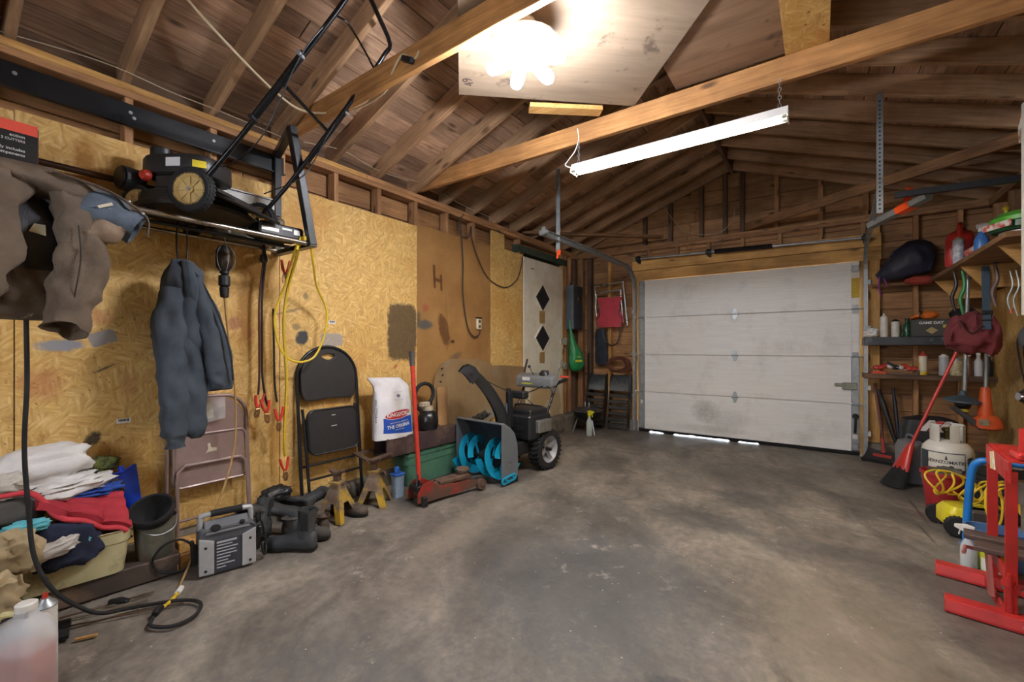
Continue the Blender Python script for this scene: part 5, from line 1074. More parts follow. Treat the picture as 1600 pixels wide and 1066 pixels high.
boot('work_shoe', 'taupe low shoe with torn side next to the front jack stand', (-2.53, 1.53, 0), math.radians(165), LBR, .015, .25, pull=False, lace=True)
boot('work_shoe', 'brown leather shoe between the two jack stands', (-2.87, 1.80, 0), math.radians(18), LBR, .02, .29, lace=True, pull=False)
blob('baseball_hat', BKN, 'black nylon hat on the floor behind the boot pile', 'hat', (-2.985, 1.45, .20), (.05, .09, .045), (.1, .3, 0), .3, 6, 3)
# ---- jack stands
RUSTY = M('rusty_yellow', '8d7a68', .75, .2, col2='5e4a3c', scale=9, dirt='b8952a', dscale=7, dlev=.50, bump=.4)
RUST = M('rust', '6b5446', .8, .2, col2='483629', scale=16, bump=.5)
def jackstand(loc, rz, label, h=.34):
    j = thing('jack_stand', label, 'jack stand', loc, rz, 'pair of jack stands')
    for k in range(4):
        a = PI/2*k; mb = MB(); n_ = V(math.cos(a), math.sin(a), 0); t_ = V(-math.sin(a), math.cos(a), 0); up_ = (V(0, 0, .22)-n_*.075).normalized()
        poly = [(-.112, 0), (-.070, 0), (-.022, .125), (.022, .125), (.070, 0), (.112, 0), (.036, .232), (-.036, .232)]
        mb.prism(poly, .005, n_*.108, t_, up_); build(mb, 'leg', RUSTY, j, bevel=.0015)
    mb = MB(); mb.loft([[V(p[0], p[1], z) for p in rrect(w, w, .008, 2)] for z, w in ((.205, .04), (.235, .036), (.245, .036), (.247, .044), (.258, .044), (.26, .032))]); build(mb, 'collar', RUSTY, j)
    mb = MB(); mb.box((0, 0, .255), (.042, .042, .14), ch=.003); cl = build(mb, 'ratchet_column', RUST, j)
    mb = MB(); mb.prism([(-.05, .335), (-.03, .318), (0, .312), (.03, .318), (.05, .335), (.052, .352), (.028, .342), (0, .326), (-.028, .342), (-.052, .352)], .045, (0, 0, -.01), (1, 0, 0), (0, 0, 1)); build(mb, 'saddle', RUST, cl, bevel=.003)
    mb = MB(); mb.tube([(.03, 0, .23), (.07, .01, .245), (.09, .01, .215)], .006, 6, sub=2); build(mb, 'pawl_lever', RUST, j)
    return j
jackstand((-2.74, 1.75, 0), math.radians(20), 'rusty yellow jack stand in front of the black folding chair'); jackstand((-2.76, 2.07, 0), math.radians(38), 'rusty yellow jack stand under the end of the steel channel')
# ---- floor jack
FJ = thing('floor_jack', 'old red trolley jack with a tall red handle beside the green tote', 'floor jack', (-2.50, 2.24, 0), math.radians(80))
JR = M('jack_red', 'a8352b', .5, .2, col2='7e2a22', scale=9, dirt='5c4a3e', dscale=6, dlev=.52)
for s in (-1, 1):
    mb = MB(); mb.prism([(-.02, .025), (.06, .02), (.56, .03), (.60, .05), (.58, .085), (.46, .10), (.20, .115), (.10, .17), (.02, .16), (-.02, .09)], .008, (0, s*.075, 0), (1, 0, 0), (0, 0, 1)); sp2 = build(mb, 'side_plate', JR, FJ, bevel=.002)
    mb = MB(); mb.cyl((.58, s*.075, .048), (.58, s*.115, .048), .045, n=22); mb.cyl((.58, s*.11, .048), (.58, s*.12, .048), .022, n=14); build(mb, 'front_wheel', RUST, FJ, bevel=.004)
    mb = MB(); mb.cyl((.03, s*.088, .022), (.03, s*.112, .022), .022, n=14); mb.box((.03, s*.09, .05), (.04, .03, .04), ch=.004); build(mb, 'caster', DSTEEL, FJ)
mb = MB(); mb.box((.18, 0, .075), (.30, .13, .06), ch=.008); mb.cyl((.06, 0, .09), (.34, 0, .10), .035, n=14); build(mb, 'hydraulic_body', RUST, FJ)
mb = MB(); mb.bar((.20, 0, .12), (.50, 0, .125), .10, .035, ch=.006); build(mb, 'lift_arm', RUST, FJ)
mb = MB(); mb.lathe([(.045, .12), (.048, .16), (.055, .165), (.058, .18), (.05, .19), (.0, .182)], (.46, 0, 0), n=22); build(mb, 'saddle', M('rubber_pad_brown', '6d5648', .85, col2='4f3e33'), FJ, smooth=30)
mb = MB(); mb.box((.03, 0, .12), (.08, .12, .05), ch=.005); mb.bar((.0, -.03, .13), (.03, 0, .22), .012, .02); mb.bar((.06, .03, .13), (.03, 0, .22), .012, .02); build(mb, 'handle_yoke', DSTEEL, FJ)
mb = MB(); mb.cyl((.04, .0, .18), (.0, .03, 1.06), .017, n=14); hh = build(mb, 'handle', M('handle_red', 'cf3a2a', .45, col2='a82c20', scale=30, amt=.8), FJ, smooth=True)
mb = MB(); mb.cyl((.0, .03, 1.05), (-.003, .033, 1.16), .020, n=14); build(mb, 'hand_grip', M('grip_grey', '4a4646', .8), hh, smooth=30)
# ---- green tote, steel channel, charcoal bag, vacuum
GT = thing('green_tote', 'dark green plastic storage tote under the steel channel', 'tote', (-2.945, 2.80, 0), 0)
GRN = M('tote_green', '4f7a62', .5, col2='3d6450', scale=8, dirt='38564a', dscale=10, dlev=.6)
tote(GT, .105, .335, .255, GRN, taper=.92)
mb = MB(); mb.loft([[V(p[0], p[1], z) for p in rrect(.115*k, .345*k, .04)] for z, k in ((.25, 1.0), (.275, 1.02), (.29, .99), (.292, .90), (.285, .86))]); build(mb, 'lid', GRN, GT, smooth=30)
SCN = thing('steel_channel', 'heavy rusty brown steel channel lying across the tote and jack stand', 'steel channel', (-2.88, 2.62, .295), world=True)
RSC = M('brown_steel', '5d4a48', .6, .4, col2='45373a', scale=8, bump=.3, dirt='7a6455', dscale=4, dlev=.62)
mb = MB(); mb.prism([(-.09, 0), (.09, 0), (.09, .155), (.075, .155), (.075, .018), (-.075, .018), (-.075, .155), (-.09, .155)], .86, (-2.90, 2.66, .30), (1, 0, 0), (0, 0, 1)); build(mb, 'channel', RSC, SCN, bevel=.003)
mb = MB(); mb.box((-2.90, 2.66, .44), (.14, .84, .012), ch=.002); build(mb, 'top_plate', RUST, SCN)
SFB = thing('flat_steel_frame', 'flat rusty angle-iron frame resting on the rear jack stand', 'steel frame', (-2.80, 2.1, .345), world=True)
mb = MB(); mb.bar((-2.70, 1.99, .352), (-2.80, 2.26, .34), .05, .012); mb.bar((-2.95, 2.06, .358), (-2.99, 2.22, .35), .04, .012); mb.bar((-2.71, 1.99, .352), (-2.97, 2.05, .36), .04, .012); mb.bar((-2.70, 1.99, .335), (-2.80, 2.26, .325), .006, .035); build(mb, 'frame', RUST, SFB)
# charcoal bag
KB = thing('charcoal_bag', 'white and blue Kingsford charcoal bag standing on the steel channel'.replace('Kingsford ', 'paper '), 'charcoal bag', (-2.87, 2.34, .448), world=True)
PAP = M('bag_paper', 'e2e0e2', .45, col2='cfccd0', scale=10, bump=.35, bscale=18, bdist=.01); PBL = M('bag_blue', '1d4fb4', .45, col2='174196'); PRD = M('bag_red', 'c02a30', .45); PINK_ = M('bag_ink', '3b3f55', .6)
def kb(s, t, back=False, e=0):
    """surface of the bag: s across, t up; the folded top leans away to the left"""
    lean = -.03*max(0, t-.75)/.25; yl = 2.15+.03*t+lean-.045*max(0, t-.86)/.14; yr = 2.535-.02*t-.09*max(0, (t-.82)/.18)**1.3
    d = .075*(1-.55*max(0, (t-.55)/.45))*(.35+.65*math.sin(PI*min(max(s, 0), 1))**.6)+.006*mnoise.noise(V(s*5, t*7, 1))*(1 if e == 0 else 1)
    y = yl+(yr-yl)*s; z = .449+.50*t+.02*s*max(0, t-.8)*-3+.0
    x = -2.875+(-d if back else d+e)-.03*t
    return V(x, y, z)
mb = MB(); nS = 24; rings = []
for i in range(41):
    t_ = i/40; rings.append([kb(j/nS, t_) for j in range(nS+1)]+[kb(1-j/nS, t_, True) for j in range(1, nS)])
mb.loft(rings); build(mb, 'paper_sack', PAP, KB, smooth=70)
def kdecal(name, mat, f, nu=24, nv=12, e=.0015, parent=KB):
    mb = MB(); mb.sheet(lambda u, v: kb(*f(u, v), e=e), nu, nv, .0004); return build(mb, name, mat, parent, smooth=True)
kdecal('blue_band', PBL, lambda u, v: (.14+.80*u, .05+(.055*(1-u))+v*(.235+.05*u)))
def oval(k): return lambda u, v: (.53+.37*k*(2*u-1), .385+.02*(2*u-1)+.072*k*(2*v-1)*math.sqrt(max(0, 1-(2*u-1)**2))+(0 if k < 1 else 0))
kdecal('oval_white', PAP, oval(1.0), e=.0022); kdecal('oval_red', PRD, lambda u, v: (.53+.355*(2*u-1), .385+.02*(2*u-1)+.065*(2*v-1)*math.sqrt(max(0, 1-(2*u-1)**2))), e=.0030)
kdecal('round_mark', M('bag_grey', '6d7284', .6), lambda u, v: (.55+.055*(2*u-1), .685+.026*(2*v-1)*math.sqrt(max(0, 1-(2*u-1)**2))), 12, 8)
for k in range(4): kdecal('fine_print', M('bag_print', 'b9bcc6', .6), lambda u, v, k=k: (.42+.28*u, .75-.012*k+.004*v-(.10 if k > 1 else 0)), 8, 1)
def ktext(s, size, mat, sc, tc, e=.004, bold=.0, slope=0, xs=1.0):
    o = text(s, size, mat, KB, (0, 0, 0), (1, 0, 0), (0, 1, 0), depth=.0002, bold=bold)
    for v in o.data.vertices:
        q = v.co+V(ROOTW[KB.name]); v.co = kb(sc+q.x*xs/.37, tc+q.y/.50+slope*q.x, e=e+q.z)-ROOTW[KB.name]
ktext('KINGSFORD', .046, WHITEP, .53, .385, .0045, .0012, .05, .92); ktext('THE ORIGINAL', .038, WHITEP, .53, .20, .0035, .0010, .1, .93); ktext('100% NATURAL HARDWOOD', .014, WHITEP, .53, .262, .0035, 0, .1); ktext('charcoal briquets', .013, WHITEP, .53, .145, .0035, 0, .1)
for k, ch_ in enumerate('BRIQUETS'):
    text(ch_, .034, PINK_, KB, kb(.02, .62-.045*k)+V(-.008, -.006, 0), (.75, .6, 0), (0, 0, 1), 'side_letter', depth=.0008)
VC = thing('shop_vacuum', 'small black vacuum with a curled hose on the steel channel', 'vacuum', (-2.88, 2.76, .448), world=True)
mb = MB(); mb.lathe([(.06, .45), (.085, .46), (.095, .52), (.09, .57), (.07, .61), (.04, .625)], (-2.88, 2.74, 0), n=26); build(mb, 'canister', M('vac_black', '1b1b1d', .3), VC, smooth=40)
mb = MB(); mb.cyl((-2.88, 2.74, .62), (-2.88, 2.74, .66), .045, n=20); mb.box((-2.88, 2.70, .68), (.05, .09, .04), ch=.006); build(mb, 'motor_head', M('vac_cream', 'bfb09a', .5), VC)
mb = MB(); pts = [(-2.90, 2.70, .60), (-2.93, 2.64, .68)]+[(-2.94, 2.755+.11*math.cos(a), .765+.095*math.sin(a)) for a in [PI*1.05-.0-2*PI*i/14 for i in range(13)]]
mb.tube(pts, .017, 10, sub=3); build(mb, 'hose', RUBBER, VC, smooth=True)
BT = thing('clear_bottle_tub', 'small clear plastic tub with a blue lid beside the jack stand', 'plastic tub', (-2.72, 2.27, 0), world=True)
mb = MB(); mb.loft([[V(-2.74+p[0], 2.28+p[1], z) for p in rrect(.035*k, .045*k, .012, 3)] for z, k in ((0, .85), (.16, 1), (.17, 1.08), (.175, 1.08))]); build(mb, 'tub', M('milky_blue', '93a6b8', .25), BT, smooth=30)
mb = MB(); mb.loft([[V(-2.74+p[0], 2.28+p[1], z) for p in rrect(.04*k, .05*k, .012, 3)] for z, k in ((.172, 1), (.185, 1), (.19, .9))]); mb.box((-2.74, 2.27, .215), (.03, .04, .05), ch=.006); build(mb, 'lid', M('lid_blue', '2b5fae', .4), BT)
# cardboard leaning on the wall
CDA = thing('cardboard_sheet', 'round-cornered dirty cardboard sheet leaning behind the steel channel', 'cardboard', (-3.02, 3.3, .12), world=True)
DC = M('dirty_cardboard', '9c8058', .85, col2='7d6444', scale=3, dirt='8b8880', dscale=2.5, dlev=.60)
mb = MB(); pl_ = [(-.36, .32), (-.33, .60), (-.28, .80), (-.20, .90), (-.05, .95), (.20, .95), (.45, .93), (.62, .88), (.64, .30), (.30, .10), (-.02, .12), (-.22, .24)]; mb.prism(pl_, .006, (-3.03, 3.30, .12), (0, 1, 0), (-.05, 0, 1)); build(mb, 'sheet', DC, CDA, bevel=.001)
for k in range(9):
    mb = MB(); mb.cyl(V(-3.063+.001*k, 3.10-.012*k+.02*(k % 2), .98-.065*k), V(-3.060+.003*k, 3.10-.012*k+.02*(k % 2), .98-.065*k)+V(.006, 0, 0), .008, n=8); build(mb, 'punched_hole', BLACKP, CDA)
mb = MB(); mb.sheet(lambda u, v: (-2.95-.10*v+.03*math.sin(PI*u), 2.94+.14*u+.08*v, .46+.34*v-.10*u*(1-v)), 8, 8, .004); tag(build(mb, 'cardboard_flap', CARD), 'bent tan cardboard flap standing on the steel channel end', 'cardboard')
mb = MB(); mb.prism([(-.7, 0), (.62, 0), (.62, .52), (.1, .56), (-.7, .55)], .005, (-3.075, 4.0, .42), (0, 1, 0), (-.02, 0, 1)); tag(build(mb, 'flat_cardboard', DC), 'wide flat cardboard panel against the wall behind the snow blower', 'cardboard')
# ---- snow blower
SN = thing('snow_blower', 'grey two-stage snow blower with turquoise augers and black chute', 'snow blower', (-2.50, 2.985, 0), math.radians(-6))
SG = M('blower_grey', '6f7478', .4, .2, col2='62676b', scale=4); SB = M('blower_black', '202124', .45, col2='17181a', bump=.08); TQ = M('turquoise_paint', '1aa0c4', .35, .1, col2='1487a6')
prof = [(0, .03), (0, .53), (.05, .525), (.11, .49), (.17, .43), (.205, .34), (.215, .22), (.215, .06), (.19, .03)]
for s in (-1, 1):
    mb = MB(); mb.prism(prof, .006, (s*.29, 0, 0), (0, 1, 0), (0, 0, 1)); sp3 = build(mb, 'side_plate', SG, SN, bevel=.002)
    mb = MB(); mb.prism([(p[0]*.55, p[1]*.65) for p in rrect(.09, .09, .05)], .004, (s*.294, .10, .20), (0, 1, 0), (0, 0, 1)); mb.cyl((s*.294, .085, .19), (s*.302, .085, .19), .008, n=8); mb.cyl((s*.294, .12, .19), (s*.302, .12, .19), .008, n=8); build(mb, 'bearing_cover', SG, sp3, bevel=.001)
    mb = MB(); mb.prism(rrect(.095, .032, .03), .014, (s*.302, .085, .048), (0, 1, .12), (0, -.12, 1), hole=[(p[0]*.78, p[1]*.42) for p in rrect(.095, .032, .03)]); sk = build(mb, 'skid_shoe', TQ, SN, bevel=.004)
    for dy in (-.04, .05):
        mb = MB(); mb.cyl((s*.30, .085+dy, .05+dy*.1), (s*.314, .085+dy, .05+dy*.1), .010, n=8); build(mb, 'bolt', TQ, sk)
mb = MB(); mb.sheet(lambda u, v: (-.29+.58*u,)+tuple(V(prof[1]+(0,)).lerp(V(prof[2]+(0,)), 0).xy) if False else V(-.29+.58*u, *(lambda w: (lambda i, f: (prof[i][0]+(prof[i+1][0]-prof[i][0])*f, prof[i][1]+(prof[i+1][1]-prof[i][1])*f))(min(int(w), 6), w-min(int(w), 6)))(1+v*6.6)), 4, 24, .005); build(mb, 'auger_housing', M('housing_dark', '2f3438', .5), SN, smooth=40)
mb = MB(); mb.box((0, .02, .527), (.575, .05, .012), ch=.003); build(mb, 'housing_lip', SG, SN)
mb = MB(); mb.cyl((-.28, .10, .20), (.28, .10, .20), .016, n=12); ax_ = build(mb, 'auger_shaft', DSTEEL, SN)
mb = MB(); mb.lathe([(.03, -.04), (.05, -.03), (.055, .0), (.05, .03), (.03, .04)], (0, .10, .20), (1, 0, 0), n=18); mb.cyl((0, .10, .20), (0, .21, .20), .035, n=14); build(mb, 'gearbox', DSTEEL, SN, smooth=40)
for s in (-1, 1):
    for ph in (0, PI):
        mb = MB()
        mb.sheet(lambda u, v: (lambda th, r: V(s*(.045+.225*u), .10+r*math.cos(th), .20+r*math.sin(th)))(s*(u*2*PI*.95)+ph, .105+.07*v), 34, 4, .006); fl2 = build(mb, 'auger_flight', TQ, SN, smooth=50)
        for u in (.2, .75):
            th = s*(u*2*PI*.95)+ph; mb = MB(); mb.bar((s*(.045+.225*u), .10, .20), (s*(.045+.225*u), .10+.11*math.cos(th), .20+.11*math.sin(th)), .012, .02); build(mb, 'flight_arm', TQ, fl2)
mb = MB(); mb.lathe([(.12, 0), (.14, .06), (.14, .16), (.10, .18)], (0, .19, .20), (0, 1, 0), n=26); build(mb, 'impeller_housing', SB, SN, smooth=40)
# chute
cp = crom([(.02, .30, .36), (.02, .30, .50), (.0, .27, .62), (-.05, .19, .78), (-.10, .10, .90), (-.13, .03, .965)], 5); rings = []
for i, p in enumerate(cp):
    d = (cp[min(i+1, len(cp)-1)]-cp[max(i-1, 0)]).normalized(); f = V(-.55, -.84, 0); f = (f-d*f.dot(d)).normalized(); w = d.cross(f); k = 1-.15*i/len(cp); hw = .062*k; dp_ = .055*k
    ou = [(-hw, dp_), (-hw, -dp_*.4), (-hw*.6, -dp_), (hw*.6, -dp_), (hw, -dp_*.4), (hw, dp_), (hw*.93, dp_), (hw*.93, -dp_*.35), (hw*.55, -dp_*.9), (-hw*.55, -dp_*.9), (-hw*.93, -dp_*.35), (-hw*.93, dp_)]
    rings.append([p+w*q[0]+f*q[1] for q in ou])
mb = MB(); mb.loft(rings); ch_ = build(mb, 'chute', SB, SN, smooth=35)
e_ = cp[-1]; f = V(-.50, -.80, .0).normalized(); w = V(0, 0, 1).cross(f).normalized(); up_ = V(-.22, -.35, .91).normalized(); rings = []
for p, hw, dp_ in ((e_+V(.03, .04, -.07), .060, .058), (e_+V(0, 0, .0), .062, .060), (e_+f*.05+V(0, 0, .035), .058, .050), (e_+f*.085+V(0, 0, .03), .052, .040)):
    d = (f*.6+V(0, 0, .6)).normalized(); g = f.cross(w)
    ou = [(-hw, -dp_), (-hw, dp_*.5), (-hw*.6, dp_), (hw*.6, dp_), (hw, dp_*.5), (hw, -dp_), (hw*.92, -dp_), (hw*.92, dp_*.45), (hw*.55, dp_*.9), (-hw*.55, dp_*.9), (-hw*.92, dp_*.45), (-hw*.92, -dp_)]
    gg = V(.35, .55, .75).normalized(); rings.append([p+w*q[0]+gg*q[1] for q in ou])
mb = MB(); mb.loft(rings); dfl = build(mb, 'deflector', SB, ch_, smooth=35)
for s in (-1, 1):
    mb = MB(); mb.cyl(e_+w*(s*.05)+V(0, 0, -.02), e_+w*(s*.072)+V(0, 0, -.02), .014, n=10); build(mb, 'hinge_knob', SB, dfl)
mb = MB(); mb.lathe([(.10, .36), (.10, .40), (.085, .42), (.085, .45)], (.02, .30, 0), n=24); build(mb, 'chute_ring', SB, SN, smooth=30)
mb = MB(); mb.box((.06, .36, .60), (.05, .06, .34), ch=.006); mb.box((.10, .43, .74), (.22, .09, .07), ch=.012); mb.cyl((.04, .37, .70), (.04, .37, .80), .022, n=14); build(mb, 'chute_gearbox', SB, SN)
mb = MB(); mb.box((.045, .335, .55), (.03, .02, .22), ch=.004); build(mb, 'chute_bracket', SG, SN)
# engine, chassis, wheels
mb = MB(); mb.box((.10, .58, .43), (.34, .34, .24), ch=.02); mb.box((.10, .58, .57), (.30, .28, .06), ch=.02); en = build(mb, 'engine', SB, SN)
for r_ in range(3):
    for c_ in range(4):
        mb = MB(); mb.box((.0+.055*c_, .407, .36+.065*r_), (.028, .006, .034), ch=.003); build(mb, 'vent', DSTEEL, en)
mb = MB(); mb.box((.285, .60, .44), (.05, .20, .12), ch=.008)
for k in range(5): mb.box((.313, .53+.035*k, .44), (.006, .014, .09))
build(mb, 'muffler_guard', M('muffler_silver', '9c9a94', .4, .7), SN)
mb = MB(); mb.box((.02, .50, .24), (.34, .55, .12), ch=.01); mb.box((.02, .27, .20), (.26, .14, .2), ch=.01); build(mb, 'chassis', SB, SN)
mb = MB(); mb.cyl((-.28, .70, .195), (.30, .70, .195), .014, n=10); build(mb, 'axle', DSTEEL, SN)
def lugwheel(parent, c, r, w):
    c = V(c); mb = MB(); mb.lathe([(r*.66, -w/2), (r*.90, -w/2), (r*.955, -w*.40), (r*.96, w*.40), (r*.90, w/2), (r*.66, w/2), (r*.66, -w/2)], c, (1, 0, 0), 36, cap=False)
    for k in range(28):
        t = 2*PI*k/28; d0 = V(0, math.cos(t), math.sin(t)); d1 = V(0, math.cos(t+.10), math.sin(t+.10))
        mb.bar(c+d0*r*.965+V(-w*.47, 0, 0), c+d1*r*.972, .016, .020, up=d0); mb.bar(c+d1*r*.972, c+d0*r*.965+V(w*.47, 0, 0), .016, .020, up=d0)
    t_ = build(mb, 'wheel', RUBBER, parent, smooth=25)
    mb = MB(); mb.lathe([(.02, -.01), (r*.35, -.005), (r*.5, w*.1), (r*.62, w*.40), (r*.68, w*.48), (r*.68, -w*.48), (r*.6, -w*.40), (r*.4, -w*.1)], c, (1, 0, 0), 30, cap=False)
    h_ = build(mb, 'rim', M('rim_grey', 'a2a4a8', .4, .3), t_, smooth=35)
    for k in range(4):
        t = PI/2*k+.4; d = V(0, math.cos(t), math.sin(t)); mb = MB(); mb.bar(c+d*.02+V(w*.12, 0, 0), c+d*r*.60+V(w*.28, 0, 0), r*.22, .012, up=(1, 0, 0)); build(mb, 'spoke', MATS['rim_grey'], h_, bevel=.002)
    mb = MB(); mb.cyl(c+V(w*.05, 0, 0), c+V(w*.42, 0, 0), .018, n=12); build(mb, 'hub', DSTEEL, t_)
lugwheel(SN, (.225, .70, .195), .195, .13); lugwheel(SN, (-.24, .70, .195), .195, .13)
# handlebars and console
for s in (-1, 1):
    mb = MB(); mb.tube([(s*.17, .66, .26), (s*.19, .74, .46), (s*.20, .84, .66), (s*.205, .92, .80), (s*.205, 1.06, .84)], .013, 10, sub=4); hb = build(mb, 'handlebar', M('bar_chrome', '3c3c3e', .25, .7), SN, smooth=True)
    mb = MB(); mb.tube([(s*.205, .98, .83), (s*.205, 1.10, .85)], .019, 10); build(mb, 'rubber_grip', RUBBER, hb, smooth=30)
    mb = MB(); mb.tube([(s*.215, .90, .88), (s*.222, .93, .95), (s*.228, .98, 1.06)], .014, 10, flat=.6, sub=2); build(mb, 'drive_lever', SB if s < 0 else M('lever_silver', '9a9a9a', .3, .6), hb, smooth=True)
mb = MB(); mb.tube([(-.18, .72, .56), (-.14, .71, .60), (.17, .71, .60), (.195, .74, .57)], .012, 8, sub=3); build(mb, 'cross_brace', SB, SN, smooth=True)
mb = MB()
def con(x, k): return [V(x, .86+p[0]*k, .845+p[1]*k+.25*p[0]*k) for p in rrect(.07, .065, .03, 4)]
mb.loft([con(-.235, .75), con(-.225, .95), con(-.08, 1.0), con(.02, .92), (con(.06, .98)), con(.15, .98), con(.22, .85), con(.235, .6)]); cn = build(mb, 'console', M('console_grey', '75787b', .45), SN, smooth=35)
mb = MB(); mb.box((-.09, .789, .862), (.10, .003, .035)); build(mb, 'white_label', WHITEP, cn)
mb = MB(); mb.box((-.08, .788, .812), (.14, .003, .014)); build(mb, 'yellow_label', M('label_lime', 'c5c43a', .5), cn)
mb = MB(); mb.lathe([(.06, 0), (.05, .03), (.02, .055)], (.10, .85, .90), (0, -.2, 1), n=18, sy=.6); mb.ball((.14, .85, .935), .02, 10, 8); build(mb, 'headlight', SB, cn, smooth=40)
mb = MB(); mb.tube([(-.02, .83, .90), (-.03, .80, .95), (-.045, .79, .985)], .004, 6); mb.ball((-.047, .79, .99), .017, 12, 8); build(mb, 'shift_knob', SB, cn, smooth=40)
mb = MB(); mb.tube([(.03, .40, .76), (-.05, .25, .84), (-.11, .12, .92)], .004, 6, sub=4); mb.tube([(.05, .45, .74), (.10, .62, .75), (.13, .80, .80)], .006, 6, sub=3); mb.tube([(.12, .48, .72), (.18, .60, .62), (.20, .70, .50), (.24, .66, .40)], .0035, 6, sub=4); build(mb, 'control_rod', SB, SN, smooth=True)
mb = MB(); mb.tube([(.17, .80, .80), (.23, .78, .78), (.27, .77, .74)], .006, 6, sub=3); mb.ball((.275, .77, .735), .018, 12, 8); build(mb, 'crank_knob', SB, SN, smooth=True)
mb = MB(); mb.box((.25, 1.0, .885), (.10, .02, .02), (0, 0, .2), ch=.004); build(mb, 'red_lever', M('lever_red', 'd8432e', .45), SN)
mb = MB(); mb.sheet(lambda u, v: (-2.86+.10*u+.02*mnoise.noise(V(u*4, v*4, 5)), 3.30+.18*v, .47+.04*mnoise.noise(V(u*5, v*6, 2))+.05*v), 10, 10, .03); tag(build(mb, 'grey_glove', GRY, smooth=60), 'grey work glove wedged behind the snow blower housing', 'glove')
# ================================================================ FOREGROUND LEFT
JG = thing('coolant_jug', 'translucent white jug half full of pink fluid in the near left corner', 'jug', (-2.21, .235, 0), math.radians(35))
sh = NT('jug_plastic'); sh.out(hx('eceff2'), .35); sh.b.inputs['Alpha'].default_value = .30; sh.b.inputs['Subsurface Weight'].default_value = .0
lq = M('pink_fluid', 'b8665c', .25, col2='a8584e')
def jr(z, k, dx=0, w=.076, d=.058): return [V(p[0]+dx, p[1], z) for p in rrect(w*k, d*k, .03*k)]
mb = MB(); mb.loft([jr(0, .94), jr(.01, 1), jr(.20, 1), jr(.235, .93), jr(.262, .70, .004), jr(.278, .38, .01), jr(.30, .32, .01), jr(.30, .26, .01), jr(.275, .32, .01), jr(.225, .88), jr(.012, .95)]); jb = build(mb, 'jug_body', sh.m, JG, smooth=40)
mb = MB(); mb.loft([jr(.006, .90), jr(.012, .945), jr(.165, .945)]); build(mb, 'pink_fluid', lq, JG, smooth=40)
mb = MB(); mb.lathe([(.026, .295), (.028, .30), (.028, .318), (.022, .322)], (.01, 0, 0), n=20); build(mb, 'screw_cap', WHITEP, JG, smooth=30)
mb = MB(); mb.tube([(-.02, -.0, .285), (-.07, -.01, .275), (-.095, -.01, .22), (-.085, -.01, .16)], .011, 8, sub=4); build(mb, 'grip_handle', M('yellowed_plastic', 'd8cc94', .5), JG, smooth=True)
SCN2 = thing('spray_can', 'white spray can with a red nozzle behind the coolant jug', 'spray can', (-2.40, .31, 0))
def spraycan(t, r, h, body, cap, nozzle=True, capname='dome'):
    mb = MB(); mb.lathe([(r*.95, 0), (r, .006), (r, h*.80), (r*.97, h*.815)], n=22); build(mb, 'can', body, t, smooth=30)
    mb = MB(); mb.lathe([(r*1.03, h*.805), (r*1.03, h*.82), (r*.85, h*.86), (r*.45, h*.91), (r*.40, h*.93)], n=22); build(mb, capname, cap, t, smooth=30)
    if nozzle: mb = MB(); mb.cyl((0, 0, h*.92), (0, 0, h), r*.25, n=10); build(mb, 'nozzle', nozzle, t)
spraycan(SCN2, .034, .255, M('can_white', 'd9d6cf', .4, col2='bdb8ae', scale=20), GALV, M('nozzle_red', 'c9402f', .4))
cable('black_power_cable', [(-2.64, .283, 1.86), (-2.63, .284, 1.6), (-2.62, .286, 1.3), (-2.62, .288, 1.04), (-2.62, .281, .78), (-2.61, .292, .52), (-2.59, .305, .34), (-2.56, .35, .20), (-2.55, .43, .09), (-2.55, .50, .03), (-2.53, .60, .012), (-2.43, .74, .012), (-2.33, .79, .012), (-2.24, .745, .012), (-2.225, .66, .012), (-2.30, .605, .012), (-2.36, .625, .016)], .008, RUBBER, 'long black power cable dropping past the clothes heap to the floor', sub=8, n=8)
for k, (a, b, r_, m_, lb_) in enumerate((((-2.70, .39, .009), (-2.62, .70, .009), .005, RUST, 'thin rusty rod on the floor nearest the dark plank'), ((-2.60, .39, .008), (-2.40, .75, .008), .004, RUST, 'long thin copper-brown rod on the floor below the black cable'), ((-2.66, .42, .008), (-2.56, .66, .008), .006, M('twig_grey', '6d6154', .8), 'short grey stick lying among the floor rods'), ((-2.62, .33, .02), (-2.59, .41, .02), .019, DSTEEL, 'short dark pipe end right of the coolant jug'), ((-2.53, .30, .024), (-2.50, .39, .024), .023, DSTEEL, 'fatter dark pipe end closest to the coolant jug'))):
    mb = MB(); mb.tube([a, V(a).lerp(V(b), .5)+V(.004, 0, 0), b], r_, 8); tag(build(mb, 'metal_rod', m_, smooth=40), lb_, 'rod', 'rods lying on the floor by the tote')
mb = MB(); mb.tube([(-2.66, .55, .02), (-2.62, .575, .025), (-2.60, .60, .02)], [.014, .02, .012], 10, flat=.7); tag(build(mb, 'black_plug', BLACKP, smooth=True), 'small black plug lying among the rods', 'plug')
mb = MB(); mb.box((-2.44, .43, .006), (.012, .07, .008), (0, 0, -.5), ch=.001); tag(build(mb, 'wood_chip', NEWW), 'pale wood sliver on the floor right of the jug', 'wood chip')
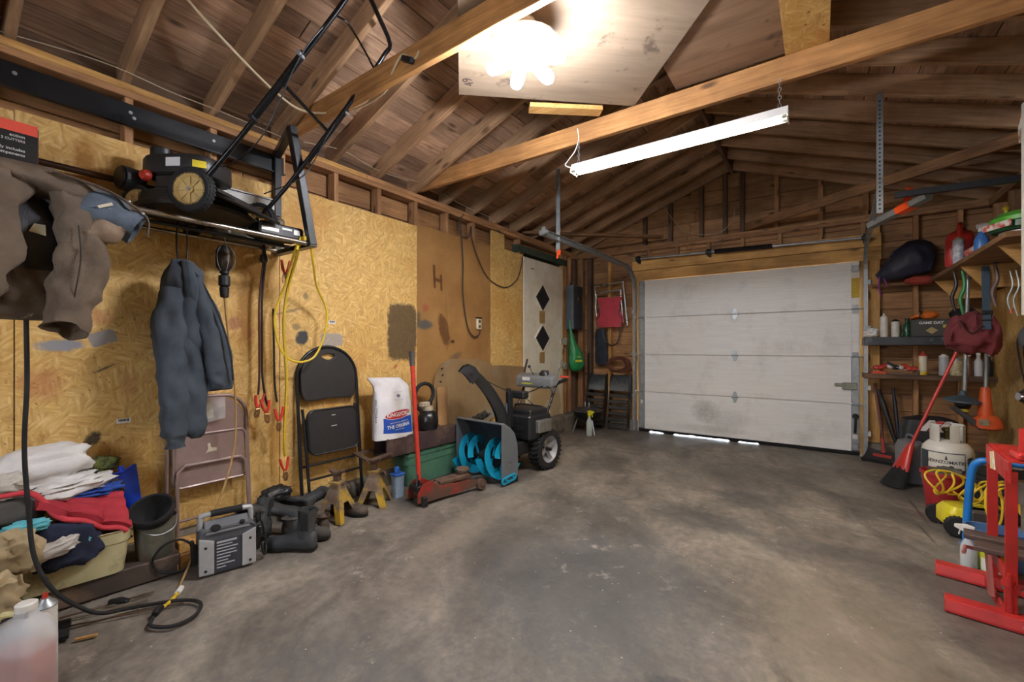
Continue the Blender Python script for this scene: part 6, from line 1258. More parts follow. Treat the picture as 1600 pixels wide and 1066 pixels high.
# ================================================================ BACK LEFT CORNER
EP = thing('electrical_panel', 'tall grey electrical panel on the left wall by the corner', 'electrical panel', (-3.08, 5.90, 1.45), world=True)
mb = MB(); mb.box((-3.035, 5.90, 1.79), (.12, .30, .66), ch=.004); build(mb, 'enclosure', M('panel_bluegrey', '6d7880', .45, .3), EP)
mb = MB(); mb.box((-2.972, 5.90, 1.79), (.008, .285, .645), ch=.002); dr_ = build(mb, 'cover', M('panel_shaded', '4a5058', .45, .3), EP); mb = MB(); mb.box((-2.966, 5.90, 1.92), (.006, .03, .05), ch=.002); build(mb, 'latch', M('brass', 'b39a4c', .4, .6), dr_)  # cover colour darker than the enclosure: shade of grazing light painted in
GBG = thing('green_carrier_bag', 'green plastic carrier bag hanging below the electrical panel', 'carrier bag', (-2.98, 5.80, .84), world=True)
mb = MB(); mb.loft(garm([((-3.03, 5.74, 1.60), .006, .008), ((-3.02, 5.75, 1.45), .02, .02), ((-3.0, 5.77, 1.28), .04, .05), ((-2.97, 5.80, 1.12), .075, .10), ((-2.96, 5.82, .98), .085, .125), ((-2.96, 5.82, .88), .07, .10), ((-2.96, 5.82, .835), .03, .05)], 30, .05, 6, 2, (.8, -.6, 0), (.6, .8, 0), .008)); build(mb, 'bag', M('bag_green', '1d8a4a', .35, col2='15703a'), GBG, smooth=60)
mb = MB(); mb.box((-2.885, 5.755, .99), (.004, .11, .03), (0, 0, -.65)); mb.box((-2.885, 5.755, 1.05), (.004, .06, .014), (0, 0, -.65)); build(mb, 'yellow_print', M('print_yellow', 'd5d03c', .5), GBG)
LC = thing('red_lawn_chair', 'folded lawn chair with red fabric hung on the back wall', 'lawn chair', (-2.54, 6.08, 1.22), world=True)
ALU = M('alu_tube', 'b8b9ba', .3, .8)
mb = MB(); mb.tube([(-2.74, 6.11, 1.50), (-2.77, 6.11, 1.8), (-2.785, 6.11, 2.08), (-2.75, 6.11, 2.12), (-2.38, 6.11, 2.15), (-2.345, 6.11, 2.12), (-2.31, 6.11, 1.8), (-2.28, 6.11, 1.50)], .012, 10, sub=3); build(mb, 'outer_frame', ALU, LC, smooth=True)
mb = MB(); mb.tube([(-2.70, 6.075, 1.52), (-2.76, 6.075, 1.75), (-2.75, 6.075, 1.97), (-2.72, 6.075, 2.0), (-2.40, 6.075, 2.03), (-2.37, 6.075, 2.0), (-2.35, 6.075, 1.75), (-2.33, 6.075, 1.56)], .011, 10, sub=3); build(mb, 'inner_frame', ALU, LC, smooth=True)
mb = MB(); mb.sheet(lambda u, v: (-2.72+.37*u+.03*(2*u-1)*math.sin(PI*v*2.2), 6.06-.012*math.sin(PI*u), 1.50+.43*v), 12, 12, .004); build(mb, 'red_fabric', M('red_canvas', 'c4404c', .75, col2='a83440', bump=.3, bscale=200), LC, smooth=60)
mb = MB(); mb.sheet(lambda u, v: (-2.68+.33*u, 6.045-.02*math.sin(PI*u), 1.49+.12*v), 10, 5, .004); build(mb, 'red_headrest', MATS['red_canvas'], LC, smooth=60)
for s in (-1, 1):
    mb = MB(); mb.tube([(-2.535+s*.18, 6.05, 1.50), (-2.535+s*.20, 6.05, 1.60), (-2.535+s*.15, 6.045, 1.68), (-2.535+s*.18, 6.05, 1.78)], .007, 8, sub=4); build(mb, 'arm_rest', BLACKP, LC, smooth=True)
mb = MB(); mb.tube([(-2.66, 6.09, 1.46), (-2.62, 6.09, 1.30), (-2.52, 6.09, 1.22), (-2.42, 6.09, 1.27), (-2.37, 6.09, 1.50)], .009, 8, sub=4); build(mb, 'leg_loop', BLACKP, LC, smooth=True)
JN = thing('dark_jeans', 'dark blue jeans hanging under the red lawn chair', 'jeans', (-2.70, 6.12, .93), world=True)
mb = MB(); mb.loft(garm([((-2.70, 6.12, 1.47), .03, .07), ((-2.70, 6.12, 1.35), .04, .09), ((-2.69, 6.12, 1.15), .04, .095), ((-2.68, 6.12, 1.0), .035, .10), ((-2.68, 6.12, .93), .025, .09)], 30, .07, 5, 3, (0, 1, 0), (1, 0, 0), .008)); build(mb, 'denim', fcloth('dark_denim', '2c323c', '1d2129'), JN, smooth=60)
WC = thing('wire_coil', 'coil of rusty brown wire hanging above the car ramps', 'wire coil', (-2.39, 6.05, .85), world=True)
for k in range(6):
    mb = MB(); mb.tube([(-2.39+.03*mnoise.noise(V(k, 0, 0))+(.18-.012*k)*math.cos(a), 6.06-.012*k, .935+.02*mnoise.noise(V(0, k, 3))+(.12-.008*k)*math.sin(a)+.01*math.sin(3*a+k)) for a in [2*PI*i/20 for i in range(20)]], .008, 6, closed=True); build(mb, 'wire_loop', M('rust_wire', '6a3a28', .6, .3, col2='4a2a1e', scale=20), WC, smooth=True)
RD_ = M('ramp_steel', '4c4a48', .5, .6, col2='34312e', scale=8, dirt='6a5f52', dscale=6, dlev=.6)
def ramp(x0, x1, label):
    r = thing('car_ramp', label, 'car ramp', ((x0+x1)/2, 5.98, 0), 0, 'pair of car ramps'); w = (x1-x0)/2; r.rotation_euler = (-.13, 0, 0)
    for s in (-1, 1):
        mb = MB(); mb.prism([(-.03, 0), (.03, 0), (.10, .55), (.10, .80), (.02, .81), (-.03, .74)], .006, (s*w, 0, 0), (0, 1, 0), (0, 0, 1)); build(mb, 'side_rail', RD_, r, bevel=.002)
    for k in range(6):
        mb = MB(); mb.bar((-w, -.03, .06+.085*k), (w, -.03, .06+.085*k), .05, .05, ch=.004)
        for q in (-.5, 0, .5): mb.cyl((w*q, -.053, .06+.085*k), (w*q, -.060, .06+.085*k), .012, n=8)
        build(mb, 'tread', RD_, r)
    mb = MB(); mb.sheet(lambda u, v: (-w+2*w*u, -.03+.10*v*v+.0, .555+.24*v), 6, 8, .005); build(mb, 'cradle_plate', M('ramp_plate', '7d848a', .3, .7, col2='565b60', scale=5), r, smooth=50)
    return r
ramp(-2.86, -2.60, 'left steel car ramp standing on end behind the small grill'); ramp(-2.52, -2.23, 'right steel car ramp standing on end by the door jamb')
KG = thing('kettle_grill', 'small black portable charcoal grill in the back corner', 'grill', (-2.64, 5.52, 0))
mb = MB(); mb.lathe([(.06, .16), (.13, .18), (.185, .24), (.195, .30), (.20, .305), (.19, .305), (.18, .25), (.12, .20)], n=30); build(mb, 'bowl', M('grill_black', '222224', .35, .3), KG, smooth=40)
mb = MB(); mb.lathe([(.20, .305), (.20, .315), (.15, .345), (.06, .36), (.01, .362)], n=30); build(mb, 'lid', M('grill_lid', '55524e', .4, .4, col2='3c3a38'), KG, smooth=40)
for k in range(3):
    a = 2*PI*k/3-.6; mb = MB(); mb.tube([(.13*math.cos(a), .13*math.sin(a), .20), (.20*math.cos(a), .20*math.sin(a), .0)], .010, 8); build(mb, 'leg', GALV, KG, smooth=True)
for x in (-.03, .03):
    mb = MB(); mb.tube([(x, 0, .36), (x, 0, .43)], .009, 8); build(mb, 'handle_post', GALV, KG)
SB2 = thing('spray_bottle', 'clear spray bottle with yellow trigger by the small grill', 'spray bottle', (-2.53, 5.36, 0))
def spraybottle(t, r, h, liq, body, head, lcol):
    mb = MB(); mb.lathe([(r*.95, 0), (r, .01), (r, h*.48), (r*.85, h*.56), (r*.42, h*.70), (r*.38, h*.76)], n=20); build(mb, 'bottle', body, t, smooth=40)
    mb = MB(); mb.lathe([(r*.90, .004), (r*.93, .012), (r*.93, h*lcol)], n=20); build(mb, 'fluid', liq, t, smooth=40)
    mb = MB(); mb.cyl((0, 0, h*.74), (0, 0, h*.84), r*.45, n=14); mb.prism([(-r*.6, h*.84), (r*.5, h*.83), (r*1.6, h*.90), (r*1.6, h*.96), (r*.2, h), (-r*.7, h*.97)], r*.6, (0, 0, 0), (1, 0, 0), (0, 0, 1)); mb.bar((r*.9, 0, h*.88), (r*1.1, 0, h*.74), r*.3, r*.18); build(mb, 'trigger_head', head, t, bevel=.002)
clr = NT('bottle_clear'); clr.out(hx('dfe6e6'), .2); clr.b.inputs['Alpha'].default_value = .5
spraybottle(SB2, .042, .34, M('teal_fluid', '6fa08c', .3), clr.m, M('trigger_yellow', 'd8cf2e', .4), .42)
cable('garden_hose', [(-2.98, 6.10, 1.0), (-2.96, 6.06, .8), (-2.94, 6.02, .6), (-2.89, 5.98, .42), (-2.86, 5.86, .20), (-2.90, 5.75, .05)], .011, M('hose_brown', '5e3026', .6), 'reddish brown hose hanging in the back left corner', 'hose')
cable('black_hose', [(-2.90, 6.12, 1.1), (-2.895, 6.10, .9), (-2.90, 6.09, .6), (-2.91, 6.07, .25)], .014, RUBBER, 'black hose hanging beside the left car ramp', 'hose')
# ================================================================ RIGHT SIDE SHELVES
def shelf(name, label, c, d, mat, br=None):
    t = thing(name, label, 'shelf', (c[0], c[1], c[2]-d[2]/2), world=True); mb = MB(); mb.box(c, d, ch=.004); build(mb, 'board', mat, t)
    return t
S1 = shelf('storage_shelf', 'black-fronted middle shelf right of the garage door', (.865, 6.0, 1.255), (.96, .30, .085), M('shelf_black', '2d2f31', .4, .3, col2='4a4c50', scale=6, dirt='8a8d92', dscale=9, dlev=.66))
S2 = shelf('storage_shelf', 'lower wooden shelf with spray cans right of the garage door', (.865, 6.0, .89), (.96, .30, .05), DARKW)
S3 = shelf('storage_shelf', 'narrow wooden ledge under the dark purple bag', (.72, 6.07, 1.85), (.50, .16, .03), BRACE)
S4 = thing('storage_shelf', 'long wooden shelf high on the right wall with red gas can', 'shelf', (1.13, 4.9, 1.84), world=True)
mb = MB(); mb.box((1.125, 4.92, 1.862), (.45, 2.26, .035), ch=.003); build(mb, 'board', BRACE, S4)
for y in (4.05, 4.95, 5.9):
    mb = MB(); mb.prism([(.93, 1.842), (1.35, 1.842), (1.35, 1.66), (1.06, 1.66)], .02, (0, y, 0), (1, 0, 0), (0, 0, 1)); build(mb, 'bracket', NEWW, S4)
PBG = thing('dark_purple_bag', 'bulging dark purple bag with blue print and violet drawstring on ledge', 'bag', (.74, 5.95, 1.87), world=True)
mb = MB(); mb.loft(garm([((.50, 5.98, 1.93), .02, .04), ((.55, 5.96, 1.95), .06, .07), ((.66, 5.94, 2.02), .10, .13), ((.78, 5.92, 2.09), .11, .17), ((.86, 5.93, 2.14), .10, .15), ((.91, 5.94, 2.18), .06, .10), ((.94, 5.95, 2.20), .02, .04)], 36, .03, 5, 4, (0, 1, 0), (-.45, 0, .9), .015)); build(mb, 'sack', M('sack_purple', '2f3040', .5, col2='23283a', scale=4, amt=.4, dirt='6d8a9a', dscale=5.5, dlev=.64), PBG, smooth=60)
mb = MB(); mb.tube([(.52, 5.95, 1.96), (.51, 5.93, 1.85), (.525, 5.92, 1.72)], .006, 6, sub=3); mb.tube([(.53, 5.95, 1.97), (.56, 5.92, 1.88), (.575, 5.91, 1.83)], .006, 6, sub=3); build(mb, 'drawstring', M('violet', 'a03aa8', .5), PBG, smooth=True)
blob('red_rag', fcloth('red_rag_cloth', 'b04438', '8a342a'), 'red rag hanging out under the dark purple bag', 'rag', (.83, 5.93, 1.865), (.10, .05, .035), nz=.4, ns=8, seed=2)
GC = thing('red_gas_can', 'red plastic gas can on the high right shelf', 'gas can', (1.0, 5.32, 1.88), math.radians(78)); GC.scale = (1.2, 1.2, 1.25)
GR_ = M('gas_red', 'c2352d', .35, col2='a82a24')
mb = MB(); mb.loft([[V(p[0]+dx, p[1], z) for p in rrect(.15*k, .075*k2, .035)] for z, k, k2, dx in ((0, .95, .95, 0), (.012, 1, 1, 0), (.17, 1, 1, 0), (.20, .95, .95, .005), (.24, .72, .8, .03), (.26, .5, .55, .05), (.265, .3, .3, .06))]); build(mb, 'tank', GR_, GC, smooth=35)
mb = MB(); mb.tube([(-.12, 0, .19), (-.10, 0, .26), (-.03, 0, .30), (.06, 0, .30), (.10, 0, .25)], .016, 10, sub=4); build(mb, 'handle', GR_, GC, smooth=True)
mb = MB(); mb.lathe([(.03, .25), (.03, .28), (.022, .285), (.015, .32)], (.08, 0, 0), n=16); build(mb, 'spout_cap', BLACKP, GC, smooth=30)
mb = MB(); mb.box((.02, .0765, .09), (.16, .003, .10)); build(mb, 'label', M('paper', 'e4e0d6'), GC)
W1 = thing('white_tube_can', 'white sealant tube standing in front of the red gas can', 'tube', (.94, 5.06, 1.88)); spraycan(W1, .035, .24, M('can_print', 'd5d3d6', .4, col2='9a9aa8', scale=26, amt=.2), WHITEP, None)
W2 = thing('paint_tin', 'small white paint tin lying tilted on the high shelf', 'tin', (.96, 4.84, 1.92), rot=(1.2, .3, .4)); spraycan(W2, .04, .15, M('tin_print', 'dcd8d4', .4, col2='b04a40', scale=18, amt=.15), GALV, None)
BB = thing('blue_spray_bottle', 'blue spray bottle beside the red gas can on the shelf', 'spray bottle', (1.0, 4.72, 1.88)); spraybottle(BB, .042, .25, M('blue_fluid', '2a5fb8', .3), M('bottle_blue', '4a80c8', .3), WHITEP, .45)
CSV = thing('green_camp_stove', 'round green enamel stove with yellow knob on the high shelf', 'camp stove', (1.12, 4.30, 1.965))
mb = MB(); mb.lathe([(.16, 0), (.175, .012), (.175, .05), (.165, .06)], n=30); build(mb, 'base', M('stove_dark_green', '1f5a30', .4), CSV, smooth=30)
mb = MB(); mb.lathe([(.172, .058), (.17, .085), (.13, .12), (.06, .135), (.01, .136)], n=30); build(mb, 'lid', M('stove_green', '5cae3c', .35, col2='4a9430'), CSV, smooth=40)
mb = MB(); mb.box((-.155, -.08, .035), (.006, .20, .04), (0, 0, .45)); build(mb, 'label', M('label_redwhite', 'd8d4cc', .5, col2='b84a40', scale=25, amt=.15), CSV)
mb = MB(); mb.cyl((-.08, .06, .11), (-.08, .06, .165), .008, n=8); mb.ball((-.08, .06, .175), .017, 10, 8); build(mb, 'knob', M('knob_yellow', 'd8c020', .4), CSV, smooth=True)
T1 = thing('red_white_tin', 'flat red and white tin under the green stove', 'tin', (1.11, 4.30, 1.88)); mb = MB(); mb.lathe([(.11, 0), (.115, .005), (.115, .075), (.11, .08)], n=26); build(mb, 'tin', M('tin_redwhite', 'd4452f', .4, col2='e6dfd4', scale=9, amt=.15), T1, smooth=30); mb = MB(); mb.lathe([(.118, .068), (.118, .08), (.1, .082)], n=26); build(mb, 'lid', GALV, T1, smooth=30)
# middle shelf goods
def at_shelf(name, label, cat, x, y, z, grp=None): return thing(name, label, cat, (x, y, z), 0, grp)
MZ = 1.298
spraycan(at_shelf('spray_can', 'tall white spray can at the left of the middle shelf', 'spray can', .55, 5.92, MZ), .034, .245, M('can_white', 'd9d6cf'), WHITEP, WHITEP)
spraycan(at_shelf('spray_can', 'shorter white can with black cap on the middle shelf', 'spray can', .64, 5.92, MZ), .034, .195, M('can_white', 'd9d6cf'), BLACKP, None)
blob('white_rag_ball', fcloth('white_cotton', 'e2e0dd', 'c9c6c4'), 'crumpled white rag at the left end of the middle shelf', 'rag', (.445, 5.90, MZ+.045), (.055, .05, .045), nz=.35, ns=8, seed=4)
GBt = at_shelf('green_bottle', 'dark green bottle beside the black box on the shelf', 'bottle', .735, 5.97, MZ); mb = MB(); mb.lathe([(.04, 0), (.042, .01), (.042, .10), (.02, .14), (.016, .17)], n=18); build(mb, 'bottle', M('bottle_green', '1d4a30', .25), GBt, smooth=30); mb = MB(); mb.cyl((0, 0, .165), (0, 0, .19), .018, n=12); build(mb, 'cap', BLACKP, GBt)
BBX = thing('black_carton', 'dark grey carton with white lettering and tan diamond on the shelf', 'carton', (.90, 5.93, MZ), world=True)
mb = MB(); mb.box((.93, 5.945, MZ+.085), (.35, .14, .17), ch=.004); bx = build(mb, 'box', M('carton_dark', '43423f', .5), BBX)
text('GAME DAY', .036, WHITEP, bx, (.90, 5.874, MZ+.135), (1, 0, 0), (0, 0, 1), depth=.0008, bold=.001)
mb = MB(); mb.prism([(0, -.035), (.045, 0), (0, .035), (-.045, 0)], .002, (.905, 5.8745, MZ+.06), (1, 0, 0), (0, 0, 1)); build(mb, 'emblem', M('emblem_tan', 'b09a64', .6), bx)
mb = MB(); mb.box((1.01, 5.8745, MZ+.10), (.05, .002, .03)); build(mb, 'lime_sticker', M('label_lime', 'c5c43a'), bx)
OG = thing('orange_glove', 'bright orange work glove lying on the dark grey carton', 'glove', (.86, 5.94, MZ+.17), world=True)
mb = MB(); mb.ball((.89, 5.93, MZ+.215), (.075, .05, .042), 20, 14, nz=.2, ns=5)
for k in range(4): mb.tube([(.84, 5.90+.02*k, MZ+.21), (.79, 5.895+.022*k, MZ+.205-.005*k), (.76, 5.90+.02*k, MZ+.19)], [.018, .016, .012], 8, sub=3)
build(mb, 'glove', M('orange_fabric', 'd9731e', .7, col2='b85c14'), OG, smooth=60); mb = MB(); mb.tube([(.815, 5.885, MZ+.19), (.83, 5.89, MZ+.24), (.835, 5.93, MZ+.25)], .008, 6, sub=3); build(mb, 'cuff_strap', BLACKP, OG, smooth=True)
blob('black_knit_hat', fcloth('black_cloth', '1d1c1f', '121214'), 'black knit hat on the shelf behind the burgundy bag', 'hat', (1.13, 5.93, MZ+.21), (.09, .07, .06), nz=.2, ns=5, seed=8)
mb = MB(); mb.box((1.13, 5.97, MZ+.08), (.16, .14, .16), ch=.005); tag(build(mb, 'plastic_crate', BLACKP), 'small black crate at the right end of the middle shelf', 'crate')
# lower shelf goods
LZ = .915
ys_ = spraycan(at_shelf('spray_can', 'yellow spray can with a red cap on the lower shelf', 'spray can', .845, 5.90, LZ), .032, .235, M('can_yellow', 'd8b82a', .4, col2='cfc9b8', scale=9, amt=.1), M('nozzle_red', 'c9402f'), M('nozzle_red', 'c9402f'))
spraycan(at_shelf('spray_can', 'pale grey can with white dome on the lower shelf', 'spray can', .995, 5.90, LZ), .036, .225, M('can_grey', 'b8bcc2', .4), WHITEP, None)
JR_ = at_shelf('glass_jar', 'clear jar of cream odds and ends on the lower shelf', 'jar', 1.085, 5.92, LZ); mb = MB(); mb.lathe([(.046, 0), (.05, .01), (.05, .13), (.04, .15)], n=20); build(mb, 'jar', M('jar_cream', 'c9bf9e', .35, col2='8f8260', scale=40, amt=.4), JR_, smooth=30); mb = MB(); mb.lathe([(.042, .145), (.042, .17), (.03, .172)], n=18); build(mb, 'lid', GALV, JR_, smooth=30)
for k, (x, c1, h, lb_) in enumerate(((1.17, '6d4a34', .19, 'brown bottle near the right end of the lower shelf'), (1.235, 'cfd0d4', .20, 'white bottle near the right end of the lower shelf'), (1.30, '1d2026', .19, 'black bottle at the right end of the lower shelf'))):
    b_ = at_shelf('plastic_bottle', lb_, 'bottle', x, 5.92, LZ, 'bottles on the lower shelf'); mb = MB(); mb.lathe([(.028, 0), (.03, .008), (.03, h*.7), (.014, h*.85), (.013, h)], n=16); build(mb, 'bottle', M('plastic_'+c1, c1, .4), b_, smooth=30); mb = MB(); mb.cyl((0, 0, h), (0, 0, h+.022), .016, n=12); build(mb, 'cap', WHITEP, b_)
RT = at_shelf('tool_tray', 'low red parts tray full of clutter on the lower shelf', 'tray', .63, 5.93, LZ); mb = MB(); mb.prism([(-.17, 0), (.17, 0), (.18, .05), (.172, .05), (.163, .006), (-.163, .006), (-.172, .05), (-.18, .05)], .16, (0, 0, 0), (1, 0, 0), (0, 0, 1)); build(mb, 'tray', M('tray_grey', '6f5f52', .5), RT)
random.seed(5)
for k in range(9):
    c1 = random.choice(['d8d4cc', 'c23a2c', 'cfc9bc', '2a2a2c', 'b9382c']); lb_ = {'d8d4cc': 'white plastic fitting in the tray on the lower shelf', 'c23a2c': 'red plastic piece in the tray on the lower shelf', 'cfc9bc': 'cream plastic cap in the tray on the lower shelf', '2a2a2c': 'black knob in the tray on the lower shelf', 'b9382c': 'dark red plastic plug in the tray on the lower shelf'}[c1]
    lb_ = lb_.replace(' in the tray', ', '+('first', 'second', 'third', 'fourth', 'fifth', 'sixth', 'seventh', 'eighth', 'ninth')[k]+' from the left in the parts tray')
    o = blob('plastic_fitting', M('fitting_'+c1, c1, .5), lb_, 'fitting', (.49+.037*k, 5.90+random.uniform(-.02, .06), LZ+.055+random.uniform(0, .03)), (.03, .025, .022), nz=.4, ns=9, seed=k, group='clutter in the parts tray', nu=14, nv=9)
RC_ = thing('orange_scraper', 'orange-red plastic scraper at the left of the lower shelf', 'scraper', (.50, 5.86, LZ), world=True); mb = MB(); mb.prism([(-.07, 0), (.05, 0), (.06, .02), (-.04, .035)], .04, (.51, 5.868, LZ+.002), (1, 0, 0), (0, 0, 1)); build(mb, 'blade', M('scraper_red', 'd0452c', .45), RC_, bevel=.003)
SD = thing('black_screwdriver', 'black handled screwdriver lying across the parts tray', 'screwdriver', (.62, 5.87, LZ+.06), world=True); mb = MB(); mb.cyl((.57, 5.88, LZ+.12), (.64, 5.86, LZ+.075), .013, n=10); build(mb, 'handle', BLACKP, SD, smooth=30); mb = MB(); mb.cyl((.64, 5.86, LZ+.075), (.72, 5.85, LZ+.045), .004, n=6); build(mb, 'shank', GALV, SD)
# hanging things on the right
BG = thing('burgundy_bag', 'faded burgundy duffel bag hanging by a blue strap on the right', 'duffel bag', (.99, 4.95, 1.12), world=True)
BUR = M('burgundy_cloth', '7c2a33', .85, col2='5e2b2c', scale=4, amt=.6, bump=.3, bscale=120)
mb = MB(); mb.loft(garm([((.83, 4.93, 1.27), .02, .04), ((.85, 4.92, 1.28), .07, .085), ((.90, 4.92, 1.30), .10, .13), ((.98, 4.92, 1.31), .115, .155), ((1.06, 4.92, 1.30), .11, .155), ((1.12, 4.92, 1.27), .09, .12), ((1.15, 4.92, 1.25), .04, .06)], 36, .05, 5, 2, (0, 1, 0), (0, 0, 1), .035)); build(mb, 'duffel', BUR, BG, smooth=60)
mb = MB(); mb.sheet(lambda u, v: (1.025+.045*u+.02*v, 4.80+.03*math.sin(PI*v*.5)+.10*v, 1.33+.50*v), 3, 14, .004); build(mb, 'blue_strap', fcloth('strap_blue', '46586a', '35444f'), BG, smooth=60)
for c_, d_ in (((1.055, 4.825, 1.46), (.06, .012, .03)), ((1.05, 4.815, 1.40), (.058, .01, .012))): mb = MB(); mb.box(c_, d_, ch=.002); build(mb, 'buckle', BLACKP, BG)
mb = MB(); mb.tube([(.90, 4.81, 1.40), (.93, 4.79, 1.33), (.97, 4.785, 1.30), (1.02, 4.79, 1.36)], .007, 6, sub=4); build(mb, 'side_handle', fcloth('burg_dark', '4a2024', '3a181c'), BG, smooth=True)
for k, (x, y, z0, z1, m_, r_, nm, lb_) in enumerate(((.93, 5.15, 1.50, 1.83, DSTEEL, .012, 'bungee_cord', 'tangled grey bungee cord hanging under the high shelf'), (.97, 5.10, 1.46, 1.83, M('cord_green', '2f8a4a', .5), .013, 'green_strap', 'green strap hanging under the high shelf by the bungee'), (1.10, 4.86, 1.50, 1.83, M('tool_taupe', '6a5048', .5), .014, 'taupe_chisel', 'taupe wooden chisel hanging right of the blue strap'), (1.14, 4.70, 1.44, 1.75, GALV, .005, 'steel_skewer', 'thin steel rod with red tip hanging on the right'), (1.165, 4.68, 1.42, 1.75, GALV, .005, 'steel_hook', 'bright steel hook rod hanging beside the red-tipped rod'))):
    mb = MB(); mb.tube([(x, y, z1), (x+.012, y-.01, (z0+z1)/2+.05), (x-.012, y, (z0+z1)/2-.05), (x+.006, y-.006, z0)], [r_*.7, r_, r_*1.1, r_*.7], 8, sub=3)
    t_ = thing(nm, lb_, nm.split('_')[-1], (x, y, z0), world=True); build(mb, 'shaft', m_, t_, smooth=True)
    mb = MB(); mb.tube([(x, y, z1), (x, y, z1+.012), (x+.02, y, z1+.01)], r_*.5, 6); build(mb, 'hook', DSTEEL, t_)
    if k == 3: mb = MB(); mb.cyl((x+.006, y-.006, z0+.03), (x+.006, y-.006, z0), .007, n=8); build(mb, 'red_tip', REDR, t_)
for k, (x, y) in enumerate(((1.22, 4.55), (1.26, 4.40), (1.20, 4.70))):
    cable('hanging_cord', [(x+.08, y+.02, 1.83), (x+.05, y, 1.70), (x, y-.02, 1.55), (x+.02, y, 1.35), (x-.02, y+.01, 1.22), (x+.03, y+.02, 1.05-.1*k)], .006, BLACKP, ('black cord dangling nearest the grey helmet', 'black cord hanging at the far right edge by the shelf', 'black cord hanging just right of the burgundy bag')[k], group='cords dangling on the right wall')
GH = thing('grey_helmet', 'dark grey padded helmet hung on the right wall at the frame edge', 'helmet', (1.20, 4.45, 1.13), world=True); mb = MB(); mb.ball((1.22, 4.40, 1.25), (.11, .14, .13), 24, 16, nz=.06); build(mb, 'shell', M('helmet_grey', '4f5054', .6), GH, smooth=60); mb = MB(); mb.tube([(1.12, 4.34, 1.20), (1.14, 4.40, 1.12), (1.20, 4.48, 1.14)], .01, 6, sub=3); build(mb, 'chin_strap', BLACKP, GH, smooth=True)
# upright tools
BRM = thing('red_broom', 'red handled broom with black bristles leaning by the shelves', 'broom', (.52, 4.95, 0), world=True)
mb = MB(); mb.cyl((.645, 5.0, .36), (1.03, 5.14, 1.40), .012, n=12); build(mb, 'handle', M('broom_red', 'c2302a', .35, col2='a82822'), BRM, smooth=True)
mb = MB(); mb.loft([ring((.645+dx, 5.0-dy, z), a, b, 16, (.55, -.83, 0), (.83, .55, 0)) for z, a, b, dx, dy in ((.37, .016, .016, 0, 0), (.34, .03, .025, -.01, 0), (.28, .045, .03, -.03, .01), (.16, .075, .035, -.07, .03), (.10, .08, .035, -.09, .04))]); build(mb, 'head', MATS['broom_red'], BRM, smooth=40)
mb = MB(); mb.loft([ring((.645+dx, 5.0-dy, z), a, b, 20, (.55, -.83, 0), (.83, .55, 0), fold=.04, nf=9) for z, a, b, dx, dy in ((.20, .06, .03, -.055, .025), (.10, .085, .042, -.09, .04), (.03, .105, .05, -.12, .05), (.0, .11, .05, -.135, .055))]); build(mb, 'bristles', M('bristle_black', '19191a', .95, bump=.6, bscale=200), BRM, smooth=40)
BCU = thing('string_trimmer', 'silver shaft string trimmer with round blue-grey guard hanging on the right', 'trimmer', (1.03, 5.4, .5), world=True)
mb = MB(); mb.cyl((1.045, 5.42, .80), (1.075, 5.46, 1.84), .014, n=12); build(mb, 'shaft', GALV, BCU, smooth=True)
mb = MB(); mb.lathe([(.02, .09), (.03, .05), (.06, .03), (.12, .012), (.125, 0), (.115, -.008), (.05, -.012)], (1.03, 5.40, .72), (.05, -.1, 1), n=26); build(mb, 'guard', M('guard_blue', '4a5a66', .5), BCU, smooth=40)
mb = MB(); mb.lathe([(.05, .0), (.055, -.03), (.04, -.06)], (1.03, 5.40, .71), n=20); build(mb, 'spool_head', BLACKP, BCU, smooth=30); mb = MB(); mb.lathe([(.042, 0), (.044, -.02), (.03, -.025)], (1.03, 5.40, .65), n=18); build(mb, 'yellow_cap', M('knob_yellow', 'd8c020'), BCU, smooth=30)
OT = thing('orange_trimmer', 'orange electric trimmer hanging head down beside the blue-grey guard', 'trimmer', (1.17, 5.35, .5), world=True)
ORG = M('trimmer_orange', 'd2582a', .45, col2='b84a20')
mb = MB(); mb.cyl((1.165, 5.38, .82), (1.185, 5.42, 1.84), .013, n=12); build(mb, 'shaft', GALV, OT, smooth=True)
mb = MB(); mb.lathe([(.025, .85), (.032, .83), (.042, .70), (.05, .62), (.045, .60)], (1.16, 5.37, 0), n=18); build(mb, 'grip_housing', ORG, OT, smooth=40)
mb = MB(); mb.loft([ring((1.17, 5.36, z), a, b, 18) for z, a, b in ((.61, .045, .045), (.58, .085, .07), (.53, .10, .08), (.50, .09, .075), (.485, .05, .05))]); mt_ = build(mb, 'motor_housing', ORG, OT, smooth=40)
mb = MB(); mb.box((1.135, 5.282, .555), (.06, .006, .05), (.1, 0, -.3), ch=.002); build(mb, 'rating_label', M('label_beige', 'b0a070', .5, col2='5a5a54', scale=40), mt_)
mb = MB(); mb.prism([(-.15, .16), (-.11, .17), (.05, .02), (.03, -.02)], .03, (1.09, 5.32, .50), (1, 0, 0), (0, .2, 1)); build(mb, 'debris_shield', M('shield_dark', '3a3638', .6), OT, bevel=.004)
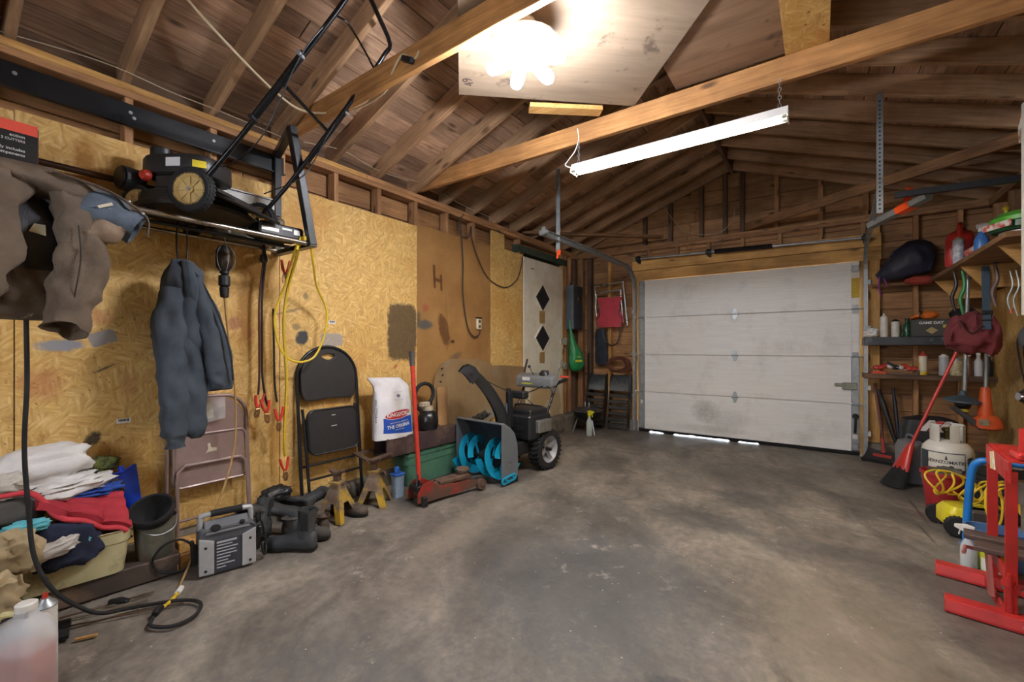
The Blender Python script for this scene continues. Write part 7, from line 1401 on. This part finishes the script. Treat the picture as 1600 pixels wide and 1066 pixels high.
for k, (a, b, r_, m_, nm, lb_) in enumerate((((.52, 6.05, .74), (.69, 5.93, .02), .022, BLACKP, 'folded_umbrella', 'black folded umbrella leaning left of the propane tank'), ((.64, 6.08, .76), (.69, 5.98, .02), .017, M('navy_paint', '1d2436', .5), 'folded_umbrella', 'navy folded umbrella leaning behind the black one'), ((.49, 6.10, .80), (.57, 6.05, .08), .014, M('stick_red', '6e4038', .6), 'wooden_handle', 'reddish wooden handle leaning in the corner by the jamb'))):
    a = V(a); b = V(b); t_ = thing(nm, lb_, nm.split('_')[-1], tuple(b), world=True); mb = MB(); mb.tube([a.lerp(b, .12), a.lerp(b, .2), a.lerp(b, .6), a.lerp(b, .95), b], [r_*.7, r_*1.1, r_*1.0, r_*.5, r_*.25], 10); build(mb, 'body', m_, t_, smooth=40)
    mb = MB(); mb.tube([a.lerp(b, .13), a], r_*.75, 8); build(mb, 'handle', m_ if k else DSTEEL, t_, smooth=True)
DP2 = thing('red_black_dustpan', 'black dustpan with a red handle on the floor by the track', 'dustpan', (.53, 5.88, 0), math.radians(-25))
mb = MB(); mb.sheet(lambda u, v: (-.14+.28*u, -.10+.16*v, .004+.10*v**2.2+.03*abs(2*u-1)**4), 14, 8, .006); build(mb, 'pan', M('pan_black', '2a292b', .5), DP2, smooth=50)
mb = MB(); mb.box((0, -.095, .012), (.28, .01, .05), (.4, 0, 0), ch=.003); build(mb, 'pan_lip', RUBBER, DP2)
mb = MB(); mb.tube([(0, .04, .09), (-.01, .05, .17), (-.02, .06, .24)], [.02, .014, .016], 8); mb.bar((-.08, .02, .06), (.08, .02, .06), .03, .03, ch=.004); build(mb, 'handle', M('pan_red', 'b03a30', .45), DP2, smooth=30)
# propane and neighbours
PR = thing('propane_tank', 'white propane tank with a printed sleeve behind the red bucket', 'propane tank', (.82, 4.75, 0), math.radians(10))
PWH = M('tank_white', 'd6d4cd', .35, col2='bcb9b0', scale=5, dirt='9a968c', dscale=6, dlev=.64)
mb = MB(); mb.lathe([(.105, 0), (.11, .03), (.10, .035), (.14, .09), (.15, .14), (.15, .37), (.142, .41), (.115, .445), (.07, .467), (.03, .47)], n=36); build(mb, 'cylinder', PWH, PR, smooth=40)
mb = MB(); mb.lathe([(.095, .44), (.10, .455), (.10, .585), (.094, .59), (.094, .455)], n=32, cap=False)
fcs = mb.f; keep = []
for i, f_ in enumerate(fcs):
    c_ = sum((mb.v[q] for q in f_), V(0, 0, 0))/len(f_); a = math.degrees(math.atan2(c_.y, c_.x)) % 360
    if (225 < a < 262 or 292 < a < 315 or 60 < a < 110) and .465 < c_.z < .575: continue
    keep.append(f_)
mb.f = keep; mb.mi = [0]*len(keep); build(mb, 'collar', PWH, PR, smooth=40)
mb = MB(); mb.cyl((0, 0, .46), (0, 0, .53), .02, n=12); mb.lathe([(.03, .53), (.034, .54), (.034, .555), (.02, .56)], n=14); mb.cyl((0, -.01, .50), (0, -.06, .50), .014, n=10); build(mb, 'valve', M('valve_brass', '6a5c34', .4, .7), PR)
def wrap(a0, a1, z0, z1, r, mat, name, par, nu=24): mb = MB(); mb.sheet(lambda u, v: (r*math.cos(math.radians(a0+(a1-a0)*u)), r*math.sin(math.radians(a0+(a1-a0)*u)), z0+(z1-z0)*v), nu, 1, .0006); return build(mb, name, mat, par, smooth=True)
sl = wrap(175, 290, .12, .385, .1515, M('sleeve_dark', '3a424a', .45), 'sleeve', PR)
wrap(207, 288, .262, .378, .1525, M('label_cream_white', 'e2ded2', .45), 'label_panel', sl); wrap(209, 286, .225, .252, .1525, M('label_olive', 'b9ad3a', .5), 'label_stripe', sl)
def wraptext(s, size, mat, par, ac, z, r):
    o = text(s, size, mat, par, (0, 0, 0), (1, 0, 0), (0, 1, 0), depth=.0003, bold=.0006)
    for v in o.data.vertices:
        a = math.radians(ac)+v.co.x/r; q = v.co.copy(); v.co = V((r+q.z)*math.cos(a), (r+q.z)*math.sin(a), z+q.y)
wraptext('BERNZOMATIC', .034, M('ink_black', '26262a', .5), sl, 248, .312, .1532)
mb = MB(); mb.prism([(-.008, 0), (.008, 0), (.004, .02), (0, .035), (-.004, .02)], .001, V(.1535*math.cos(math.radians(248)), .1535*math.sin(math.radians(248)), .332), (math.cos(math.radians(-22)), math.sin(math.radians(-22)), 0), (0, 0, 1)); build(mb, 'flame_mark', MATS['ink_black'], sl)
GCN = thing('grey_jerry_can', 'grey plastic jerry can behind the red broom head', 'jerry can', (.665, 5.20, 0), .3)
mb = MB(); mb.loft([[V(p[0], p[1], z) for p in rrect(.075*k, .12*k, .035)] for z, k in ((0, .95), (.015, 1), (.30, 1), (.35, .85), (.37, .5))]); build(mb, 'can', M('can_greyplastic', '74757a', .4), GCN, smooth=35); mb = MB(); mb.tube([(0, -.07, .34), (0, -.05, .40), (0, .05, .40), (0, .07, .34)], .012, 8, sub=3); build(mb, 'handle', MATS['can_greyplastic'], GCN, smooth=True)
BHB = thing('black_sports_bag', 'black bag with white and red stripes behind the propane tank', 'sports bag', (.82, 5.42, 0), 0)
mb = MB(); mb.loft([[V(p[0], p[1], z) for p in rrect(.20*k, .12*k, .06)] for z, k in ((0, .92), (.02, 1), (.45, 1), (.53, .9), (.56, .5))]); build(mb, 'bag', M('bag_black', '1e1e22', .6, bump=.3), BHB, smooth=40)
for k, (x, m_) in enumerate(((-.09, 'e0dcd8'), (-.03, 'c8343a'), (.02, 'e0dcd8'))): mb = MB(); mb.prism([(x, .44), (x+.07, .54), (x+.11, .54), (x+.05, .44)], .003, (0, -.121, 0), (1, 0, 0), (0, 0, 1)); build(mb, 'stripe', M('stripe_'+m_, m_, .5), BHB)
RBK = thing('red_bucket', 'red plastic bucket holding scraps in front of the propane tank', 'bucket', (.735, 4.40, 0))
mb = MB(); mb.lathe([(.085, 0), (.088, .004), (.115, .26), (.125, .262), (.125, .285), (.118, .285), (.108, .26), (.08, .01)], n=28); build(mb, 'pail', M('bucket_red', 'b23034', .4, col2='9c282c'), RBK, smooth=35); blob('grey_rag_bundle', fcloth('grey_rag', '6a6660', '3a3836'), 'grey rags stuffed in the red bucket', 'rag', (.76, 4.40, .27), (.085, .07, .04), nz=.4, ns=8, seed=6)
BLB = thing('black_ribbed_bucket', 'black ribbed bucket full of gravel right of the propane tank', 'bucket', (1.04, 4.42, 0)); mb = MB(); pr = [(.13, 0)]
for k in range(9): pr += [(.135+.003*k, .02+.035*k), (.143+.003*k, .03+.035*k), (.143+.003*k, .042+.035*k)]
mb.lathe(pr+[(.17, .35), (.17, .38), (.16, .38), (.15, .30)], n=32); build(mb, 'pail', RUBBER, BLB, smooth=30); mb = MB(); mb.sheet(lambda u, v: (.155*u*math.cos(2*PI*v), .155*u*math.sin(2*PI*v), .36+.03*mnoise.noise(V(u*9*math.cos(2*PI*v), u*9*math.sin(2*PI*v), 0))+.01), 8, 28); g_ = build(mb, 'gravel', M('gravel', '8d8880', .9, col2='4a4640', scale=60, amt=.2, bump=1, bscale=50, bdist=.02), BLB)
# yellow wheeled cart with extension cord
YW = thing('yellow_pressure_washer', 'yellow wheeled pressure washer under the coiled yellow cord', 'pressure washer', (.80, 3.98, 0), math.radians(12))
YLW = M('washer_yellow', 'd9cc2c', .4, col2='c2b41e')
mb = MB(); mb.loft([[V(p[0]-.02, p[1], z) for p in rrect(.13*k, .10*k2, .04)] for z, k, k2 in ((.035, .9, .9), (.05, 1, 1), (.13, 1, 1), (.17, .8, .8))]); build(mb, 'body', YLW, YW, smooth=35); mb = MB(); mb.box((.02, -.06, .12), (.15, .10, .10), ch=.015); build(mb, 'motor_cover', M('washer_grey', '55504c', .5), YW)
for x, y in ((-.12, -.12), (.10, -.12), (-.12, .12), (.10, .12)):
    mb = MB(); mb.lathe([(.02, -.02), (.055, -.02), (.062, -.012), (.062, .012), (.055, .02), (.02, .02)], (x, y, .062), (1, 0, 0) if False else (.25, 1, 0), n=22)
    ax_v = V(.25, 1, 0).normalized(); e1 = V(0, 0, 1).cross(ax_v)
    for k in range(18):
        a = 2*PI*k/18; d_ = e1*math.cos(a)+V(0, 0, 1)*math.sin(a); c_ = V(x, y, .062)+d_*.061; mb.bar(c_-ax_v*.019, c_+ax_v*.019, .008, .005, up=d_)
    build(mb, 'wheel', RUBBER, YW, smooth=30)
YCD = thing('yellow_extension_cord', 'bundle of yellow extension cord coiled over the pressure washer', 'extension cord', (.80, 3.98, .19), world=True)
random.seed(21)
for k in range(7):
    c_ = V(.64+.05*k, 4.02-.02*k, .285+.01*math.sin(k)); tl = random.uniform(-.5, .5); mb = MB()
    mb.tube([c_+V((.04+.02*math.sin(k))*math.cos(a)+.03*math.sin(2*a+k), (.05+.02*math.cos(k*2))*math.cos(a+tl), (.075+.02*math.sin(k*3))*math.sin(a)) for a in [2*PI*i/14 for i in range(14)]], .0065, 6, closed=True, sub=3); build(mb, 'cord_loop', YEL, YCD, smooth=True)
for k in range(9):
    a0 = -1.2+.30*k; c_ = V(.97, 3.80, .30); mb = MB(); d = V(math.cos(a0)*.8, -.25, math.sin(a0)); s_ = V(-math.sin(a0), 0, math.cos(a0))
    L_ = .13+.02*math.sin(k*2.1); mb.tube([c_, c_+d*L_*.5+s_*.035, c_+d*L_, c_+d*L_*.55-s_*.035], .0065, 6, closed=True, sub=4); build(mb, 'cord_loop', YEL, YCD, smooth=True)
mb = MB(); mb.tube([(.93, 3.83, .30), (.97, 3.80, .31), (1.0, 3.78, .29)], .025, 10, sub=2); build(mb, 'tie_wrap', YEL, YCD, smooth=True)
mb = MB(); mb.tube([(.72, 4.0, .24), (.80, 3.92, .20), (.87, 3.86, .33), (.93, 3.83, .36), (.97, 3.80, .30)], .0065, 6, sub=5); mb.tube([(.86, 3.9, .36), (.83, 3.84, .25), (.84, 3.80, .15), (.88, 3.80, .13), (.90, 3.83, .24), (.89, 3.88, .36)], .0065, 6, sub=5); build(mb, 'cord_run', YEL, YCD, smooth=True)
HT = thing('blue_hand_truck', 'bright blue tubular handle of a cart behind the red press', 'hand cart', (.80, 3.62, 0), world=True)
mb = MB(); mb.tube([(.705, 3.62, .02), (.71, 3.62, .22), (.725, 3.61, .46), (.75, 3.60, .525), (.80, 3.59, .54), (1.0, 3.55, .54), (1.05, 3.54, .525), (1.06, 3.54, .46), (1.06, 3.55, .02)], .019, 12, sub=3); build(mb, 'handle', M('cart_blue', '1f78c8', .35, col2='1a66ac'), HT, smooth=True)
mb = MB(); mb.box((.885, 3.62, .02), (.40, .12, .012), ch=.003); build(mb, 'toe_plate', MATS['cart_blue'], HT)
BTB = thing('blue_tub', 'translucent blue plastic tub behind the spray bottle', 'tub', (.80, 3.45, 0), .1); tb_ = NT('tub_blue'); tb_.out(hx('5f86b8'), .25); tb_.b.inputs['Alpha'].default_value = .8
tote(BTB, .13, .08, .20, tb_.m, taper=.85)
# ---- red shop press
PX = thing('red_shop_press', 'red steel shop press frame with wide feet on the right floor', 'shop press', (.69, 2.95, 0), world=True)
PRD_ = M('press_red', 'c8322e', .4, .15, col2='a52a28', scale=8, dirt='7a3a34', dscale=7, dlev=.66)
fd = V(.985, -.17, 0)
for (x, y), l0, l1 in (((.70, 3.14), -.20, .42), ((.665, 2.73), -.20, .42)):
    c_ = V(x, y, 0); rings = []; nrm = V(.17, .985, 0); mb = MB()
    mb.loft([[c_+fd*l+nrm*q[0]+V(0, 0, q[1]) for q in ((-.045, 0), (-.045, .012), (-.035, .055), (.035, .055), (.045, .012), (.045, 0))] for l in (l0, l1)]); f_ = build(mb, 'foot', PRD_, PX, bevel=.003)
    for l in (.04, .10): mb = MB(); mb.cyl(c_+fd*l-nrm*.046+V(0, 0, .03), c_+fd*l-nrm*.052+V(0, 0, .03), .010, n=8); build(mb, 'bolt', GALV, f_)
mb = MB(); mb.bar((.675, 3.13, .035), (.655, 2.74, .035), .012, .05); build(mb, 'base_bar', PRD_, PX, bevel=.002)
UP = [(.70, 3.13), (.668, 2.74)]
for i, (x, y) in enumerate(UP):
    for dx in (0, .13):
        mb = MB(); z0, z1 = .05, .66; p = V(x+dx, y-.02*dx/.13, 0); mb.bar(p+V(0, 0, z0), p+V(0, 0, z1), .035, .012, up=(0, 1, 0)); mb.bar(p+V(.016, .010, z0), p+V(.016, .010, z1), .006, .03, up=(0, 1, 0)); u_ = build(mb, 'upright', PRD_, PX)
for z, h in ((.66, .09), (.20, .055)):
    for dx in (-.01, .14):
        mb = MB(); mb.bar((.70+dx, 3.16, z), (.668+dx, 2.71, z), .010, h); build(mb, 'cross_channel', PRD_, PX, bevel=.002)
mb = MB(); mb.bar((.70+.065, 3.16, .705), (.668+.065, 2.71, .705), .14, .008); build(mb, 'head_plate', PRD_, PX)
mb = MB(); mb.prism([(-.06, -.035), (.05, -.05), (.06, .03), (-.02, .045)], .002, (.672, 3.0, .655), (.08, 1, 0), (0, 0, 1)); build(mb, 'decal', M('decal_yellow', 'dfc060', .5, col2='e8e4da', scale=30, amt=.2), PX)
mb = MB(); mb.cyl((.745, 2.78, .71), (.745, 2.78, .84), .045, n=24); mb.box((.745, 2.78, .725), (.12, .12, .03), ch=.006); build(mb, 'jack_body', PRD_, PX, bevel=.003)
mb = MB(); mb.cyl((.742, 2.85, .50), (.742, 2.85, .60), .030, n=20); mb.cyl((.742, 2.85, .38), (.742, 2.85, .50), .018, n=16); build(mb, 'ram', M('ram_steel', 'c4c0b8', .25, .9), PX, smooth=30)
for y_, z_ in ((3.10, .245), (2.92, .25)): mb = MB(); mb.bar((.60, y_+.03, z_), (1.0, y_-.04, z_), .10, .022, ch=.003); build(mb, 'arbor_plate', M('plate_rusty', '6a5a54', .6, .4, col2='4a3c36'), PX)
mb = MB(); mb.prism([(0, 0), (.05, 0), (.10, -.17), (.06, -.18)], .012, (.64, 2.95, .235), (0, -1, 0), (0, 0, 1)); mb.tube([(.62, 3.05, .20), (.58, 3.0, .22), (.56, 2.92, .215)], .008, 8); build(mb, 'gusset', M('press_worn', 'b0706a', .55, .2, col2='98524c'), PX)
for k, (x, y) in enumerate(((.665, 2.745), (.70, 2.65))):
    mb = MB(); mb.cyl((x, y, .055), (x, y, .185), .016, n=12); mb.cyl((x-.012, y-.02, .185), (x+.012, y+.02, .185), .020, n=12); build(mb, 'return_link', PRD_, PX, smooth=30)
mb = MB(); pts = [V(.70, 2.60, .06)+V(.0, .0, .0)+V(.01*math.cos(i*PI/3), .012*math.sin(i*PI/3), .0025*i) for i in range(60)]; mb.tube(pts, .0025, 5); build(mb, 'return_spring', GALV, PX, smooth=True)
mb = MB(); mb.tube([(.70, 2.60, .05), (.68, 2.58, .02), (.69, 2.54, .012), (.74, 2.50, .012)], .008, 8, sub=4); build(mb, 'hose', DSTEEL, PX, smooth=True)
SBO = thing('clear_spray_bottle', 'white and blue spray bottle standing behind the red press foot', 'spray bottle', (.655, 3.315, 0), math.radians(160)); spraybottle(SBO, .034, .235, M('pale_fluid', 'c8d0cc', .3), clr.m, WHITEP, .40)
mb = MB(); mb.lathe([(.018, .165), (.02, .18), (.018, .19)], n=16); build(mb, 'blue_collar', M('collar_blue', '2450a8', .4), SBO, smooth=30)
PL = thing('detergent_pail', 'small yellow-green detergent pail with a blue lid behind the press', 'pail', (.755, 3.32, 0), 0)
mb = MB(); mb.lathe([(.058, 0), (.06, .005), (.066, .125)], n=26); build(mb, 'pail', M('pail_lime', 'd0d23a', .4, col2='bcc02c'), PL, smooth=30); mb = MB(); mb.lathe([(.07, .12), (.07, .165), (.06, .19), (.03, .20)], n=26); build(mb, 'lid', M('lid_royal', '2438b8', .3), PL, smooth=35)
lbw = wrap(205, 300, .02, .085, .0655, WHITEP, 'label', PL, 14); wraptext('D', .055, M('ink_navy', '1c2258', .5), lbw, 262, .05, .0668) if False else None
def wt(s, size, mat, par, ac, z, r): wraptext(s, size, mat, par, ac, z, r)
wt('Da', .048, M('ink_navy', '1c2258', .5), lbw, 252, .052, .0664)
KN = thing('chrome_fixture', 'round chrome fitting on the right OSB wall above the press', 'fitting', (1.345, 5.0, .82), world=True); mb = MB(); mb.lathe([(.035, 0), (.05, .01), (.055, .05), (.05, .10), (.03, .13)], (1.345, 4.90, .82), (-1, -.3, 0), n=22); build(mb, 'body', M('chrome', 'c8c8ca', .15, .95), KN, smooth=40); mb = MB(); mb.lathe([(.056, .06), (.062, .065), (.062, .085), (.056, .09)], (1.345, 4.90, .82), (-1, -.3, 0), n=22); build(mb, 'band', DSTEEL, KN, smooth=30)
WCB = thing('white_cabinet', 'white cabinet side at the far right edge above the shelf', 'cabinet', (1.12, 3.2, 1.36), world=True)
mb = MB(); mb.box((1.115, 3.17, 1.93), (.43, .64, 1.16), ch=.008); cb = build(mb, 'carcass', M('cabinet_white', 'd9d4cb', .45), WCB)
for y in (3.01, 3.33): mb = MB(); mb.box((.895, y, 1.93), (.018, .31, 1.14), ch=.004); d_ = build(mb, 'door', M('cabinet_white', 'd9d4cb'), WCB); mb = MB(); mb.cyl((.885, y+(.12 if y < 3.2 else -.12), 1.6), (.865, y+(.12 if y < 3.2 else -.12), 1.6), .014, n=12); build(mb, 'knob', GALV, d_)
mb = MB(); mb.box((.955, 3.538, 2.40), (.11, .098, .16), ch=.004); tag(build(mb, 'brown_carton', M('carton_brown', '8a5a34', .7, col2='d8d2c4', scale=16, amt=.12)), 'brown carton with white print peeking out beside the white cabinet', 'carton')
